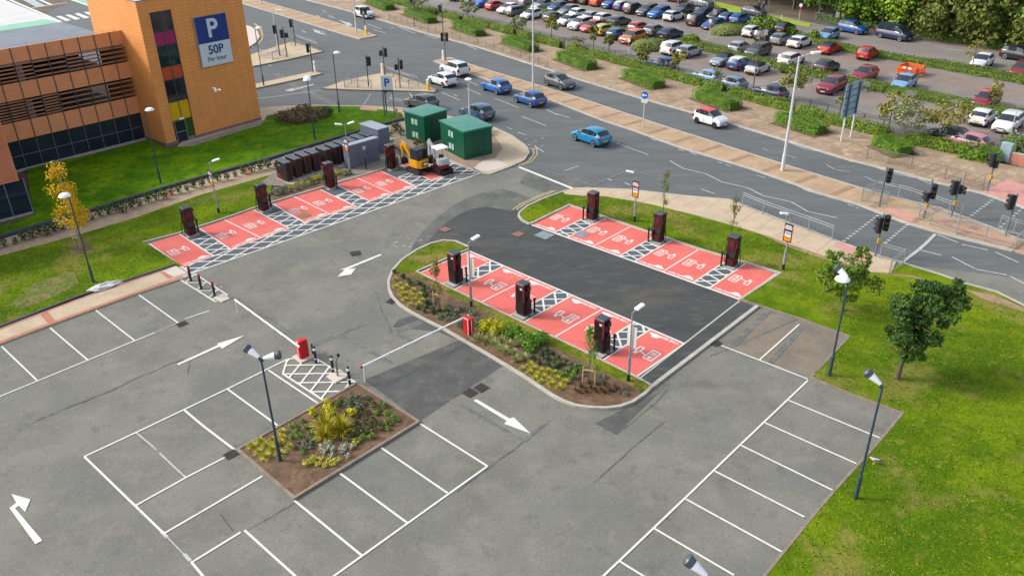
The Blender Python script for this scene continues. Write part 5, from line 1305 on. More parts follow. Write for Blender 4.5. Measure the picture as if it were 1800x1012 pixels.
# galvanised columns with information boards
M_BOARD = mat("black_board", A(44, 42, 46), .45, var=.05)
M_BYEL = mat("amber_board_panel", A(244, 176, 40), .5, var=.04)
M_BLUEG = mat("pale_text_blue", A(110, 120, 170), .5)
def sign_column(base, top_y, head_a, face_a, label, board_z=(2.2, 3.4), back=False, h=None, two=False):
    p = G(*base); h = h or HT(base, top_y)
    t = thing("lamp_column_with_board", (p.x, p.y, .1), 0, label, "lamp post", "slim grey lamp columns carrying boards")
    mb = MB(); mb.cyl((0, 0, 1.3), (0, 0, h), .05, .036, 8); mb.build("pole", M_STEEL, t, smooth=40)
    mb = MB(); mb.cyl((0, 0, .4), (0, 0, 1.4), .085, .08, 10); mb.build("base", M_STEEL, t, smooth=40)
    mb = MB(); mb.cyl((0, 0, 0), (0, 0, .4), .09, .09, 10); mb.build("black_foot", M_BLACKM, t, smooth=40)
    for k, ha in enumerate([head_a] + ([head_a + 180] if two else [])):
        d = Vector((math.cos(rad(ha)), math.sin(rad(ha)), .25))
        e = Vector((0, 0, h)) + d * .28
        mb = MB(); mb.cyl((0, 0, h - .04), e, .03, .025, 6); mb.build("arm", M_STEEL, t)
        mb = MB(); mb.bbox(-.04, .52, -.13, .13, -.03, .06, .03, 0, Matrix.Translation(e) @ Matrix.Rotation(rad(ha), 4, 'Z') @ Matrix.Rotation(rad(-12), 4, 'Y')); mb.build("lamp_head", M_LAMPW, t)
    z0, z1 = board_z
    R_ = Matrix.Rotation(rad(face_a), 4, 'Z')
    W = .29
    mb = MB(); mb.box(-W, W, -.10, -.075, z0, z1, 0, R_); b = mb.build("board", M_WHITEPL if back else M_BOARD, t)
    if back:
        mb = MB()
        for z in np.linspace(z0 + .15, z1 - .15, 4): mb.box(-W + .04, W - .04, -.112, -.101, z - .018, z + .018, 0, R_)
        mb.build("fixing_rail", M_STEEL, b)
    else:
        mb = MB(); mb.box(-W + .08, W - .08, -.108, -.101, z0 + .38, z1 - .50, 0, R_); mb.build("white_panel", M_SIGNW, b)
        mb = MB(); mb.box(-W + .08, W - .08, -.108, -.101, z0 + .08, z0 + .378, 0, R_); mb.build("amber_panel", M_BYEL, b)
        mb = MB()
        for q in ((-W, -W + .04), (W - .04, W)): mb.box(q[0], q[1], -.112, -.101, z0, z1, 0, R_)
        mb.box(-W + .04, W - .04, -.112, -.101, z0, z0 + .035, 0, R_)
        mb.build("red_border", M_REDT, b)
        mb = MB()
        for zz, ww, m_ in ((z1 - .12, .2, 0), (z1 - .22, .26, 0), (z1 - .32, .24, 0), (z0 + .62, .2, 1), (z0 + .54, .16, 1), (z0 + .24, .14, 2)): mb.box(-ww, ww, -.1165, -.1085, zz - .022, zz + .022, m_, R_)
        mb.build("lettering", [M_LAMPW, M_BLUEG, M_BOARD], b)
    return t
sign_column((385, 376), 288, 20, -47, "board column on the lawn between first and second chargers on the left")
sign_column((616, 308), 222, 20, -47, "two-headed board column in front of the grey switch cabinet", two=True, board_z=(2.0, 3.1))
sign_column((1115, 391), 307, 180, -47, "board column on the far grass island between two chargers", board_z=(1.9, 3.1))
sign_column((1376, 476), 380, 190, -47, "board column at the lawn corner of the last far red bay", board_z=(2.0, 3.2))
sign_column((828.5, 541), 428, 40, 133, "column with the white back of a board, nearer the rounded island tip", back=True, board_z=(2.0, 3.2))
sign_column((1104, 671), 552, 40, 133, "column with the white back of a board at the island's bay end", back=True, board_z=(2.0, 3.2))
# car park lamp poles
def thin_pole(base, h, label, heads=None, plate=False, sign=None):
    p = G(*base)
    t = thing("lamp_pole", (p.x, p.y, 0), 0, label, "lamp pole", "thin lamp poles in the far car park")
    mb = MB(); mb.cyl((0, 0, 0), (0, 0, h), .07, .05, 8); mb.build("pole", mat("weathered_pole", A(120, 108, 88), .7), t)
    for k in range(heads or 0):
        a = 2 * math.pi * k / heads + .5
        mb = MB(); mb.cyl((0, 0, h), (math.cos(a) * .5, math.sin(a) * .5, h + .1), .03, .03, 6); mb.bbox(.4, 1.15, -.16, .16, h + .04, h + .18, .03, 0, Matrix.Rotation(a, 4, 'Z')); mb.build("lamp_head", M_LAMPW, t)
    if plate:
        mb = MB(); mb.box(-.25, .25, -.1, -.075, 2.4, 3.1); mb.build("sign_plate", M_WHITEPL, t)
    return t
thin_pole((1466, 62), 6.0, "thin pole with four white lamp heads beside the pale blue car", 4, True)
thin_pole((1341, 96), 9.0, "thin pole with white plate behind the pale silver cabriolet", 0, True)
thin_pole((1253, 56), 7.0, "thin pole with white plate next to the royal blue saloon", 0, True)
thin_pole((951, 14), 6.5, "thin pole near the top edge beside silver green car", 0, False)
thin_pole((1547, 55), 9.0, "brownish pole in front of the trees near the camper van", 0, False)
thin_pole((1324, 156), 6.0, "thin leaning pole beside a sparse sapling in front of railings", 0, False)

# ------------------------------------------------------------------ road signs
def blade_sign(base, h, label, face_a, w, z0, z1, m, body=None, body_m=None):
    p = G(*base)
    t = thing("road_sign", (p.x, p.y, .1), rad(face_a), label, "road sign")
    mb = MB(); mb.cyl((0, 0, 0), (0, 0, h), .05, .05, 8); mb.build("post", M_WHITEP, t)
    return t
t = blade_sign((1130, 227), 3.6, "white post with a round blue arrow sign on the central reservation", -35, 0, 0, 0, None)
mb = MB(); mb.cyl((0, -.06, 3.2), (0, -.08, 3.2), .36, .36, 20); s = mb.build("sign_disc", mat("blue_sign_disc", A(18, 110, 212), .4), t)
mb = MB(); mb.box(-.22, .22, -.094, -.081, 3.16, 3.24); mb.add([(-.28, -.09, 3.2), (-.1, -.09, 3.36), (-.1, -.09, 3.04)], [(0, 1, 2)]); mb.build("arrow", M_LAMPW, s)
mb = MB(); mb.box(-.32, .32, -.08, -.06, 2.45, 2.8); mb.build("lower_plate", M_WHITEPL, t)
for (b, lab) in (((1104, 104), "small round white sign with red triangle on a post beside the grassy mound"), ((1246, 68), "small pedestrian sign post near the royal blue saloon"), ((1404, 38), "post with red triangle sign by the wood"), ((1773, 246), "white post at the front of the white estate car")):
    p = G(*b)
    t = thing("road_sign", (p.x, p.y, 0), rad(-40), lab, "road sign")
    mb = MB(); mb.cyl((0, 0, 0), (0, 0, 2.6), .04, .04, 6); mb.build("post", M_WHITEP, t)
    if "white post" not in lab:
        mb = MB(); mb.cyl((0, -.05, 2.35), (0, -.065, 2.35), .26, .26, 14); mb.build("sign_disc", M_WHITEPL, t)
        mb = MB(); mb.add([(-.26, -.06, 1.5), (.26, -.06, 1.5), (0, -.06, 1.95), (-.26, -.045, 1.5), (.26, -.045, 1.5), (0, -.045, 1.95)], [(0, 1, 2), (5, 4, 3), (0, 3, 4, 1), (1, 4, 5, 2), (2, 5, 3, 0)]); o = mb.build("warning_triangle", M_PINK if False else mat("sign_red", A(206, 60, 60), .5), t)
# P sign on two posts
p = G(676.7, 206.5); p2 = G(684.5, 203)
t = thing("parking_sign", (p.x, p.y, .1), rad(-8), "white and blue P board on two grey posts beside the lawn corner", "sign")
mb = MB(); mb.cyl((0, 0, 0), (0, 0, 3.8), .09, .07, 8); mb.build("post", M_GREYP, t); mb = MB(); mb.cyl((.95, .25, 0), (.95, .25, 3.8), .06, .06, 8); mb.build("post", M_GREYP, t)
mb = MB(); mb.box(-.05, 1.1, -.13, -.09, 2.75, 4.15); b = mb.build("board", M_SIGNW, t)
mb = MB(); mb.box(-.05, 1.1, -.14, -.085, 2.56, 2.74); mb.build("lower_plate", mat("sign_green_grey", A(70, 92, 104), .5), t)
text("lettering", "P", 1.1, (.52, -.136, 3.45), (rad(90), 0, 0), mat("sign_blue", A(24, 84, 196), .4), b, off=.03)
# large sign seen from behind
p1, p2 = G(1478, 250), G(1494.6, 243.3)
a = math.atan2(p2.y - p1.y, p2.x - p1.x)
t = thing("direction_sign", (p1.x, p1.y, .11), a, "large grey-blue direction sign seen from behind on two white posts", "road sign")
Lw = (p2 - p1).length
M_SBACK = mat("sign_back", A(166, 196, 214), .5, metal=.1, var=.06); M_SBAR = mat("sign_bar", A(92, 118, 140), .5)
for x in (0, Lw):
    mb = MB(); mb.cyl((x, 0, 0), (x, 0, 2.3), .09, .08, 8); mb.build("post", M_WHITEP, t)
    mb = MB(); mb.box(x - .07, x + .07, -.10, .02, 2.2, 5.3); mb.build("upright", M_SBAR, t)
mb = MB(); mb.box(-.6, Lw + .35, .05, .09, 2.2, 5.25); b = mb.build("board", M_SBACK, t)
mb = MB()
for z in (2.8, 3.4, 4.0, 4.6): mb.box(-.55, Lw + .3, .02, .049, z - .04, z + .04)
mb.build("cross_rails", M_SBAR, b)
# ------------------------------------------------------------------ traffic lights
def traffic_light(base, top_y, heads, label, m=None, button=True, h=None):
    """heads: list of (sideways offset px sign, height below top, facing deg, small)"""
    p = G(*base); h = h or HT(base, top_y)
    t = thing("traffic_light", (p.x, p.y, .12), 0, label, "traffic light", "traffic lights at the junction")
    mb = MB(); mb.cyl((0, 0, 0), (0, 0, h), .062, .062, 10); mb.build("pole", m or M_GREYP, t, smooth=40)
    for (off, zt, fa, small) in heads:
        R_ = Matrix.Translation((off, 0, h - zt)) @ Matrix.Rotation(rad(fa), 4, 'Z')
        hh = .62 if small else 1.05
        mb = MB(); mb.bbox(-.17, .17, -.10, .14, -hh, 0, .02, 0, R_)
        n = 2 if small else 3
        for i in range(n):
            z = -hh * (i + .5) / n
            mb.cyl(R_ @ Vector((0, -.10, z + .02)), R_ @ Vector((0, -.34, z)), .125, .13, 10, 0, caps=False)
        o = mb.build("signal_head", M_BLACK, t)
        for i in range(n):
            z = -hh * (i + .5) / n
            mb = MB(); mb.cyl(R_ @ Vector((0, -.10, z)), R_ @ Vector((0, -.125, z)), .10, .10, 10); mb.build("lens", (M_LENSR, M_LENSA, M_LENSG)[i] if n == 3 else (M_LENSR, M_LENSG)[i], o)
        mb = MB(); mb.cyl((0, 0, h - zt - hh * .3), (off * .6, 0, h - zt - hh * .3), .03, .03, 6); mb.cyl((0, 0, h - zt - hh * .8), (off * .6, 0, h - zt - hh * .8), .03, .03, 6); mb.build("bracket", m or M_GREYP, t)
    if button:
        mb = MB(); mb.bbox(-.11, .11, -.17, -.05, 1.0, 1.32, .02); mb.build("push_button_box", M_ORANGEB, t)
    return t
Lf, Rt = -.30, .30
M_DKP = mat("dark_grey_pole", A(84, 92, 98), .5)
for b, ty, hd, lab, m, bt in [
 ((492.5, 100), 45, [(Lf, .1, 200, False)], "traffic light right behind the white lamp column on the triangular island", M_DKP, True),
 ((504.7, 102), 49, [(Lf, .35, 215, False), (Rt, .75, 40, True)], "traffic light with two heads in the middle of the triangular island", M_DKP, True),
 ((520, 83), 34, [(Lf, .15, 200, False)], "traffic light at the far tip of the triangular island railings", M_DKP, False),
 ((550.7, 129), 78, [(Lf, .05, 190, False)], "traffic light next to a white bollard on the thin splitter island", M_DKP, False),
 ((648.3, 154), 99, [(Rt, .15, -20, False)], "traffic light at the left end of the second island's railings", M_DKP, False),
 ((676.7, 134), 84, [(Rt, .15, 20, False), (Lf, .45, 200, True)], "traffic light at the apex of the second island behind a white bollard", M_DKP, True),
 ((703.8, 156.5), 104, [(Rt, .2, 10, False), (Lf, .7, 200, True)], "two-headed traffic light near the P board on the second island", M_DKP, True),
 ((783.3, 109), 58, [(Rt, .1, 10, False), (Lf, .1, 190, False)], "two-headed traffic light at the tip of the long tan reservation", M_GREYP, False),
 ((641.5, 52), 13, [(Rt, .2, 30, False), (Lf, .15, 200, False)], "two-headed traffic light in front of the white crossover", M_GREYP, False),
 ((728.5, 47), -8, [(Lf, .1, 150, False)], "traffic light among the hedges at the top edge, left of another", M_GREYP, False),
 ((778.4, 57), 8, [(Lf, .2, 220, False)], "traffic light on tall thin pole behind the railing, top centre", M_DKP, False),
 ((1544.7, 366), 296, [(Rt, .15, -30, False)], "traffic light at the left end of the railed reservation", M_GREYP, False),
 ((1621.7, 390), 319, [(Rt, .35, -30, False), (-.12, .95, 200, True)], "traffic light with pedestrian box by the pink crossing, railed reservation", M_GREYP, True),
 ((1671, 384.5), 317, [(Lf, .15, 190, False), (.2, .5, 30, True)], "traffic light with two heads on the far side of the railed reservation", M_GREYP, True),
 ((1766.6, 416), 344, [(Lf, .05, 190, False)], "rightmost traffic light on the railed reservation", M_GREYP, False),
 ((1734.4, 338), 271, [(Lf * .7, .05, 200, False), (.1, .6, 200, True)], "traffic light on the far pavement beside a pale blue cabinet", M_GREYP, True),
 ((1537.5, 453), 379, [(Rt, .1, -20, False), (-.15, .25, 200, False)], "two-headed traffic light beside the bushy lawn tree and crossing", M_GREYP, True),
 ((680, 202), 146, [(.05, .05, -60, False)], "traffic light half hidden behind the P board", M_DKP, False)]:
    traffic_light(b, ty, hd, lab, m, bt)
# ------------------------------------------------------------------ keep-left bollards
def keep_left(base, label, yellow):
    p = G(*base)
    t = thing("keep_left_bollard", (p.x, p.y, .12), rad(-40), label, "traffic bollard", "plastic traffic island bollards")
    mb = MB(); mb.bbox(-.22, .22, -.13, .13, 0, .72 if yellow else .5, .05); mb.build("body", M_YELLOW if yellow else M_WHITEPL, t)
    mb = MB(); mb.bbox(-.21, .21, -.12, .12, .721 if yellow else .501, 1.2, .08); mb.build("top", M_WHITEPL, t)
    return t
keep_left((644, 62), "yellow and white bollard at the tip of the far tan reservation", True)
keep_left((554.5, 126), "white bollard on the thin splitter island", False)
keep_left((673, 131), "white bollard at the apex of the second island", False)
keep_left((779.5, 107), "cream bollard at the tip of the long tan reservation", False)
keep_left((752.8, 160), "yellow and white bollard beside the queuing white hatchback", True)
# ------------------------------------------------------------------ guard rails
def guard_rail(pts, label, m=None, h=1.05, step=2.0, infill=True, name="guard_rail", cat="railing", z=.12):
    q = P(pts)
    m = m or M_STEEL
    o0 = q[0]
    t = thing(name, (o0.x, o0.y, z), 0, label, cat)
    q = [p - o0 for p in q]
    rails, bars = MB(), MB()
    posts = []
    for a, b in zip(q[:-1], q[1:]):
        L = (b - a).length; n = max(1, round(L / step))
        for zz in (h, h - .17, .12): rails.cyl((a.x, a.y, zz), (b.x, b.y, zz), .026, .026, 6)
        for i in range(n + 1):
            p = a.lerp(b, i / n)
            if not posts or (posts[-1] - p).length > .1: posts.append(p)
        if infill:
            k = max(2, int(L / .16))
            for i in range(k):
                p = a.lerp(b, (i + .5) / k); bars.cyl((p.x, p.y, .12), (p.x, p.y, h - .17), .008, .008, 4, caps=False)
    rails.build("rails", m, t, smooth=40)
    if infill: bars.build("infill_bars", m, t)
    pm = None
    for p in posts:
        if pm is None: mb = MB(); mb.cyl((0, 0, 0), (0, 0, h + .02), .035, .035, 8); o = mb.build("post", m, t); pm = o.data; o.location = (p.x, p.y, 0)
        else:
            o = bpy.data.objects.new("post", pm); COL.objects.link(o); o.parent = t; o.location = (p.x, p.y, 0)
    return t
M_RAILB = mat("brownish_rail", A(150, 138, 122), .6, metal=.2, var=.08)
guard_rail([(684.5, 38), (728, 50.5), (780, 65), (840, 81.5), (900, 98.5), (963, 121)], "long brownish railing along the far pavement at the top", M_RAILB)
guard_rail([(1523, 281), (1600, 299), (1660, 315), (1726, 336)], "brownish railing along the far pavement at the right", M_RAILB)
guard_rail([(1557, 363), (1512.7, 356), (1534.7, 342.7), (1577.4, 350.7), (1619.4, 364), (1665.5, 380), (1687, 387)], "bent grey railing at the left part of the railed reservation")
guard_rail([(1613.4, 386), (1633.4, 397), (1680, 412), (1729.4, 425.6), (1782, 440), (1802, 424)], "grey railing along the near edge of the railed reservation")
guard_rail([(1754, 405.5), (1780, 413), (1815, 425)], "short grey railing at the right edge of the railed reservation")
guard_rail([(1304, 364), (1340, 379.4), (1380, 394.5), (1420, 408.5), (1461.4, 424.5)], "grey railing along the near pavement by the far grass island")
guard_rail([(1545, 456), (1586, 467), (1562, 484)], "short bent grey railing beside the crossing on the near side")
guard_rail([(456, 103), (487, 93.5)], "short railing at the left of the triangular island"); guard_rail([(456, 103), (480, 107), (506, 103)], "low railing along the near edge of the triangular island")
guard_rail([(512, 82), (521, 76), (559.4, 91)], "angled railing at the far side of the triangular island")
guard_rail([(630, 143), (606, 156), (653.4, 158)], "bent railing at the left end of the second island")
guard_rail([(678.7, 133.5), (719.4, 149), (736, 153.5), (719, 159), (696, 158.5)], "bent railing around the right end of the second island")
guard_rail([(685, 191.5), (709.7, 195)], "short railing at the kerb beside the dark grey hatchback")
# bow-top fence of the far car park
FEN = [(690, 3), (770, 24), (848, 43), (897, 54), (949, 69), (992, 81), (1060, 98), (1125, 116), (1193, 134), (1232, 144.5), (1293, 160), (1364, 179), (1423, 193), (1453, 202), (1517, 218), (1587, 238), (1636, 250), (1677, 260), (1723, 270)]
guard_rail(FEN, "long black metal fence between the pavement hedges and the far car park", mat("black_fence_paint", A(48, 50, 58), .5), 1.05, 2.7, True, "metal_fence", "fence", .0)
p = G(1764, 284)
t = thing("roadside_cabinet", (p.x, p.y, .1), rad(-48), "pale blue-grey roadside cabinet beside bushes at the right edge", "electrical cabinet")
mb = MB(); mb.bbox(-.45, .45, -.25, .25, 0, 1.55, .03); mb.build("cabinet", mat("pale_blue_cabinet", A(160, 186, 192), .5), t)
mb = MB(); mb.box(-.40, .40, -.265, -.252, .1, 1.45); mb.build("door", mat("pale_blue_cabinet", A(160, 186, 192), .5), t)
p = G(1795, 291)
t = thing("garden_wall", (p.x, p.y, .0), rad(-48), "low reddish brick wall at the right edge below bushes", "wall")
mb = MB(); mb.box(-1.2, 6, -.15, .15, 0, .9); mb.build("brickwork", M_BRICKB, t); mb = MB(); mb.box(-1.25, 6, -.18, .18, .901, .97); mb.build("coping", M_CONC, t)
# ------------------------------------------------------------------ barriers, bollards, post
M_BARR = mat("red_barrier_cabinet", A(214, 30, 34), .4, var=.05)
def barrier(base, arm_to, label, side):
    p = G(*base); e = G(*arm_to)
    a = math.atan2(e.y - p.y, e.x - p.x); L = (e - p).length
    t = thing("car_park_barrier", (p.x, p.y, .02), a, label, "barrier", "red barriers with long white arms")
    mb = MB(); mb.bbox(-.20, .20, -.28, .28, .06, 1.12, .05); c = mb.build("cabinet", M_BARR, t)
    mb = MB()
    mb.box(.201, .212, .19, .22, .1, 1.06)
    mb.box(-.02, .02, .281, .29, .1, 1.06); mb.build("white_stripe", M_LAMPW, c)
    mb = MB(); mb.box(-.14, .14, -.292, -.281, .86, .96); mb.build("lettering", M_LAMPW, c)
    mb = MB(); mb.box(-.45, .45, -.45, .45, 0, .06); mb.build("plinth", M_LIGHTP, t)
    mb = MB(); mb.box(-.35, L, side * .33 - .025, side * .33 + .025, .92, 1.02); ar = mb.build("arm", M_LAMPW, t)
    mb = MB()
    for k in range(6): x = .9 + k * (L - 1.2) / 6; mb.box(x, x + .5, side * .33 - .0265, side * .33 + .0265, .9185, .9385)
    mb.build("red_reflector", M_REDT, ar)
    mb = MB(); mb.cyl((L - .1, side * .33, .92), (L - .05, side * .33, .0), .018, .018, 6); mb.build("support_leg", M_LAMPW, ar)
    mb = MB(); mb.box(L - .02, L + .08, side * .33 - .04, side * .33 + .04, .91, 1.03); mb.build("end_cap", M_REDT, ar)
    mb = MB(); mb.cyl((-.05, -.55, 0), (-.05, -.55, .62), .05, .05, 8); mb.build("short_post", M_BLACK, t)
    return t
barrier((534, 628), (426, 548), "red barrier whose white arm reaches up-left across the entry lane", 1)
barrier((824, 588), (646, 677), "red barrier in the planted island with arm across the exit lane", -1)
def bollard(base, h, label, top, band, r=.075, grp=None):
    p = G(*base)
    t = thing("bollard", (p.x, p.y, .01), 0, label, "bollard", grp)
    mb = MB(); mb.cyl((0, 0, 0), (0, 0, h), r, r, 12); mb.lathe([(r, h), (r * .9, h + .02), (r * .3, h + .035)], 12); mb.build("post", M_BLACK, t, smooth=40)
    if top:
        mb = MB(); mb.cyl((0, 0, h - .16), (0, 0, h + .036), r + .004, r + .004, 12); mb.build("red_cap", M_BARR, t)
    if band:
        for z in (h - .2, h * .28):
            mb = MB(); mb.cyl((0, 0, z), (0, 0, z + (.14 if z > .5 else .05)), r + .004, r + .004, 12); mb.build("white_band", M_LAMPW, t)
    return t
bg = "black bollards at the parking entrance"
for b, lab in (((336, 494), "red-topped black bollard nearest the red bays"), ((354, 508), "middle of three red-topped black bollards"), ((378, 522), "red-topped black bollard farthest from the red bays")): bollard(b, 1.02, lab, True, False, grp=bg)
for b, lab in (((556, 639), "white-banded black bollard nearest the red barrier"), ((586, 656), "white-banded black bollard beside the steel post"), ((615, 675), "white-banded black bollard at the corner of the square bed")): bollard(b, 1.05, lab, False, True, grp=bg)
cg = "black bollards beside the chargers"
cb = [(uv(Ro, Ru, Rv, 2.4, 3.2), "black bollard beside the charger nearest the road mouth"), (uv(Ro, Ru, Rv, 8.12, 3.2), "black bollard beside the middle charger, far grass island"), (uv(Ro, Ru, Rv, 13.8, 3.2), "black bollard beside the charger nearest the big lawn"),
      (uv(Co, Cu, Cv, 3.2, -3.3), "black bollard beside the charger at the rounded island tip"), (uv(Co, Cu, Cv, 9.05, -3.3), "black bollard beside the planted island's middle charger"), (uv(Co, Cu, Cv, 14.95, -3.3), "black bollard beside the charger behind the sapling"),
      (G(349.5, 409), "maroon bollard beside the charger nearest the yellow tree"), (G(477, 364), "maroon bollard beside the second charger from the yellow tree"), (G(593, 331), "maroon bollard beside the charger before the black cabinets"), (G(700, 297), "maroon bollard between a charger and the yellow excavator"), (G(644, 300), "maroon bollard in front of the grey switch cabinet")]
for p, lab in cb:
    t = thing("bollard", (p.x, p.y, .03), 0, lab, "bollard", cg)
    m = mat("maroon_bollard_paint", A(74, 34, 40), .4) if "maroon" in lab else M_BLACK
    mb = MB(); mb.cyl((0, 0, 0), (0, 0, .9), .06, .06, 10); mb.build("post", m, t, smooth=40)
    mb = MB(); mb.lathe([(.06, .901), (.09, .93), (.09, 1.02), (.05, 1.05)], 10); mb.build("head", M_BLACK, t, smooth=40)
p = G(594, 663)
t = thing("intercom_post", (p.x, p.y, .02), rad(-44), "slim steel reader post on a white square plinth between the bollards", "access post")
mb = MB(); mb.box(-.42, .42, -.42, .42, 0, .1); mb.build("plinth", M_LIGHTP, t)
mb = MB(); mb.cyl((0, 0, .1), (0, 0, 1.0), .055, .05, 10); mb.cyl((0, 0, 1.0), (.0, .16, 1.25), .05, .05, 10); mb.build("post", mat("olive_steel", A(150, 150, 132), .4, metal=.4), t, smooth=40)
mb = MB(); mb.bbox(-.07, .07, .10, .26, 1.2, 1.36, .02); mb.build("reader_head", M_BLACK, t)
p = G(391, 525)
mb = MB(); mb.bbox(-.45, .45, -.3, .3, 0, .08, .02); o = mb.build("concrete_pad", M_LIGHTP); o.location = (p.x, p.y, .012); o.rotation_euler = (0, 0, rad(-44)); tag(o, "pale concrete pad at the end of the red-topped bollards", "concrete pad")
p = G(698, 209)
t = thing("timber_post", (p.x, p.y, .1), 0, "short timber post on the lawn tip beside the green substation", "post")
mb = MB(); mb.box(-.1, .1, -.1, .1, 0, .9); mb.build("post", M_WOODS, t); mb = MB(); mb.box(-.12, .12, -.12, .12, .901, .95); mb.build("cap", M_WOODS, t)
# ------------------------------------------------------------------ excavators
M_EXY = mat("excavator_yellow", A(246, 172, 20), .4, var=.05)
M_EXW = mat("excavator_pale_grey", A(200, 204, 210), .4, var=.05)
M_EXR = mat("excavator_dark_red", A(130, 34, 40), .4, var=.06)
M_TRACK = mat("rubber_track", A(58, 54, 50), .9, var=.2, scale=8)
def track(t, y, L, m=M_TRACK):
    mb = MB(); n = 10; r = .24; W = .16
    pr = [(L / 2 + r * math.cos(a), r + r * math.sin(a)) for a in np.linspace(-math.pi / 2, math.pi / 2, n)] + [(-L / 2 + r * math.cos(a), r + r * math.sin(a)) for a in np.linspace(math.pi / 2, 3 * math.pi / 2, n)]
    k = len(pr)
    mb.add([(x, y - W, z) for x, z in pr] + [(x, y + W, z) for x, z in pr], [tuple(range(k)), tuple(range(2 * k - 1, k - 1, -1))] + [(i, k + i, k + (i + 1) % k, (i + 1) % k) for i in range(k)])
    for i in range(26):
        u = i / 26 * k; j = int(u)
        x, z = pr[j]; mb.box(x - .03, x + .03, y - W - .01, y + W + .01, max(0, z - .03), z + .03)
    o = mb.build("track", m, t)
    mb = MB()
    for x in (-L / 2, 0, L / 2): mb.cyl((x, y - W - .015, r), (x, y + W + .015, r), .12, .12, 10)
    mb.build("track_rollers", M_BLACKM, o)
def box_beam(mb, pts, w, hs):
    """tapered box-section boom through points in the x-z plane"""
    vs = []
    for i, ((x, z), h) in enumerate(zip(pts, hs)):
        a, b = pts[max(0, i - 1)], pts[min(len(pts) - 1, i + 1)]
        d = Vector((b[0] - a[0], b[1] - a[1])).normalized(); n = Vector((-d.y, d.x))
        for s, q in ((-1, -1), (1, -1), (1, 1), (-1, 1)): vs.append((x + n.x * h / 2 * q, w / 2 * s, z + n.y * h / 2 * q))
    fs = [(3, 2, 1, 0), tuple(range(len(vs) - 4, len(vs)))]
    for i in range(len(pts) - 1):
        for k in range(4): fs.append((4 * i + k, 4 * i + (k + 1) % 4, 4 * i + 4 + (k + 1) % 4, 4 * i + 4 + k))
    mb.add(vs, fs)
def bucket(t, x, z, m):
    mb = MB()
    pr = [(x, z), (x - .30, z - .12), (x - .46, z - .42), (x - .30, z - .66), (x + .12, z - .62), (x + .02, z - .5), (x - .24, z - .52), (x - .32, z - .40), (x - .2, z - .2), (x, z - .1)]
    k = len(pr)
    mb.add([(a, -.28, b) for a, b in pr] + [(a, .28, b) for a, b in pr], [tuple(range(k - 1, -1, -1)), tuple(range(k, 2 * k))] + [(i, (i + 1) % k, k + (i + 1) % k, k + i) for i in range(k)])
    for y in (-.28, .25): mb.add([(x - .05, y, z - .05), (x - .45, y, z - .40), (x - .28, y, z - .65), (x + .10, y, z - .60), (x - .05, y + .03, z - .05), (x - .45, y + .03, z - .40), (x - .28, y + .03, z - .65), (x + .10, y + .03, z - .60)], [(3, 2, 1, 0), (4, 5, 6, 7), (0, 1, 5, 4), (1, 2, 6, 5), (2, 3, 7, 6), (3, 0, 4, 7)])
    return mb.build("bucket", m, t)
p = G(737, 303)
# local +x = towards the boom
t = thing("mini_excavator", (p.x, p.y, .03), rad(137), "yellow mini excavator with black cab parked among the red bays", "excavator")
t.scale = (.84, .84, .84)
track(t, -.62, 1.5); track(t, .62, 1.5)
mb = MB(); mb.bbox(-.5, .5, -.45, .45, .25, .60, .04); mb.cyl((0, 0, .6), (0, 0, .68), .42, .42, 16); mb.build("undercarriage", M_BLACKM, t)
mb = MB(); mb.box(1.05, 1.12, -.8, .8, .05, .45); mb.box(.4, 1.05, -.45, -.35, .2, .32); mb.box(.4, 1.05, .35, .45, .2, .32); mb.build("dozer_blade", M_BLACKM, t)
mb = MB()
pr = [(.62, -.72), (.62, .72), (-.55, .76), (-.92, .52), (-1.0, 0), (-.92, -.52), (-.55, -.76)]
mb.prism([V(q) for q in pr], .69, 1.42, 0); ec = mb.build("engine_cover", M_EXY, t, smooth=25)
mb = MB(); mb.box(-.90, -.70, -.775, -.74, .9, 1.25); mb.build("side_grille", M_BLACK, ec)
mb = MB(); mb.box(-1.012, -.97, -.34, .34, .86, 1.26); mb.build("rear_grille", M_BLACK, ec)
mb = MB(); mb.box(-1.022, -1.013, -.25, .22, .98, 1.16); mb.build("rear_badge", M_LAMPW, ec)
mb = MB()
for x in (-.55, .58):
    for y in (-.70, -.02 if x > 0 else .58): mb.box(x - .05, x + .05, y - .05, y + .05, 1.421, 2.36)
mb.box(-.55, .58, -.72, .60, 2.36, 2.44); mb.box(-.45, .5, -.6, .5, 2.441, 2.48)
mb.build("cab_frame", M_BOARD, t)
mb = MB(); mb.box(-.50, .53, -.715, -.70, 1.43, 2.355); mb.box(-.50, .53, .575, .59, 1.43, 2.355); mb.box(-.565, -.552, -.62, .54, 1.43, 2.355); mb.box(.57, .585, -.62, .5, 1.2, 2.355); mb.build("cab_glass", M_GLASS, t)
mb = MB(); box_beam(mb, [(.66, .95), (1.15, 1.35), (1.85, 2.35), (2.45, 2.55)], .22, [.26, .34, .34, .2]); mb.build("boom", M_EXY, t)
mb = MB(); box_beam(mb, [(2.32, 2.62), (2.50, 2.35), (2.30, 1.10)], .18, [.22, .28, .16]); mb.build("dipper_arm", M_EXY, t)
mb = MB(); mb.cyl((1.0, 0, 1.0), (1.75, 0, 2.05), .06, .06, 8); mb.cyl((1.75, 0, 2.62), (2.40, 0, 2.72), .055, .055, 8); mb.build("hydraulic_ram", M_STEEL, t)
bucket(t, 2.32, 1.08, M_BLACKM)
p = G(776, 303)
t = thing("mini_excavator", (p.x, p.y, .03), rad(125), "smaller pale grey and dark red digger with white canopy beside the yellow one", "excavator")
track(t, -.46, 1.15); track(t, .46, 1.15)
mb = MB(); mb.bbox(-.45, .45, -.34, .34, .22, .5, .03); mb.build("undercarriage", M_BLACKM, t)
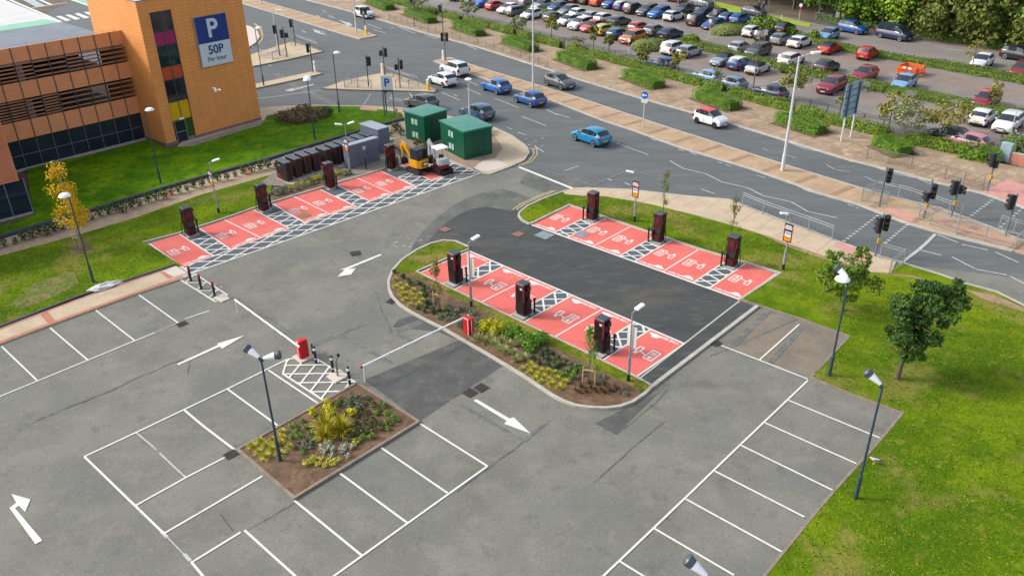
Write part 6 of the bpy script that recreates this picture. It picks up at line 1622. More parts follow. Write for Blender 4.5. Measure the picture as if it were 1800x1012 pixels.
mb = MB(); mb.box(-1.06, -.98, -.55, .55, .05, .40); mb.box(-.98, -.3, -.3, -.22, .16, .28); mb.box(-.98, -.3, .22, .30, .16, .28); mb.build("dozer_blade", M_BLACKM, t)
mb = MB(); mb.prism([V(q) for q in ((.45, -.5), (.45, .5), (-.5, .52), (-.72, .3), (-.72, -.3), (-.5, -.52))], .52, .82, 0); mb.build("lower_body", M_EXR, t)
mb = MB(); mb.prism([V(q) for q in ((-.1, -.5), (-.1, .5), (-.48, .5), (-.68, .3), (-.68, -.3), (-.48, -.5))], .821, 1.32, 0); mb.build("engine_cover", M_EXW, t, smooth=25)
mb = MB(); mb.bbox(-.06, .32, -.26, .26, .83, 1.02, .04); mb.bbox(-.1, .02, -.26, .26, 1.02, 1.55, .04); mb.build("seat", M_BLACK, t)
mb = MB(); mb.bbox(-.55, .55, -.55, .55, 2.15, 2.25, .06); mb.build("canopy", M_LAMPW, t)
mb = MB()
for y in (-.45, .45): mb.cyl((-.4, y, 1.3), (-.4, y, 2.15), .03, .03, 6); mb.cyl((.45, y, .8), (.45, y, 2.15), .025, .025, 6)
mb.build("canopy_frame", M_EXW, t)
mb = MB(); box_beam(mb, [(.5, .75), (.95, 1.2), (1.35, 1.95), (1.8, 2.35)], .16, [.2, .26, .26, .16]); mb.build("boom", M_EXW, t)
mb = MB(); box_beam(mb, [(1.72, 2.42), (1.9, 2.15), (1.75, 1.05)], .14, [.16, .22, .14]); mb.build("dipper_arm", M_EXW, t)
bucket(t, 1.78, 1.02, M_BLACKM)
# ------------------------------------------------------------------ orange barrier enclosure
M_OB = mat("orange_barrier_plastic", A(252, 104, 26), .5, var=.04)
p = G(1600, 131)
t = thing("plastic_barrier_enclosure", (p.x, p.y, .012), rad(40), "square of bright orange plastic barriers alone in the car park bays", "safety barrier")
for k in range(4):
    R_ = Matrix.Rotation(k * math.pi / 2, 4, 'Z') @ Matrix.Translation((0, -1.1, 0))
    mb = MB(); mb.box(-1.08, 1.08, -.04, .04, .78, 1.02, 0, R_); mb.box(-1.08, 1.08, -.04, .04, .12, .34, 0, R_)
    for i in range(12): x = -1.02 + i * .186; mb.box(x - .045, x + .045, -.03, .03, .341, .779, 0, R_)
    b = mb.build("barrier_panel", M_OB, t)
    mb = MB(); mb.box(-.5, -.15, -.055, -.041, .80, 1.0, 0, R_); mb.box(.15, .5, -.055, -.041, .80, 1.0, 0, R_); mb.build("reflector", M_LAMPW, b)
    mb = MB(); mb.box(-.9, -.7, -.28, .28, 0, .11, 0, R_); mb.build("rubber_foot", M_BLACKM, b)
# trolleys near the hedge strip
for b, lab in (((1520, 161), "grey wire trolley at the hedge strip behind the large sign"), ((1599, 178), "grey wire trolley between two roadside trees at the hedge strip"), ((1679, 196), "grey wire trolley at the hedge strip left of white coupe-like hatchback")):
    p = G(*b)
    t = thing("shopping_trolley", (p.x, p.y, .012), rad(-50), lab, "shopping trolley", "trolleys by the hedge strip")
    mb = MB()
    for x in np.linspace(-.5, .4, 7): mb.tube([(x, -.28, 1.0), (x, -.22, .55), (x, .22, .55), (x, .28, 1.0)], .012, 4)
    for z, w in ((1.0, .28), (.8, .26), (.62, .23)): mb.tube([(-.5, -w, z), (.4, -w, z), (.4, w, z), (-.5, w, z), (-.5, -w, z)], .012, 4)
    mb.build("basket", M_STEEL, t)
    mb = MB()
    for y in (-.22, .22): mb.tube([(-.55, y, 1.05), (-.45, y, .25), (.4, y, .18)], .016, 4)
    mb.build("frame", M_STEEL, t)
    for x in (-.42, .38):
        for y in (-.2, .2): mb = MB(); mb.cyl((x, y - .02, .07), (x, y + .02, .07), .07, .07, 8); mb.build("wheel", M_BLACKM, t)
# fence and bollard by the wood
guard_rail([(1431, 40), (1460, 45)], "short grey fence panel in front of the trees", M_GREYP, 1.5, 1.4, True, "metal_fence", "fence", 0)
p = G(1373, 38); t = thing("bollard", (p.x, p.y, 0), 0, "white post on the grass strip beside the wood", "bollard"); mb = MB(); mb.cyl((0, 0, 0), (0, 0, .95), .07, .07, 8); mb.build("post", M_WHITEPL, t); mb = MB(); mb.cyl((0, 0, .951), (0, 0, 1.0), .075, .06, 8); mb.build("cap", M_GREYP, t)
# ------------------------------------------------------------------ people, gulls, litter
def skinned(name, verts, edges, radii, m, parent, root=0):
    me = bpy.data.meshes.new(name); me.from_pydata(verts, edges, []); me.update(); me.materials.append(m)
    o = bpy.data.objects.new(name, me); COL.objects.link(o)
    sk = o.modifiers.new("skin", 'SKIN')
    lay = me.skin_vertices[0].data if me.skin_vertices else None
    if lay is None:
        o.modifiers.remove(sk)
        bpy.context.view_layer.objects.active = o
        sk = o.modifiers.new("skin", 'SKIN'); lay = me.skin_vertices[0].data
    for i, r in enumerate(radii):
        lay[i].radius = (r, r) if isinstance(r, (int, float)) else r
        lay[i].use_root = (i == root)
    sb = o.modifiers.new("sub", 'SUBSURF'); sb.levels = sb.render_levels = 2
    dg = bpy.context.evaluated_depsgraph_get()
    me2 = bpy.data.meshes.new_from_object(o.evaluated_get(dg))
    o.modifiers.clear(); o.data = me2
    for pl in me2.polygons: pl.use_smooth = True
    if parent is not None: o.parent = parent
    return o
M_SKIN = mat("skin", A(206, 160, 134), .6, var=.03)
def person(base, a, label, top_m, leg_m, hair_m, stride=.0):
    p = G(*base)
    t = thing("person", (p.x, p.y, .01), a, label, "person")
    V_ = [(0, 0, .96), (0, 0, 1.15), (0, 0, 1.38), (0, .01, 1.50), (0, -.02, 1.60), (0, -.03, 1.70),
          (-.10, 0, .90), (-.11, -stride * .5, .50), (-.11, -stride * .6 + .05, .08), (-.11, -stride * .6 - .14, .04),
          (.10, 0, .90), (.11, stride * .5, .50), (.11, stride * .6 + .05, .08), (.11, stride * .6 - .14, .04),
          (-.19, 0, 1.40), (-.25, .03, 1.14), (-.24, -.06, .90), (-.23, -.10, .80), (.19, 0, 1.40), (.25, .03, 1.14), (.24, -.06, .90), (.23, -.10, .80)]
    E_ = [(0, 1), (1, 2), (2, 3), (3, 4), (4, 5), (0, 6), (6, 7), (7, 8), (8, 9), (0, 10), (10, 11), (11, 12), (12, 13), (2, 14), (14, 15), (15, 16), (16, 17), (2, 18), (18, 19), (19, 20), (20, 21)]
    R_ = [(.15, .11), (.14, .10), (.17, .11), .06, .095, .085, .10, .065, .045, .04, .10, .065, .045, .04, .065, .05, .035, .035, .065, .05, .035, .035]
    body = skinned("body", V_, E_, R_, M_SKIN, t)
    me = body.data
    me.materials.append(top_m); me.materials.append(leg_m)
    for pl in me.polygons:
        c = pl.center
        pl.material_index = 2 if c.z < .96 and abs(c.x) < .19 else (1 if .84 < c.z < 1.47 else 0)
    mb = MB(); mb.lathe([(.098, 0), (.104, .06), (.075, .12), (.02, .14)], 12, 0, Matrix.Translation((0, .0, 1.66))); mb.build("hair", hair_m, t, smooth=60)
    return t
person((1341, 22), rad(-45), "person in dark navy jacket walking at the wood's edge, right of another", mat("navy_jacket", A(50, 60, 110), .8), mat("dark_trousers", A(34, 36, 46), .8), mat("dark_hair", A(40, 32, 28), .7), .2)
person((1333, 21), rad(-60), "person in black clothes at the wood's edge, left of another", mat("black_jacket", A(36, 36, 38), .8), mat("dark_trousers", A(34, 36, 46), .8), mat("fair_hair", A(150, 120, 90), .7), .15)
M_GULLW = mat("gull_white", A(240, 240, 236), .8, var=.04); M_GULLG = mat("gull_slate_wing", A(96, 100, 108), .8, var=.06); M_BEAK = mat("gull_beak", A(226, 176, 60), .5)
def gull(loc, a, label, flying):
    t = thing("gull", loc, a, label, "bird")
    V_ = [(-.24, 0, 0), (-.10, 0, .02), (.06, 0, .04), (.17, 0, .10), (.235, 0, .15)]
    body = skinned("body", V_, [(0, 1), (1, 2), (2, 3), (3, 4)], [.03, .075, .085, .045, .045], M_GULLW, t, 1)
    mb = MB(); mb.cyl((.27, 0, .15), (.335, 0, .135), .014, .004, 6); mb.build("beak", M_BEAK, t)
    for s in (-1, 1):
        mb = MB()
        if flying:
            pts = [(.10, .05 * s, .07), (.12, .34 * s, .26), (.02, .72 * s, .20), (-.05, .70 * s, .19), (-.06, .34 * s, .23), (-.10, .05 * s, .05)]
            mb.add(pts + [(x, y, z - .02) for x, y, z in pts], [(0, 1, 4, 5), (1, 2, 3, 4), (11, 10, 7, 6), (10, 9, 8, 7), (0, 6, 7, 1), (1, 7, 8, 2), (2, 8, 9, 3), (3, 9, 10, 4), (4, 10, 11, 5), (5, 11, 6, 0)])
        else:
            pts = [(.10, .075 * s, .09), (.05, .095 * s, .04), (-.12, .085 * s, .0), (-.34, .03 * s, -.01), (-.14, .04 * s, .09)]
            mb.add(pts + [(x, y * .8, z - .01) for x, y, z in pts], [(0, 1, 2, 4), (2, 3, 4), (9, 7, 6, 5), (9, 8, 7), (0, 5, 6, 1), (1, 6, 7, 2), (2, 7, 8, 3), (3, 8, 9, 4), (4, 9, 5, 0)])
        mb.build("wing", M_GULLW if flying else M_GULLG, t)
    if not flying:
        for s in (-1, 1):
            mb = MB(); mb.cyl((0, .035 * s, -.03), (.01, .035 * s, -.19), .008, .008, 5); mb.box(-.01, .07, .035 * s - .025, .035 * s + .025, -.20, -.19); mb.build("leg", M_BEAK, t)
    return t
q = G(392, 186, 3.2); gull((q.x + .8, q.y - 3.2, 5.4), rad(50), "white gull gliding in front of the orange tower", True)
p = G(1536, 818); gull((p.x, p.y, .30), rad(165), "gull standing on the lawn beside a lamp column", False)
p = G(187, 506)
mb = MB()
r4 = random.Random(8); vs = []; n1, n2 = 14, 7
for j in range(n2):
    for i in range(n1):
        th, ph = 2 * math.pi * i / n1, math.pi / 2 * j / (n2 - 1)
        k = 1 + r4.uniform(-.28, .28)
        vs.append((1.0 * math.cos(th) * math.cos(ph) * k, .42 * math.sin(th) * math.cos(ph) * k, .20 * math.sin(ph) * k + .0))
fs = [(j * n1 + i, j * n1 + (i + 1) % n1, (j + 1) * n1 + (i + 1) % n1, (j + 1) * n1 + i) for j in range(n2 - 1) for i in range(n1)]
mb.add(vs, fs); o = mb.build("litter_bag", mat("grey_white_polythene", A(228, 230, 230), .35, var=.15, scale=5, spec=.5)); o.location = (p.x, p.y, .11); o.rotation_euler = (0, 0, rad(40)); tag(o, "crumpled whitish plastic sheet lying on the lawn edge", "litter")
# ------------------------------------------------------------------ vegetation
rv = random.Random(4)
def leafmat(name, c, c2, sc=.9, fine=.25):
    m = mat(name, A(*c), .62, c2=A(*c2), scale=sc, fine=fine, fscale=9, spec=.25)
    return m
L_HEDGE = leafmat("hedge_leaves", (80, 124, 16), (120, 156, 26), 1.1)
L_HEDGE2 = leafmat("light_hedge_leaves", (98, 130, 24), (140, 156, 36), 1.3)
L_STRIP = leafmat("bank_leaves", (90, 116, 34), (120, 138, 42), .9)
L_MOUND = leafmat("mound_leaves", (112, 130, 62), (140, 152, 76), .8)
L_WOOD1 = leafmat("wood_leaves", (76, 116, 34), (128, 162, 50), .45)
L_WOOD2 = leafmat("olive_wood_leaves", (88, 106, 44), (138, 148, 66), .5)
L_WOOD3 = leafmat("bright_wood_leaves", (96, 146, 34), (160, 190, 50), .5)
L_OAK = leafmat("dark_oak_leaves", (44, 78, 30), (82, 116, 38), 1.2)
L_BUSH = leafmat("fresh_leaves", (84, 118, 34), (130, 156, 46), 1.0)
L_YEL = leafmat("autumn_yellow_leaves", (244, 184, 8), (255, 222, 30), 1.5)
L_ROAD1 = leafmat("roadside_leaves", (104, 122, 44), (150, 150, 60), 1.2)
L_ROAD2 = leafmat("bronze_leaves", (136, 132, 54), (172, 166, 72), 1.2)
L_SAGE = leafmat("sage_leaves", (136, 148, 100), (166, 172, 120), 1.2)
L_SAP = leafmat("sapling_leaves", (96, 112, 46), (140, 146, 60), 2)
L_TUFT = leafmat("yellow_grass_blades", (208, 206, 70), (232, 226, 96), 4)
L_DKS = leafmat("dark_shrub_leaves", (46, 76, 34), (76, 108, 44), 4)
L_GRN = leafmat("green_shrub_leaves", (84, 130, 30), (120, 164, 44), 4)
L_YSH = leafmat("yellow_shrub_leaves", (190, 190, 24), (232, 220, 50), 4)
L_GREYS = leafmat("grey_shrub_leaves", (104, 118, 92), (136, 146, 116), 4)
L_WHT = leafmat("silver_shrub_leaves", (168, 178, 148), (206, 210, 186), 4)
L_VAR = leafmat("variegated_blades", (168, 172, 96), (214, 212, 150), 5)
L_PHO = leafmat("golden_strap_leaves", (168, 172, 40), (220, 196, 50), 4)
L_BRN = leafmat("brown_twigs", (98, 72, 50), (130, 98, 66), 5)
L_RUSS = leafmat("russet_shrub_leaves", (128, 104, 74), (156, 130, 92), 2.5)
L_OLV = leafmat("olive_shrub_leaves", (94, 98, 54), (124, 124, 70), 4)
def leaf(mb, p, n, s, m=0):
    n = n.normalized()
    a = n.orthogonal().normalized()
    a = (Matrix.Rotation(rv.uniform(0, 6.28), 3, n) @ a)
    b = n.cross(a)
    k = rv.uniform(.7, 1.25) * s
    a, b = a * k, b * k * .62
    mb.add([p - a, p + b, p + a, p - b], [(0, 1, 2, 3)], m)
def blob(mb, c, r, n, s, inner=.45, flat=1.0, m=0):
    c = Vector(c)
    for _ in range(n):
        d = Vector((rv.gauss(0, 1), rv.gauss(0, 1), rv.gauss(0, 1))).normalized()
        u = inner + (1 - inner) * rv.random() ** .6
        p = c + Vector((d.x * r[0], d.y * r[1], d.z * r[2] * flat)) * u
        leaf(mb, p, d * .7 + Vector((rv.gauss(0, .5), rv.gauss(0, .5), rv.gauss(.3, .5))), s, m)
def crown(mb, c, R, nb, n, s, br=.42, bottom=-.55):
    """many leaf clumps around an ellipsoid: uneven outline with gaps"""
    c = Vector(c)
    for _ in range(nb):
        while True:
            d = Vector((rv.uniform(-1, 1), rv.uniform(-1, 1), rv.uniform(bottom, 1)))
            if .25 < d.length < 1: break
        q = c + Vector((d.x * R[0], d.y * R[1], d.z * R[2]))
        k = rv.uniform(.6, 1.25) * br
        blob(mb, q, (R[0] * k, R[1] * k, R[2] * k * .8), n // nb, s, .3)
def trunk_mb(h, r, limbs, spread, top=.35):
    mb = MB()
    pts = [Vector((0, 0, 0))]
    for i in range(1, 5): pts.append(Vector((rv.uniform(-.04, .04) * h * .3, rv.uniform(-.04, .04) * h * .3, h * i / 4)))
    for i in range(4): mb.cyl(pts[i], pts[i + 1], r * (1 - .62 * i / 4), r * (1 - .62 * (i + 1) / 4), 8, caps=False)
    for k in range(limbs):
        a = 2 * math.pi * k / max(1, limbs) + rv.uniform(-.5, .5)
        z0 = h * rv.uniform(top, .92)
        e = Vector((math.cos(a) * spread * rv.uniform(.5, 1), math.sin(a) * spread * rv.uniform(.5, 1), z0 + h * rv.uniform(.12, .35)))
        b = Vector((0, 0, z0)); m_ = b.lerp(e, .5) + Vector((0, 0, .05 * h))
        mb.cyl(b, m_, r * .36, r * .24, 6, caps=False); mb.cyl(m_, e, r * .24, r * .08, 6, caps=False)
    return mb
def tree(base, label, cr, leafm, bark, trunk_h, trunk_r, limbs, spread, group=None, name="tree", z=.1, rz=0.0):
    p = base if isinstance(base, Vector) else G(*base)
    t = thing(name, (p.x, p.y, z), rz, label, "tree", group)
    trunk_mb(trunk_h, trunk_r, limbs, spread).build("trunk", bark, t, smooth=50)
    mb = MB(); cr(mb); mb.build("crown", leafm, t)
    return t
# the wood beyond the car park
L_WOODD = leafmat("shaded_wood_leaves", (60, 84, 36), (92, 118, 48), .5)  # darker copy of the wood leaves: the wood's inner shade is in the colour
def wood_tree(p, h, R, m, lab, low):
    def cr(mb):
        crown(mb, (0, 0, h * .54), (R, R, h * .47), 54, 5200, .27, .34, low)
    return tree(p, lab, cr, m, M_BARK, h * .6, .28, 5, R * .7, "trees of the wood behind the car park", "wood_tree", 0)
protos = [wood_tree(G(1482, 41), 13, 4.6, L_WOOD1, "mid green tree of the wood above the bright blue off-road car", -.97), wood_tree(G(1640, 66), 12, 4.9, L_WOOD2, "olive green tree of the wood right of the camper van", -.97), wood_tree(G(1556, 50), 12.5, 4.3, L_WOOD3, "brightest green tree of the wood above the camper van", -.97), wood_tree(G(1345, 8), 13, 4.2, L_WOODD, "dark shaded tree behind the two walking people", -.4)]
WT = [(1440, 31, 0, "mid green tree at the left end of the lit wood edge"), (1596, 58, 2, "bright green tree of the wood just right of the camper van roof"), (1694, 74, 1, "olive green tree of the wood, third from the right edge"), (1740, 81, 1, "olive green tree of the wood, second from the right edge"), (1790, 90, 1, "olive green tree of the wood at the right edge of the photo"), (1840, 98, 0, "mid green tree at the right edge, mostly out of frame"), (1520, 44, 2, "bright green tree of the wood between the off-road car and camper van")]
for x, y, k, lab in WT:
    o = dup(protos[k], None, tuple(G(x, y)) + (0,), rv.uniform(0, 6), lab, scale=rv.uniform(.9, 1.1))
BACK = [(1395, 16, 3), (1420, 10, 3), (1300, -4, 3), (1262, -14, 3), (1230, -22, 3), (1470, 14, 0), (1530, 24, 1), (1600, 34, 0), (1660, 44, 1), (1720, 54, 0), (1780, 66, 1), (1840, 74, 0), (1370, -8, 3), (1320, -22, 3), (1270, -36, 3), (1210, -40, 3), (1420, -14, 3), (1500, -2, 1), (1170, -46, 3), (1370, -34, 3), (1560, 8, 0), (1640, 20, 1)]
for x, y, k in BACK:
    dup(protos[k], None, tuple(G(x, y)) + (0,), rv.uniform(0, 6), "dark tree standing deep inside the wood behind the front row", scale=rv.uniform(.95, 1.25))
# undergrowth below the wood edge
def hedge(pts, w, h, m, label, cat="hedge", group=None, dens=150, s=.10, rough=.18, name="hedge", z=0.0, core=None, kind=None):
    q = P(pts); o0 = q[0]
    t = thing(name, (o0.x, o0.y, z), 0, label, cat, group)
    q = [p - o0 for p in q]
    cb = MB(); lb = MB()
    for a, b in zip(q[:-1], q[1:]):
        L = (b - a).length; u = (b - a) / L; n = V((-u.y, u.x))
        k = max(1, int(L / .5))
        sec = []
        for i in range(k + 1):
            c = a + u * (L * i / k)
            e_ = 1 - .30 * max(0, 1 - min(i, k - i) / 2.0) if len(q) == 2 else 1
            ww, hh = w / 2 * (.80 + rv.uniform(-rough, rough) * .6) * e_, h * (.86 + rv.uniform(-rough, rough) * .7) * (e_ * .5 + .5)
            sec.append([(c.x + n.x * y, c.y + n.y * y, zz) for y, zz in ((-ww, 0), (-ww, hh * .72), (-ww * .7, hh), (ww * .7, hh), (ww, hh * .72), (ww, 0))])
        vs = [p for s_ in sec for p in s_]
        fs = [(6 * i + j, 6 * i + j + 1, 6 * i + 7 + j, 6 * i + 6 + j) for i in range(k) for j in range(5)] + [(5, 4, 3, 2, 1, 0), tuple(6 * k + j for j in range(6))]
        cb.add(vs, fs)
        cnt = int(dens * L * (w + 2 * h) / 3)
        for _ in range(cnt):
            al = rv.uniform(-.22, L + .22); c = a + u * al
            ek = 1 - .26 * max(0, 1 - min(al + .22, L + .22 - al) / .9) if len(q) == 2 else 1
            tt = rv.uniform(0, w + 2 * h)
            br = rough * (math.sin(c.x * 2.1 + c.y * 1.3) + math.sin(c.x * .9 - c.y * 2.3)) * .4
            if tt < h: y, zz, nn = -w / 2 * (.93 + br), tt, Vector((-n.x, -n.y, .4))
            elif tt > w + h: y, zz, nn = w / 2 * (.93 + br), tt - w - h, Vector((n.x, n.y, .4))
            else: y, zz, nn = tt - h - w / 2, h * (1 + br) - .15 * h * (abs(tt - h - w / 2) / (w / 2)) ** 4, Vector((0, 0, 1))
            y *= ek; zz *= ek * .4 + .6
            p = Vector((c.x + n.x * y, c.y + n.y * y, zz)) + Vector((rv.gauss(0, .05), rv.gauss(0, .05), rv.gauss(0, rough * .3)))
            p.z = max(.03, p.z)
            leaf(lb, p, nn.normalized() + Vector((rv.gauss(0, .28), rv.gauss(0, .28), rv.gauss(.1, .2))), s)
    cb.build("stems", core or mat("hedge_core", A(78, 112, 22), .9, var=.2, scale=3), t)
    lb.build("foliage", m, t)
    return t
hedge([(1440, 34), (1480, 42), (1560, 53), (1640, 66), (1720, 78), (1860, 102)], 1.6, .9, L_WOODD, "dark undergrowth along the foot of the wood", "undergrowth", None, 70, .2, .3, "undergrowth")  # shade below the canopy is put into the dark leaf colour
# trimmed hedges along the pavement
def clipped(x0, x1, y0, y1, label):
    """block hedge: its long axis follows the road"""
    dx = (x1 - x0) * .30
    a, b = (x0 + (x1 - x0) * .16, y1 - (y1 - y0) * .64), (x1 - (x1 - x0) * .14, y1 - (y1 - y0) * .02)
    return hedge([a, b], 2.3, 1.0, L_HEDGE, label, "hedge", "clipped block hedges on the pavement", 420, .075, .07, "clipped_hedge", .11)
for q, lab in (((643, 693, -4, 20), "clipped block hedge nearest the white crossover, top edge"), ((710, 767, 14, 43), "clipped block hedge just left of a traffic light mast, second from the top"), ((795, 852, 38, 66), "clipped block hedge third from the top, before the tall lamp column"), ((881, 946, 64, 94), "clipped block hedge behind the very tall white lamp column"),
               ((976, 1049, 91, 125), "clipped block hedge above the dark grey hatchback"), ((1092, 1167, 123, 158), "clipped block hedge above the round blue arrow sign"), ((1215, 1303, 157, 196), "clipped block hedge above the white car with red roof"), ((1356, 1456, 199, 239), "clipped block hedge left of the large direction sign"), ((1537, 1597, 243, 277), "smallest clipped block hedge, right of the large direction sign")):
    clipped(*q, lab)
# dark soil under the hedges
mb = MB()
for x0, x1, y0, y1 in ((643, 693, -4, 20), (710, 767, 14, 43), (795, 852, 38, 66), (881, 946, 64, 94), (976, 1049, 91, 125), (1092, 1167, 123, 158), (1215, 1303, 157, 196), (1356, 1456, 199, 239), (1537, 1597, 243, 277)):
    a, b = G(x0 + (x1 - x0) * .12, y1 - (y1 - y0) * .62), G(x1 - (x1 - x0) * .06, y1 + (y1 - y0) * .02)
    mb.line(a, b, 2.9, .123)
struct("hedge_soil", mb, M_SOIL)
# looser hedge in front of the black fence
segs = [(683, 8, 728, 18), (736, 24, 768, 31), (776, 33, 810, 42), (820, 44, 862, 54), (866, 56, 905, 65), (915, 68, 985, 88), (1000, 92, 1032, 100), (1036, 103, 1072, 112), (1076, 114, 1126, 126), (1132, 130, 1192, 146), (1196, 147, 1232, 156), (1238, 158, 1270, 166), (1284, 172, 1322, 182), (1326, 184, 1390, 200), (1404, 204, 1444, 215), (1452, 219, 1500, 231), (1500, 231, 1560, 246), (1592, 254, 1640, 265), (1640, 265, 1690, 276)]
for i, (a, b, c, d) in enumerate(segs):
    hedge([(a, b - 3), (c, d - 3)], 1.2, .92, L_HEDGE2, "loose yellowish green hedge section running along the black railings", "hedge", "hedge sections along the railings", 260, .085, .16, "railing_hedge", .1)
hedge([(1690, 276), (1722, 282), (1748, 284)], 1.8, 1.2, L_HEDGE, "taller dark green hedge end beside the pale blue cabinet", "hedge", None, 170, .11, .2)
hedge([(1770, 274), (1796, 272), (1830, 276)], 2.2, 1.6, L_SAGE, "tall grey-green bushes behind the brick wall at the right edge", "bush", None, 110, .13, .3)
# planted strips between the parking rows
for pts, w, h, lab in (([(915, 10), (940, 17), (1000, 30), (1060, 46), (1112, 59)], 1.3, .55, "planted strip dividing the two front rows of cars, top left"),
                       ([(1197, 78), (1222, 83), (1242, 88), (1282, 97)], 2.2, 1.0, "leafy strip behind the silver hatchback and white crossover"),
                       ([(1284, 98), (1360, 116), (1410, 128), (1481, 144)], 2.0, .75, "hedge strip above the pale silver cabriolet and maroon estate"),
                       ([(1481, 144), (1560, 160), (1640, 176), (1742, 197), (1830, 214)], 2.6, .8, "long hedge strip crossing behind the two white cars at right"),
                       ([(1150, 21), (1200, 30), (1226, 36)], 1.0, .5, "low planted strip behind the white hatchback with black wheels"),
                       ([(1413, 66), (1479, 87), (1540, 99), (1635, 114)], 2.3, .7, "hedge strip behind the red cabriolet and small red car"),
                       ([(1635, 114), (1707, 127), (1800, 144), (1840, 152)], 3.0, .7, "hedge strip at right behind the orange plastic barrier")):
    hedge(pts, w, h * .78, L_STRIP, lab, "hedge", "planted strips between the parking rows", 170, .10, .18, "planted_strip", core=mat("bank_core", A(90, 114, 34), .9, var=.2, scale=2))
def bush(px, r, h, m, label, n=900, s=.11, cat="bush", name="bush", grp=None, inner=.7, z=0.0):
    p = G(*px)
    t = thing(name, (p.x, p.y, z), 0, label, cat, grp)
    mb = MB()
    for k in range(6):
        a = rv.uniform(0, 6.28); d = rv.uniform(0, .45)
        blob(mb, (math.cos(a) * r * d, math.sin(a) * r * d, h * .42), (r * .72, r * .72, h * .58), n // 6, s, inner)
    mb.v = [(x, y, max(.02, zz)) for x, y, zz in mb.v]
    mb.build("foliage", m, t)
    mb = MB(); mb.cyl((0, 0, 0), (0, 0, h * .5), .05, .03, 6); mb.build("stem", M_BARK, t)
    return t
def mound(px, rx, ry, h, a, label):
    p = G(*px)
    t = thing("planted_mound", (p.x, p.y, 0), rad(a), label, "shrub bed", "rounded planted mounds in the car park")
    mb = MB(); lb = MB(); n = 20
    prof = [(1, .02), (.97, .35), (.86, .68), (.66, .88), (.4, .97), (.05, 1.0)]
    vs = [(rx * k * math.cos(2 * math.pi * i / n) * .95, ry * k * math.sin(2 * math.pi * i / n) * .95, h * z * .93) for k, z in prof for i in range(n)]
    mb.add(vs, [(j * n + i, j * n + (i + 1) % n, (j + 1) * n + (i + 1) % n, (j + 1) * n + i) for j in range(len(prof) - 1) for i in range(n)] + [tuple((len(prof) - 1) * n + i for i in range(n))])
    mb.build("core", mat("mound_core", A(72, 84, 44), .9, var=.2, scale=2), t)
    for _ in range(2600):
        k = math.sqrt(rv.random()); aa = rv.uniform(0, 6.28)
        z = h * math.sqrt(max(0, 1 - k ** 3.2))
        leaf(lb, Vector((rx * k * math.cos(aa), ry * k * math.sin(aa), z + rv.gauss(0, .04))), Vector((math.cos(aa) * k, math.sin(aa) * k, .8)) + Vector((rv.gauss(0, .2), rv.gauss(0, .2), 0)), .11)
    lb.v = [(x, y, max(.02, zz)) for x, y, zz in lb.v]
    lb.build("foliage", L_MOUND, t)
mound((1146, 84), 3.3, 2.5, 1.15, 40, "rounded grey-green mound beside the copper orange crossover")
mound((1284, 57), 3.6, 2.6, 1.15, 40, "rounded grey-green mound beside the royal blue saloon")
bush((1342, 54), 2.6, 1.9, L_BUSH, "wide leafy bush behind the black estate", 2200, .2)
bush((1388, 59), 1.5, 1.0, L_STRIP, "low bush right of the wide leafy bush", 700, .17)
bush((1432, 72), .8, 1.5, L_HEDGE2, "bright yellow-green bush beside the pale blue hatchback", 600, .14)
bush((1213, 80), 1.3, 1.5, L_BUSH, "taller bush right behind the silver hatchback", 900, .16)
bush((1380, 128), .8, 1.0, L_BUSH, "rounded darker bush sticking out of the hedge strip by the bent lamp", 500, .13)
# bright grass strip and soil under the wood
raised("grass_strip", [(1240, 0), (1286, 11), (1350, 27), (1425, 43), (1424, 48), (1347, 33), (1280, 20), (1230, 6)], mat("bright_grass", A(150, 176, 40), .95, c2=A(170, 192, 50), scale=.6, fine=.2), .08)
# roadside and car-park trees
def road_tree(px, h, R, m, lab, grp="small trees along the pavement and railings", bark=M_BARK, cz=.68, n=900, s=.13, nb=22, lean=0):
    def cr(mb): crown(mb, (0, 0, h * cz), (R, R, h * (1 - cz) * 1.02), nb, n, s, .36, -.8)
    return tree(px, lab, cr, m, bark, h * .8, .06, 6, R * .75, grp, "roadside_tree", .1)
RT = [((735, 28), 3.6, 1.5, L_SAGE, "pale green roadside tree among the hedges beside a traffic light, top centre"), ((822, 40), 3.4, 1.6, L_SAGE, "sage green roadside tree over the third clipped hedge"), ((911, 74), 3.4, 1.3, L_SAGE, "sage green roadside tree beside the very tall lamp column"),
      ((969, 68), 3.0, 1.2, L_ROAD2, "bronze tinted tree in front of the navy hatchback"), ((1013, 94), 2.7, .9, L_ROAD2, "nearly bare bronze tree left of two narrow trees"), ((1043, 90), 3.1, .7, L_ROAD1, "narrow tree in front of the coral red car"), ((1070, 98), 2.7, .7, L_ROAD1, "narrow tree in front of the blue and lime yellow cars"),
      ((1130, 126), 3.3, .85, L_ROAD1, "yellowish tree above a clipped hedge by the mound"), ((1190, 132), 2.7, .9, L_ROAD2, "small bronze tree in front of the silver hatchback"), ((1259, 166), 2.8, .8, L_SAGE, "wispy pale sapling in front of the pale blue car"),
      ((1395, 178), 3.4, 1.5, L_ROAD1, "green-bronze tree right behind the bent white lamp column"), ((1475, 206), 2.6, .6, L_ROAD1, "very thin tree left of the large direction sign"), ((1561, 228), 3.2, 1.6, L_ROAD2, "bronze tree, first of three right of the large sign"), ((1584, 252), 3.6, 1.9, L_SAGE, "pale airy tree with whitish trunk, second of three right of the sign"), ((1651, 248), 3.6, 2.0, L_ROAD2, "bronze-green tree, third of three right of the large sign")]
for px, h, R, m, lab in RT:
    sparse = "bare" in lab or "wispy" in lab or "thin" in lab
    road_tree(px, h, R, m, lab, n=160 if sparse else int(420 + 380 * R), bark=M_BARKP if "whitish" in lab else M_BARK, nb=9 if sparse else 20)
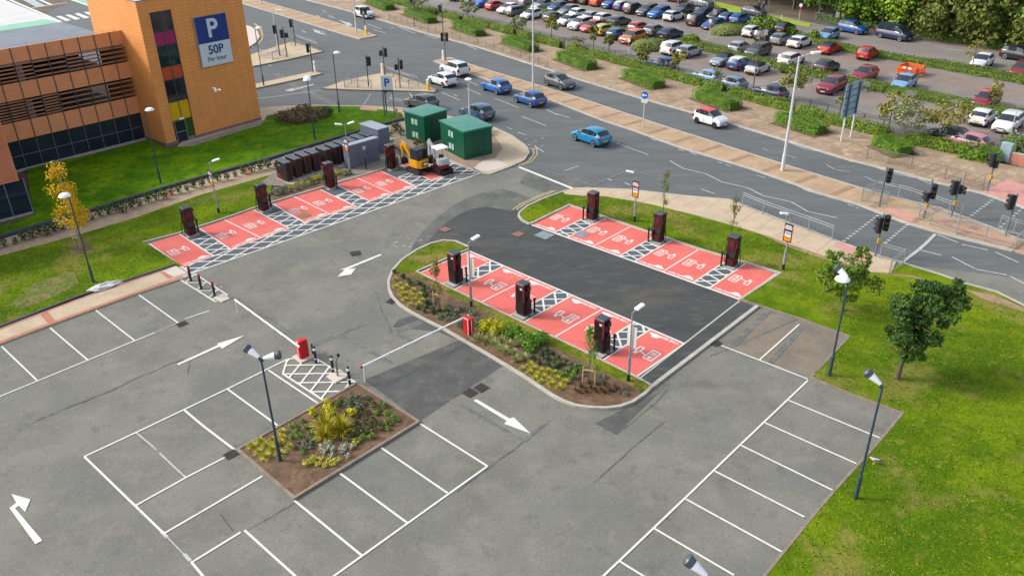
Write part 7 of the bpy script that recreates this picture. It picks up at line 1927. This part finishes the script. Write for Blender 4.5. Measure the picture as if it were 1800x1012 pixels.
road_tree((1743, 190), 2.6, .8, L_ROAD2, "autumn sapling in front of the pink-roofed car", None, n=420, cz=.6)
road_tree((1707, 124), 3.4, 1.2, L_ROAD2, "sparse autumn sapling leaning over the hedge strip at right", None, n=260, cz=.72, nb=8)
bush((1055, 0), 1.6, 2.4, L_ROAD1, "broad bush cut by the top edge above the third row of cars", 1300, .17)
road_tree((1095, 11), 3.8, 1.6, L_ROAD1, "rounded tree at the top edge between blue and dark cars", None, n=1000, cz=.66)
# lawn trees
def cr_oak(mb):
    for c, R, nb in (((.15, 0, 2.3), (1.2, 1.2, .95), 18), ((.35, .1, 3.3), (1.5, 1.4, 1.15), 26), ((.9, .2, 4.3), (1.5, 1.35, 1.0), 24), ((-.3, 0, 3.9), (.7, .7, .6), 8)): crown(mb, c, R, nb, nb * 210, .085, .34, -.8)
    crown(mb, (1.9, .4, 4.8), (.65, .6, .5), 7, 700, .08, .4)
tree((1577, 668), "dense dark green tree standing on the right lawn", cr_oak, L_OAK, M_BARK, 3.4, .13, 7, 1.5, None, "lawn_tree")
def cr_bush(mb):
    crown(mb, (0, 0, 2.2), (1.7, 1.7, 1.45), 44, 3700, .085, .24, -.75); crown(mb, (.7, .3, 3.3), (.7, .7, .8), 8, 700, .08, .3, -.3); crown(mb, (-.9, .5, 3.1), (.6, .6, .6), 6, 500, .08, .3, -.3)
tree((1480, 548), "lighter green bushy tree behind a dark lamp column", cr_bush, L_BUSH, M_BARK, 2.6, .10, 8, 1.2, None, "lawn_tree")
def cr_birch(mb):
    for i in range(46):
        z = rv.uniform(1.9, 6.0); k = math.sqrt(max(0, 1 - abs(z - 3.6) / 2.6)); a = rv.uniform(0, 6.28); r = rv.uniform(.15, 1.15) * k
        blob(mb, (math.cos(a) * r, math.sin(a) * r, z), (.42, .42, .5), 64, .07, .05)
t = tree((143, 440), "young tree with bright yellow autumn leaves held by wooden stakes", cr_birch, L_YEL, M_BARKP, 5.6, .055, 9, .8, None, "birch_tree")
def stakes(px, label, n=2, z=.1, h=1.0):
    p = G(*px)
    t = thing("tree_stakes", (p.x, p.y, z), rad(-20), label, "tree stakes", "timber tree stakes")
    for k in range(n):
        x = -.32 + .64 * k / max(1, n - 1)
        mb = MB(); mb.cyl((x, .1, 0), (x, .1, h), .04, .04, 8); mb.build("stake", M_WOODS, t)
    mb = MB(); mb.box(-.36, .36, .06, .10, h - .22, h - .12); mb.build("tie_rail", M_WOODS, t)
stakes((138, 440), "pair of pale timber stakes holding the yellow tree"); stakes((770, 543), "pair of pale timber stakes near the rounded island tip"); stakes((1034, 679), "pair of pale timber stakes by the brown shrubs on the island")
mb = MB(); q = G(143, 440); mb.flat([q + V((math.cos(a), math.sin(a))) * .75 for a in np.linspace(0, 6.0, 14)], .106); q = G(770, 545); mb.flat([q + V((math.cos(a) * .9, math.sin(a) * .7)) for a in np.linspace(0, 6.0, 14)], .121); struct("bare_soil_ring", mb, M_SOIL)
def sapling(px, h, R, lab, m=L_SAP, n=420, c0=.35):
    p = G(*px)
    t = thing("sapling", (p.x, p.y, .1), 0, lab, "tree", "young saplings")
    trunk_mb(h * .95, .03, 7, R * .8, c0).build("trunk", M_BARK, t)
    mb = MB()
    for i in range(14):
        z = h * rv.uniform(c0, 1.0); a = rv.uniform(0, 6.28); r = R * rv.uniform(.1, .8) * (1.15 - z / h)
        blob(mb, (math.cos(a) * r, math.sin(a) * r, z), (.2, .2, .32), n // 14, .06, .1)
    mb.build("crown", m, t)
sapling((1164, 388), 3.6, 1.0, "slender sapling on the far grass island behind the middle charger", n=380)
sapling((1284, 432), 3.5, 1.0, "slender sapling on the far grass island behind the last charger", n=380)
sapling((772, 541), 3.3, 1.0, "reddish green sapling between stakes near the island tip", leafmat("reddish_sapling_leaves", (128, 110, 50), (152, 140, 64), 2), n=620, c0=.25)
sapling((1035, 676), 3.2, .9, "leafy sapling in front of the island's last charger", L_GRN, n=560, c0=.3)
# ---- planted beds
def shared(builder, name, m, label, cat, grp, pts, z=.12, smin=.8, smax=1.2):
    first = None
    for px in pts:
        p = G(*px)
        s = rv.uniform(smin, smax)
        if first is None:
            mb = MB(); builder(mb)
            mb.v = [(x, y, max(.01, zz)) for x, y, zz in mb.v]
            o = mb.build(name, m); first = o
            tag(o, label, cat, grp)
        else:
            o = first.copy(); COL.objects.link(o)
        o.location = (p.x, p.y, z); o.rotation_euler = (0, 0, rv.uniform(0, 6.28)); o.scale = (s, s, s * rv.uniform(.9, 1.1))
def blades(mb, n, L, w, spread, droop=.5, z0=0.0):
    for _ in range(n):
        a = rv.uniform(0, 6.28); l = L * rv.uniform(.65, 1.1); e = rv.uniform(.15, 1.0) * spread
        d = Vector((math.cos(a), math.sin(a), 0)); sd = Vector((-d.y, d.x, 0)) * w / 2
        pts = []
        for i in range(4):
            u = i / 3
            pts.append(d * (.03 + l * e * u) + Vector((0, 0, z0 + l * (u * math.sqrt(max(.1, 1 - e * e)) - droop * e * u * u * .8))))
        for i in range(3):
            k0, k1 = 1 - .28 * i, 1 - .28 * (i + 1)
            mb.add([pts[i] - sd * k0, pts[i] + sd * k0, pts[i + 1] + sd * k1, pts[i + 1] - sd * k1], [(0, 1, 2, 3)])
Z1 = lambda l: [(680 + x / 7.785, 430 + y / 7.785) for x, y in l]
Z2 = lambda l: [(800 + x / 5, 560 + y / 5) for x, y in l]
Z3 = lambda l: [(400 + x / 5, 660 + y / 5) for x, y in l]
tuft_b = lambda mb: blades(mb, 170, .31, .022, .92, .5)
T1 = Z1([(110, 510), (180, 570), (120, 612), (260, 615), (190, 650), (355, 660), (250, 700), (210, 715), (335, 725), (440, 725), (245, 785), (370, 780), (480, 790), (430, 850), (315, 855)])
T2 = Z2([(585, 460), (660, 425), (690, 460), (655, 495), (755, 480), (715, 515), (810, 490), (705, 545), (775, 530), (820, 555), (890, 550), (750, 575), (840, 598), (965, 580), (910, 628), (870, 505)])
T3 = Z3([(480, 515), (395, 580), (290, 595), (490, 565), (220, 645), (340, 640), (470, 610), (275, 690), (390, 670), (545, 645), (335, 735), (465, 705), (435, 625)])
shared(tuft_b, "grass_tuft", L_TUFT, "small mounded yellow-green ornamental grass near the island's rounded tip", "ornamental grass", "grass tufts near the island tip", T1)
shared(tuft_b, "grass_tuft", L_TUFT, "small mounded yellow-green ornamental grass in the island's middle, by the kerb", "ornamental grass", "grass tufts by the island kerb", T2)
shared(tuft_b, "grass_tuft", L_TUFT, "small mounded yellow-green ornamental grass in the square bed near the lamp", "ornamental grass", "grass tufts of the square bed", T3, .10)
sh = lambda n, r, h, s: (lambda mb: blob(mb, (0, 0, h * .5), (r, r, h * .55), n, s, .3))
shared(sh(110, .17, .30, .05), "dark_shrub", L_DKS, "small dark green rounded shrub in the planted island's bark bed", "shrub", "dark shrubs of the island", Z1([(105, 405), (220, 480), (300, 525), (320, 575), (440, 575), (515, 615), (515, 665), (630, 690), (530, 735), (550, 840), (540, 890), (420, 905), (515, 950), (630, 930), (630, 970), (725, 935), (815, 950)]) + Z2([(690, 375), (760, 350), (855, 335), (800, 312), (905, 370), (740, 415), (805, 378), (870, 410), (980, 405), (885, 455), (920, 430), (810, 440)]))
shared(sh(120, .28, .24, .045), "grey_shrub", L_GREYS, "low grey-green spreading shrub around the island's barrier", "shrub", "grey shrubs of the island", [(775, 562), (786, 558), (797, 555), (806, 550), (816, 547), (826, 551), (834, 556), (790, 566), (802, 562), (812, 568), (842, 566), (838, 574), (806, 575), (848, 582)])
shared(sh(300, .40, .62, .07), "yellow_shrub", L_YSH, "bright yellow-leaved shrub right of the island's red barrier", "shrub", "yellow shrubs of the island", [(853, 586), (866, 580), (878, 584), (868, 590)])
shared(sh(300, .44, .5, .065), "green_shrub", L_GRN, "fresh green rounded shrub in the middle of the planted island", "shrub", "green shrubs of the island", [(893, 594), (905, 592), (914, 600), (932, 618), (942, 608), (952, 604), (926, 606)])
shared(lambda mb: blades(mb, 120, .62, .04, .85, .6), "strappy_plant", L_VAR, "cream and green striped strappy plant along the island kerb", "plant", "striped strappy plants", [(840, 602), (852, 606), (866, 612), (880, 606), (876, 618), (893, 612), (902, 626), (912, 612), (906, 638), (920, 636), (886, 624), (860, 602)], smin=.7, smax=1.1)
shared(sh(60, .18, .3, .05), "light_shrub", L_GRN, "tiny light green seedling plant on the planted island", "plant", "small green plants of the island", Z2([(985, 480), (920, 510), (940, 530), (1040, 510), (1070, 450), (1150, 480), (1030, 550), (970, 530), (1100, 460), (1050, 470)]))
shared(lambda mb: blades(mb, 60, .36, .02, .85, .3), "brown_shrub", L_BRN, "low brown twiggy shrub at the island's bay end", "shrub", "brown shrubs of the island", [(1012, 690), (1022, 684), (1030, 692), (1040, 686), (1050, 680), (1056, 688), (1064, 682), (1072, 690), (1080, 684), (1048, 692), (1062, 694), (1020, 694), (1036, 678), (1086, 690)], smin=.8, smax=1.3)
# square bed
shared(lambda mb: blades(mb, 150, .95, .055, .95, .75), "strap_leaf_plant", L_PHO, "large golden strap-leaved plant in the middle of the square bed", "plant", "golden strap-leaved plants", Z3([(860, 480), (990, 470), (850, 560), (920, 520), (1010, 510)]), .1, .8, 1.1)
shared(sh(180, .26, .42, .055), "yellow_shrub", L_YSH, "bright yellow-leaved shrub at the back of the square bed", "shrub", "yellow shrubs of the square bed", Z3([(755, 360), (880, 335), (885, 270), (915, 365), (1100, 360)]), .1)
shared(sh(70, .17, .26, .05), "green_shrub", L_GRN, "small leafy green plant in the square bed", "plant", "small green plants of the square bed", Z3([(975, 285), (1310, 355), (1405, 360), (1460, 390), (1495, 415), (1380, 290), (1405, 440), (1415, 490), (1275, 560), (1195, 575), (1130, 600), (1045, 340), (575, 465), (660, 420), (690, 480), (610, 510), (570, 565), (640, 555), (735, 530), (670, 695)]), .1)
shared(sh(90, .21, .24, .045), "grey_shrub", L_GREYS, "low grey lavender-like plant at the far corner of the square bed", "plant", "grey plants of the square bed", Z3([(1100, 200), (1140, 220), (1060, 265), (1150, 270), (1100, 232), (1215, 215), (1160, 312), (1090, 280), (700, 620), (720, 640), (690, 600), (740, 610)]), .1)
OLV2 = [(x + rv.gauss(0, 40), y + rv.gauss(0, 30)) for x, y in [(1130, 320), (1250, 380), (1300, 430), (1150, 440), (1060, 300), (1180, 260), (1350, 400), (1230, 480), (1330, 330), (1010, 560), (760, 620), (610, 620), (1420, 440), (1360, 480), (950, 300), (1110, 540)] * 3]
shared(sh(50, .15, .16, .04), "ground_plant", L_OLV, "tiny olive ground plant spread over the square bed's soil", "plant", "tiny ground plants of the square bed", Z3(OLV2), .1)
ISL2 = [(a + rv.gauss(0, 7), b + rv.gauss(0, 5)) for a, b in [(730, 500), (745, 515), (760, 530), (800, 562), (828, 572), (845, 580), (960, 630), (985, 645), (1000, 660), (1020, 668), (1045, 665), (975, 660), (930, 630), (1060, 675), (1090, 690), (1010, 650), (745, 545), (790, 548)] * 4]
shared(sh(50, .16, .17, .04), "ground_plant", L_GREYS, "tiny grey-green ground plant spread over the planted island's soil", "plant", "tiny ground plants of the island", ISL2, .12)
shared(sh(70, .19, .20, .045), "olive_shrub", L_OLV, "low olive brown plant in the right half of the square bed", "plant", "olive plants of the square bed", Z3([(1130, 320), (1190, 340), (1150, 380), (1220, 400), (1280, 420), (1310, 440), (1200, 440), (1250, 470), (1170, 480), (1100, 470), (1090, 540), (1130, 510), (1280, 500), (1210, 270), (1290, 290), (1005, 235), (1200, 510), (1240, 350)]), .1)
shared(sh(80, .20, .24, .045), "silver_shrub", L_WHT, "small silvery white-leaved plant at the near edge of the square bed", "plant", "silver plants of the square bed", Z3([(830, 665), (890, 620), (930, 670), (920, 720), (1010, 690), (1060, 725), (1090, 650), (850, 690), (1030, 650), (890, 660)]), .1)
shared(sh(80, .20, .18, .045), "golden_ground_plant", L_TUFT, "low yellow-green spreading plant along the near edge of the square bed", "plant", "yellow ground plants of the square bed", Z3([(700, 790), (760, 750), (800, 800), (860, 810), (930, 790), (970, 765), (830, 750), (740, 780), (890, 770), (1110, 630), (1140, 600)]), .1)
# shrubs along the left footpath
pa = [(-8, 441), (10, 436), (28, 431), (44, 425), (58, 421), (72, 415), (84, 417), (98, 410), (112, 406), (124, 400), (140, 398), (152, 392), (164, 389), (178, 383), (192, 379), (205, 374), (218, 376), (232, 368), (246, 364), (262, 358), (276, 354), (290, 352), (302, 345), (316, 342), (330, 338), (342, 333), (356, 330), (370, 324), (384, 321), (400, 318), (414, 313), (428, 309), (444, 305), (458, 302), (472, 298), (486, 297)]
shared(lambda mb: (blob(mb, (0, 0, .38), (.32, .32, .36), 110, .075, .2), [mb.cyl((0, 0, 0), (rv.uniform(-.2, .2), rv.uniform(-.2, .2), .5), .012, .006, 4) for _ in range(4)]), "path_shrub", L_DKS, "small green shrub in the sandy strip beside the left footpath", "shrub", "shrubs along the left footpath", pa, .1, .75, 1.3)
# small bed by the black cabinets
shared(sh(130, .30, .42, .06), "yellow_shrub", L_YSH, "yellow flowering shrub in the bed below the black cabinets", "shrub", "yellow shrubs by the cabinets", [(509, 335), (520, 331), (532, 327), (543, 326), (553, 320), (563, 317), (591, 309), (600, 306), (607, 305)], .11, .7, 1.1)
shared(sh(130, .34, .36, .06), "grey_green_shrub", L_GREYS, "grey-green low shrub at the lawn end of the cabinet bed", "shrub", "grey-green shrubs by the cabinets", [(478, 344), (486, 340), (494, 338), (501, 336), (488, 346), (497, 343), (510, 340), (524, 336), (536, 332), (548, 328), (558, 325), (608, 311), (614, 309)], .11, .7, 1.1)
# russet bed beside the tower
shared(sh(260, .75, .8, .10), "russet_shrub", L_RUSS, "russet brown shrub in the bed on the tower lawn", "shrub", "russet shrubs on the tower lawn", [(496, 214), (505, 208), (512, 217), (518, 205), (524, 214), (531, 209), (538, 215), (544, 203), (548, 211), (556, 207), (563, 203), (568, 209), (536, 202), (508, 213), (526, 219), (552, 215)], .11, .8, 1.2)
shared(sh(420, .7, 1.0, .09), "round_shrub", L_DKS, "dark green ball-shaped shrub at the end of the russet bed", "shrub", None, [(576, 205)], .11)
shared(sh(220, .6, .8, .09), "round_shrub", L_GRN, "small green shrub poking out of the russet bed", "shrub", None, [(532, 203)], .11)
shared(sh(100, .35, .8, .09), "wild_shrub", L_OLV, "straggly olive weed shrub around the green substations", "shrub", "straggly weeds by the substations", [(693, 236), (700, 232), (706, 240), (688, 242), (735, 262), (744, 266), (752, 262), (855, 236), (862, 232), (858, 240)], .11, .7, 1.2)

# ---- loose grass on the lawns
def inside(p, poly):
    c = False
    for i in range(len(poly)):
        a, b = poly[i], poly[i - 1]
        if (a.y > p.y) != (b.y > p.y) and p.x < (b.x - a.x) * (p.y - a.y) / (b.y - a.y) + a.x: c = not c
    return c
def lawn_tufts(poly, n, z, m, seed, hi=.12):
    r5 = random.Random(seed); mb = MB(); q = P(poly)
    x0, x1, y0, y1 = min(p.x for p in q), max(p.x for p in q), min(p.y for p in q), max(p.y for p in q)
    k = 0
    while k < n:
        p = V((r5.uniform(x0, x1), r5.uniform(y0, y1)))
        if not inside(p, q): continue
        k += 1
        h = r5.uniform(.4, 1) * hi
        for _ in range(3):
            a = r5.uniform(0, 6.28); d = V((math.cos(a), math.sin(a))) * .03; l = V((r5.gauss(0, .05), r5.gauss(0, .05)))
            mb.add([(p.x + d.x, p.y + d.y, z), (p.x - d.x, p.y - d.y, z), (p.x + l.x, p.y + l.y, z + h)], [(0, 1, 2)])
    return tag(mb.build("grass", m), kind="stuff")
L_GRASSB = leafmat("grass_blades", (104, 136, 14), (150, 168, 30), .8)
lawn_tufts([(1502, 699), (1425, 667), (1468, 621), (1494, 593), (1372, 484), (1580, 490), (1800, 545), (1900, 620), (1960, 1060), (1352, 1012), (1425, 916), (1545, 780), (1588, 728)], 6000, .095, L_GRASSB, 3, .08)
lawn_tufts([(0, 452), (133, 417), (240, 385), (355, 345), (440, 345), (446, 366), (393, 384), (316, 409), (250, 428), (318, 469), (208, 500), (157, 519.5), (0, 577)], 2200, .095, L_GRASSB, 4, .08)
lawn_tufts([(935, 393), (919, 388), (914, 376), (953, 353), (1060, 349), (1149, 364), (1349, 419), (1464, 459), (1580, 486), (1374, 481), (1228, 437), (1107, 396), (1000, 361)], 2000, .095, L_GRASSB, 5, .08)
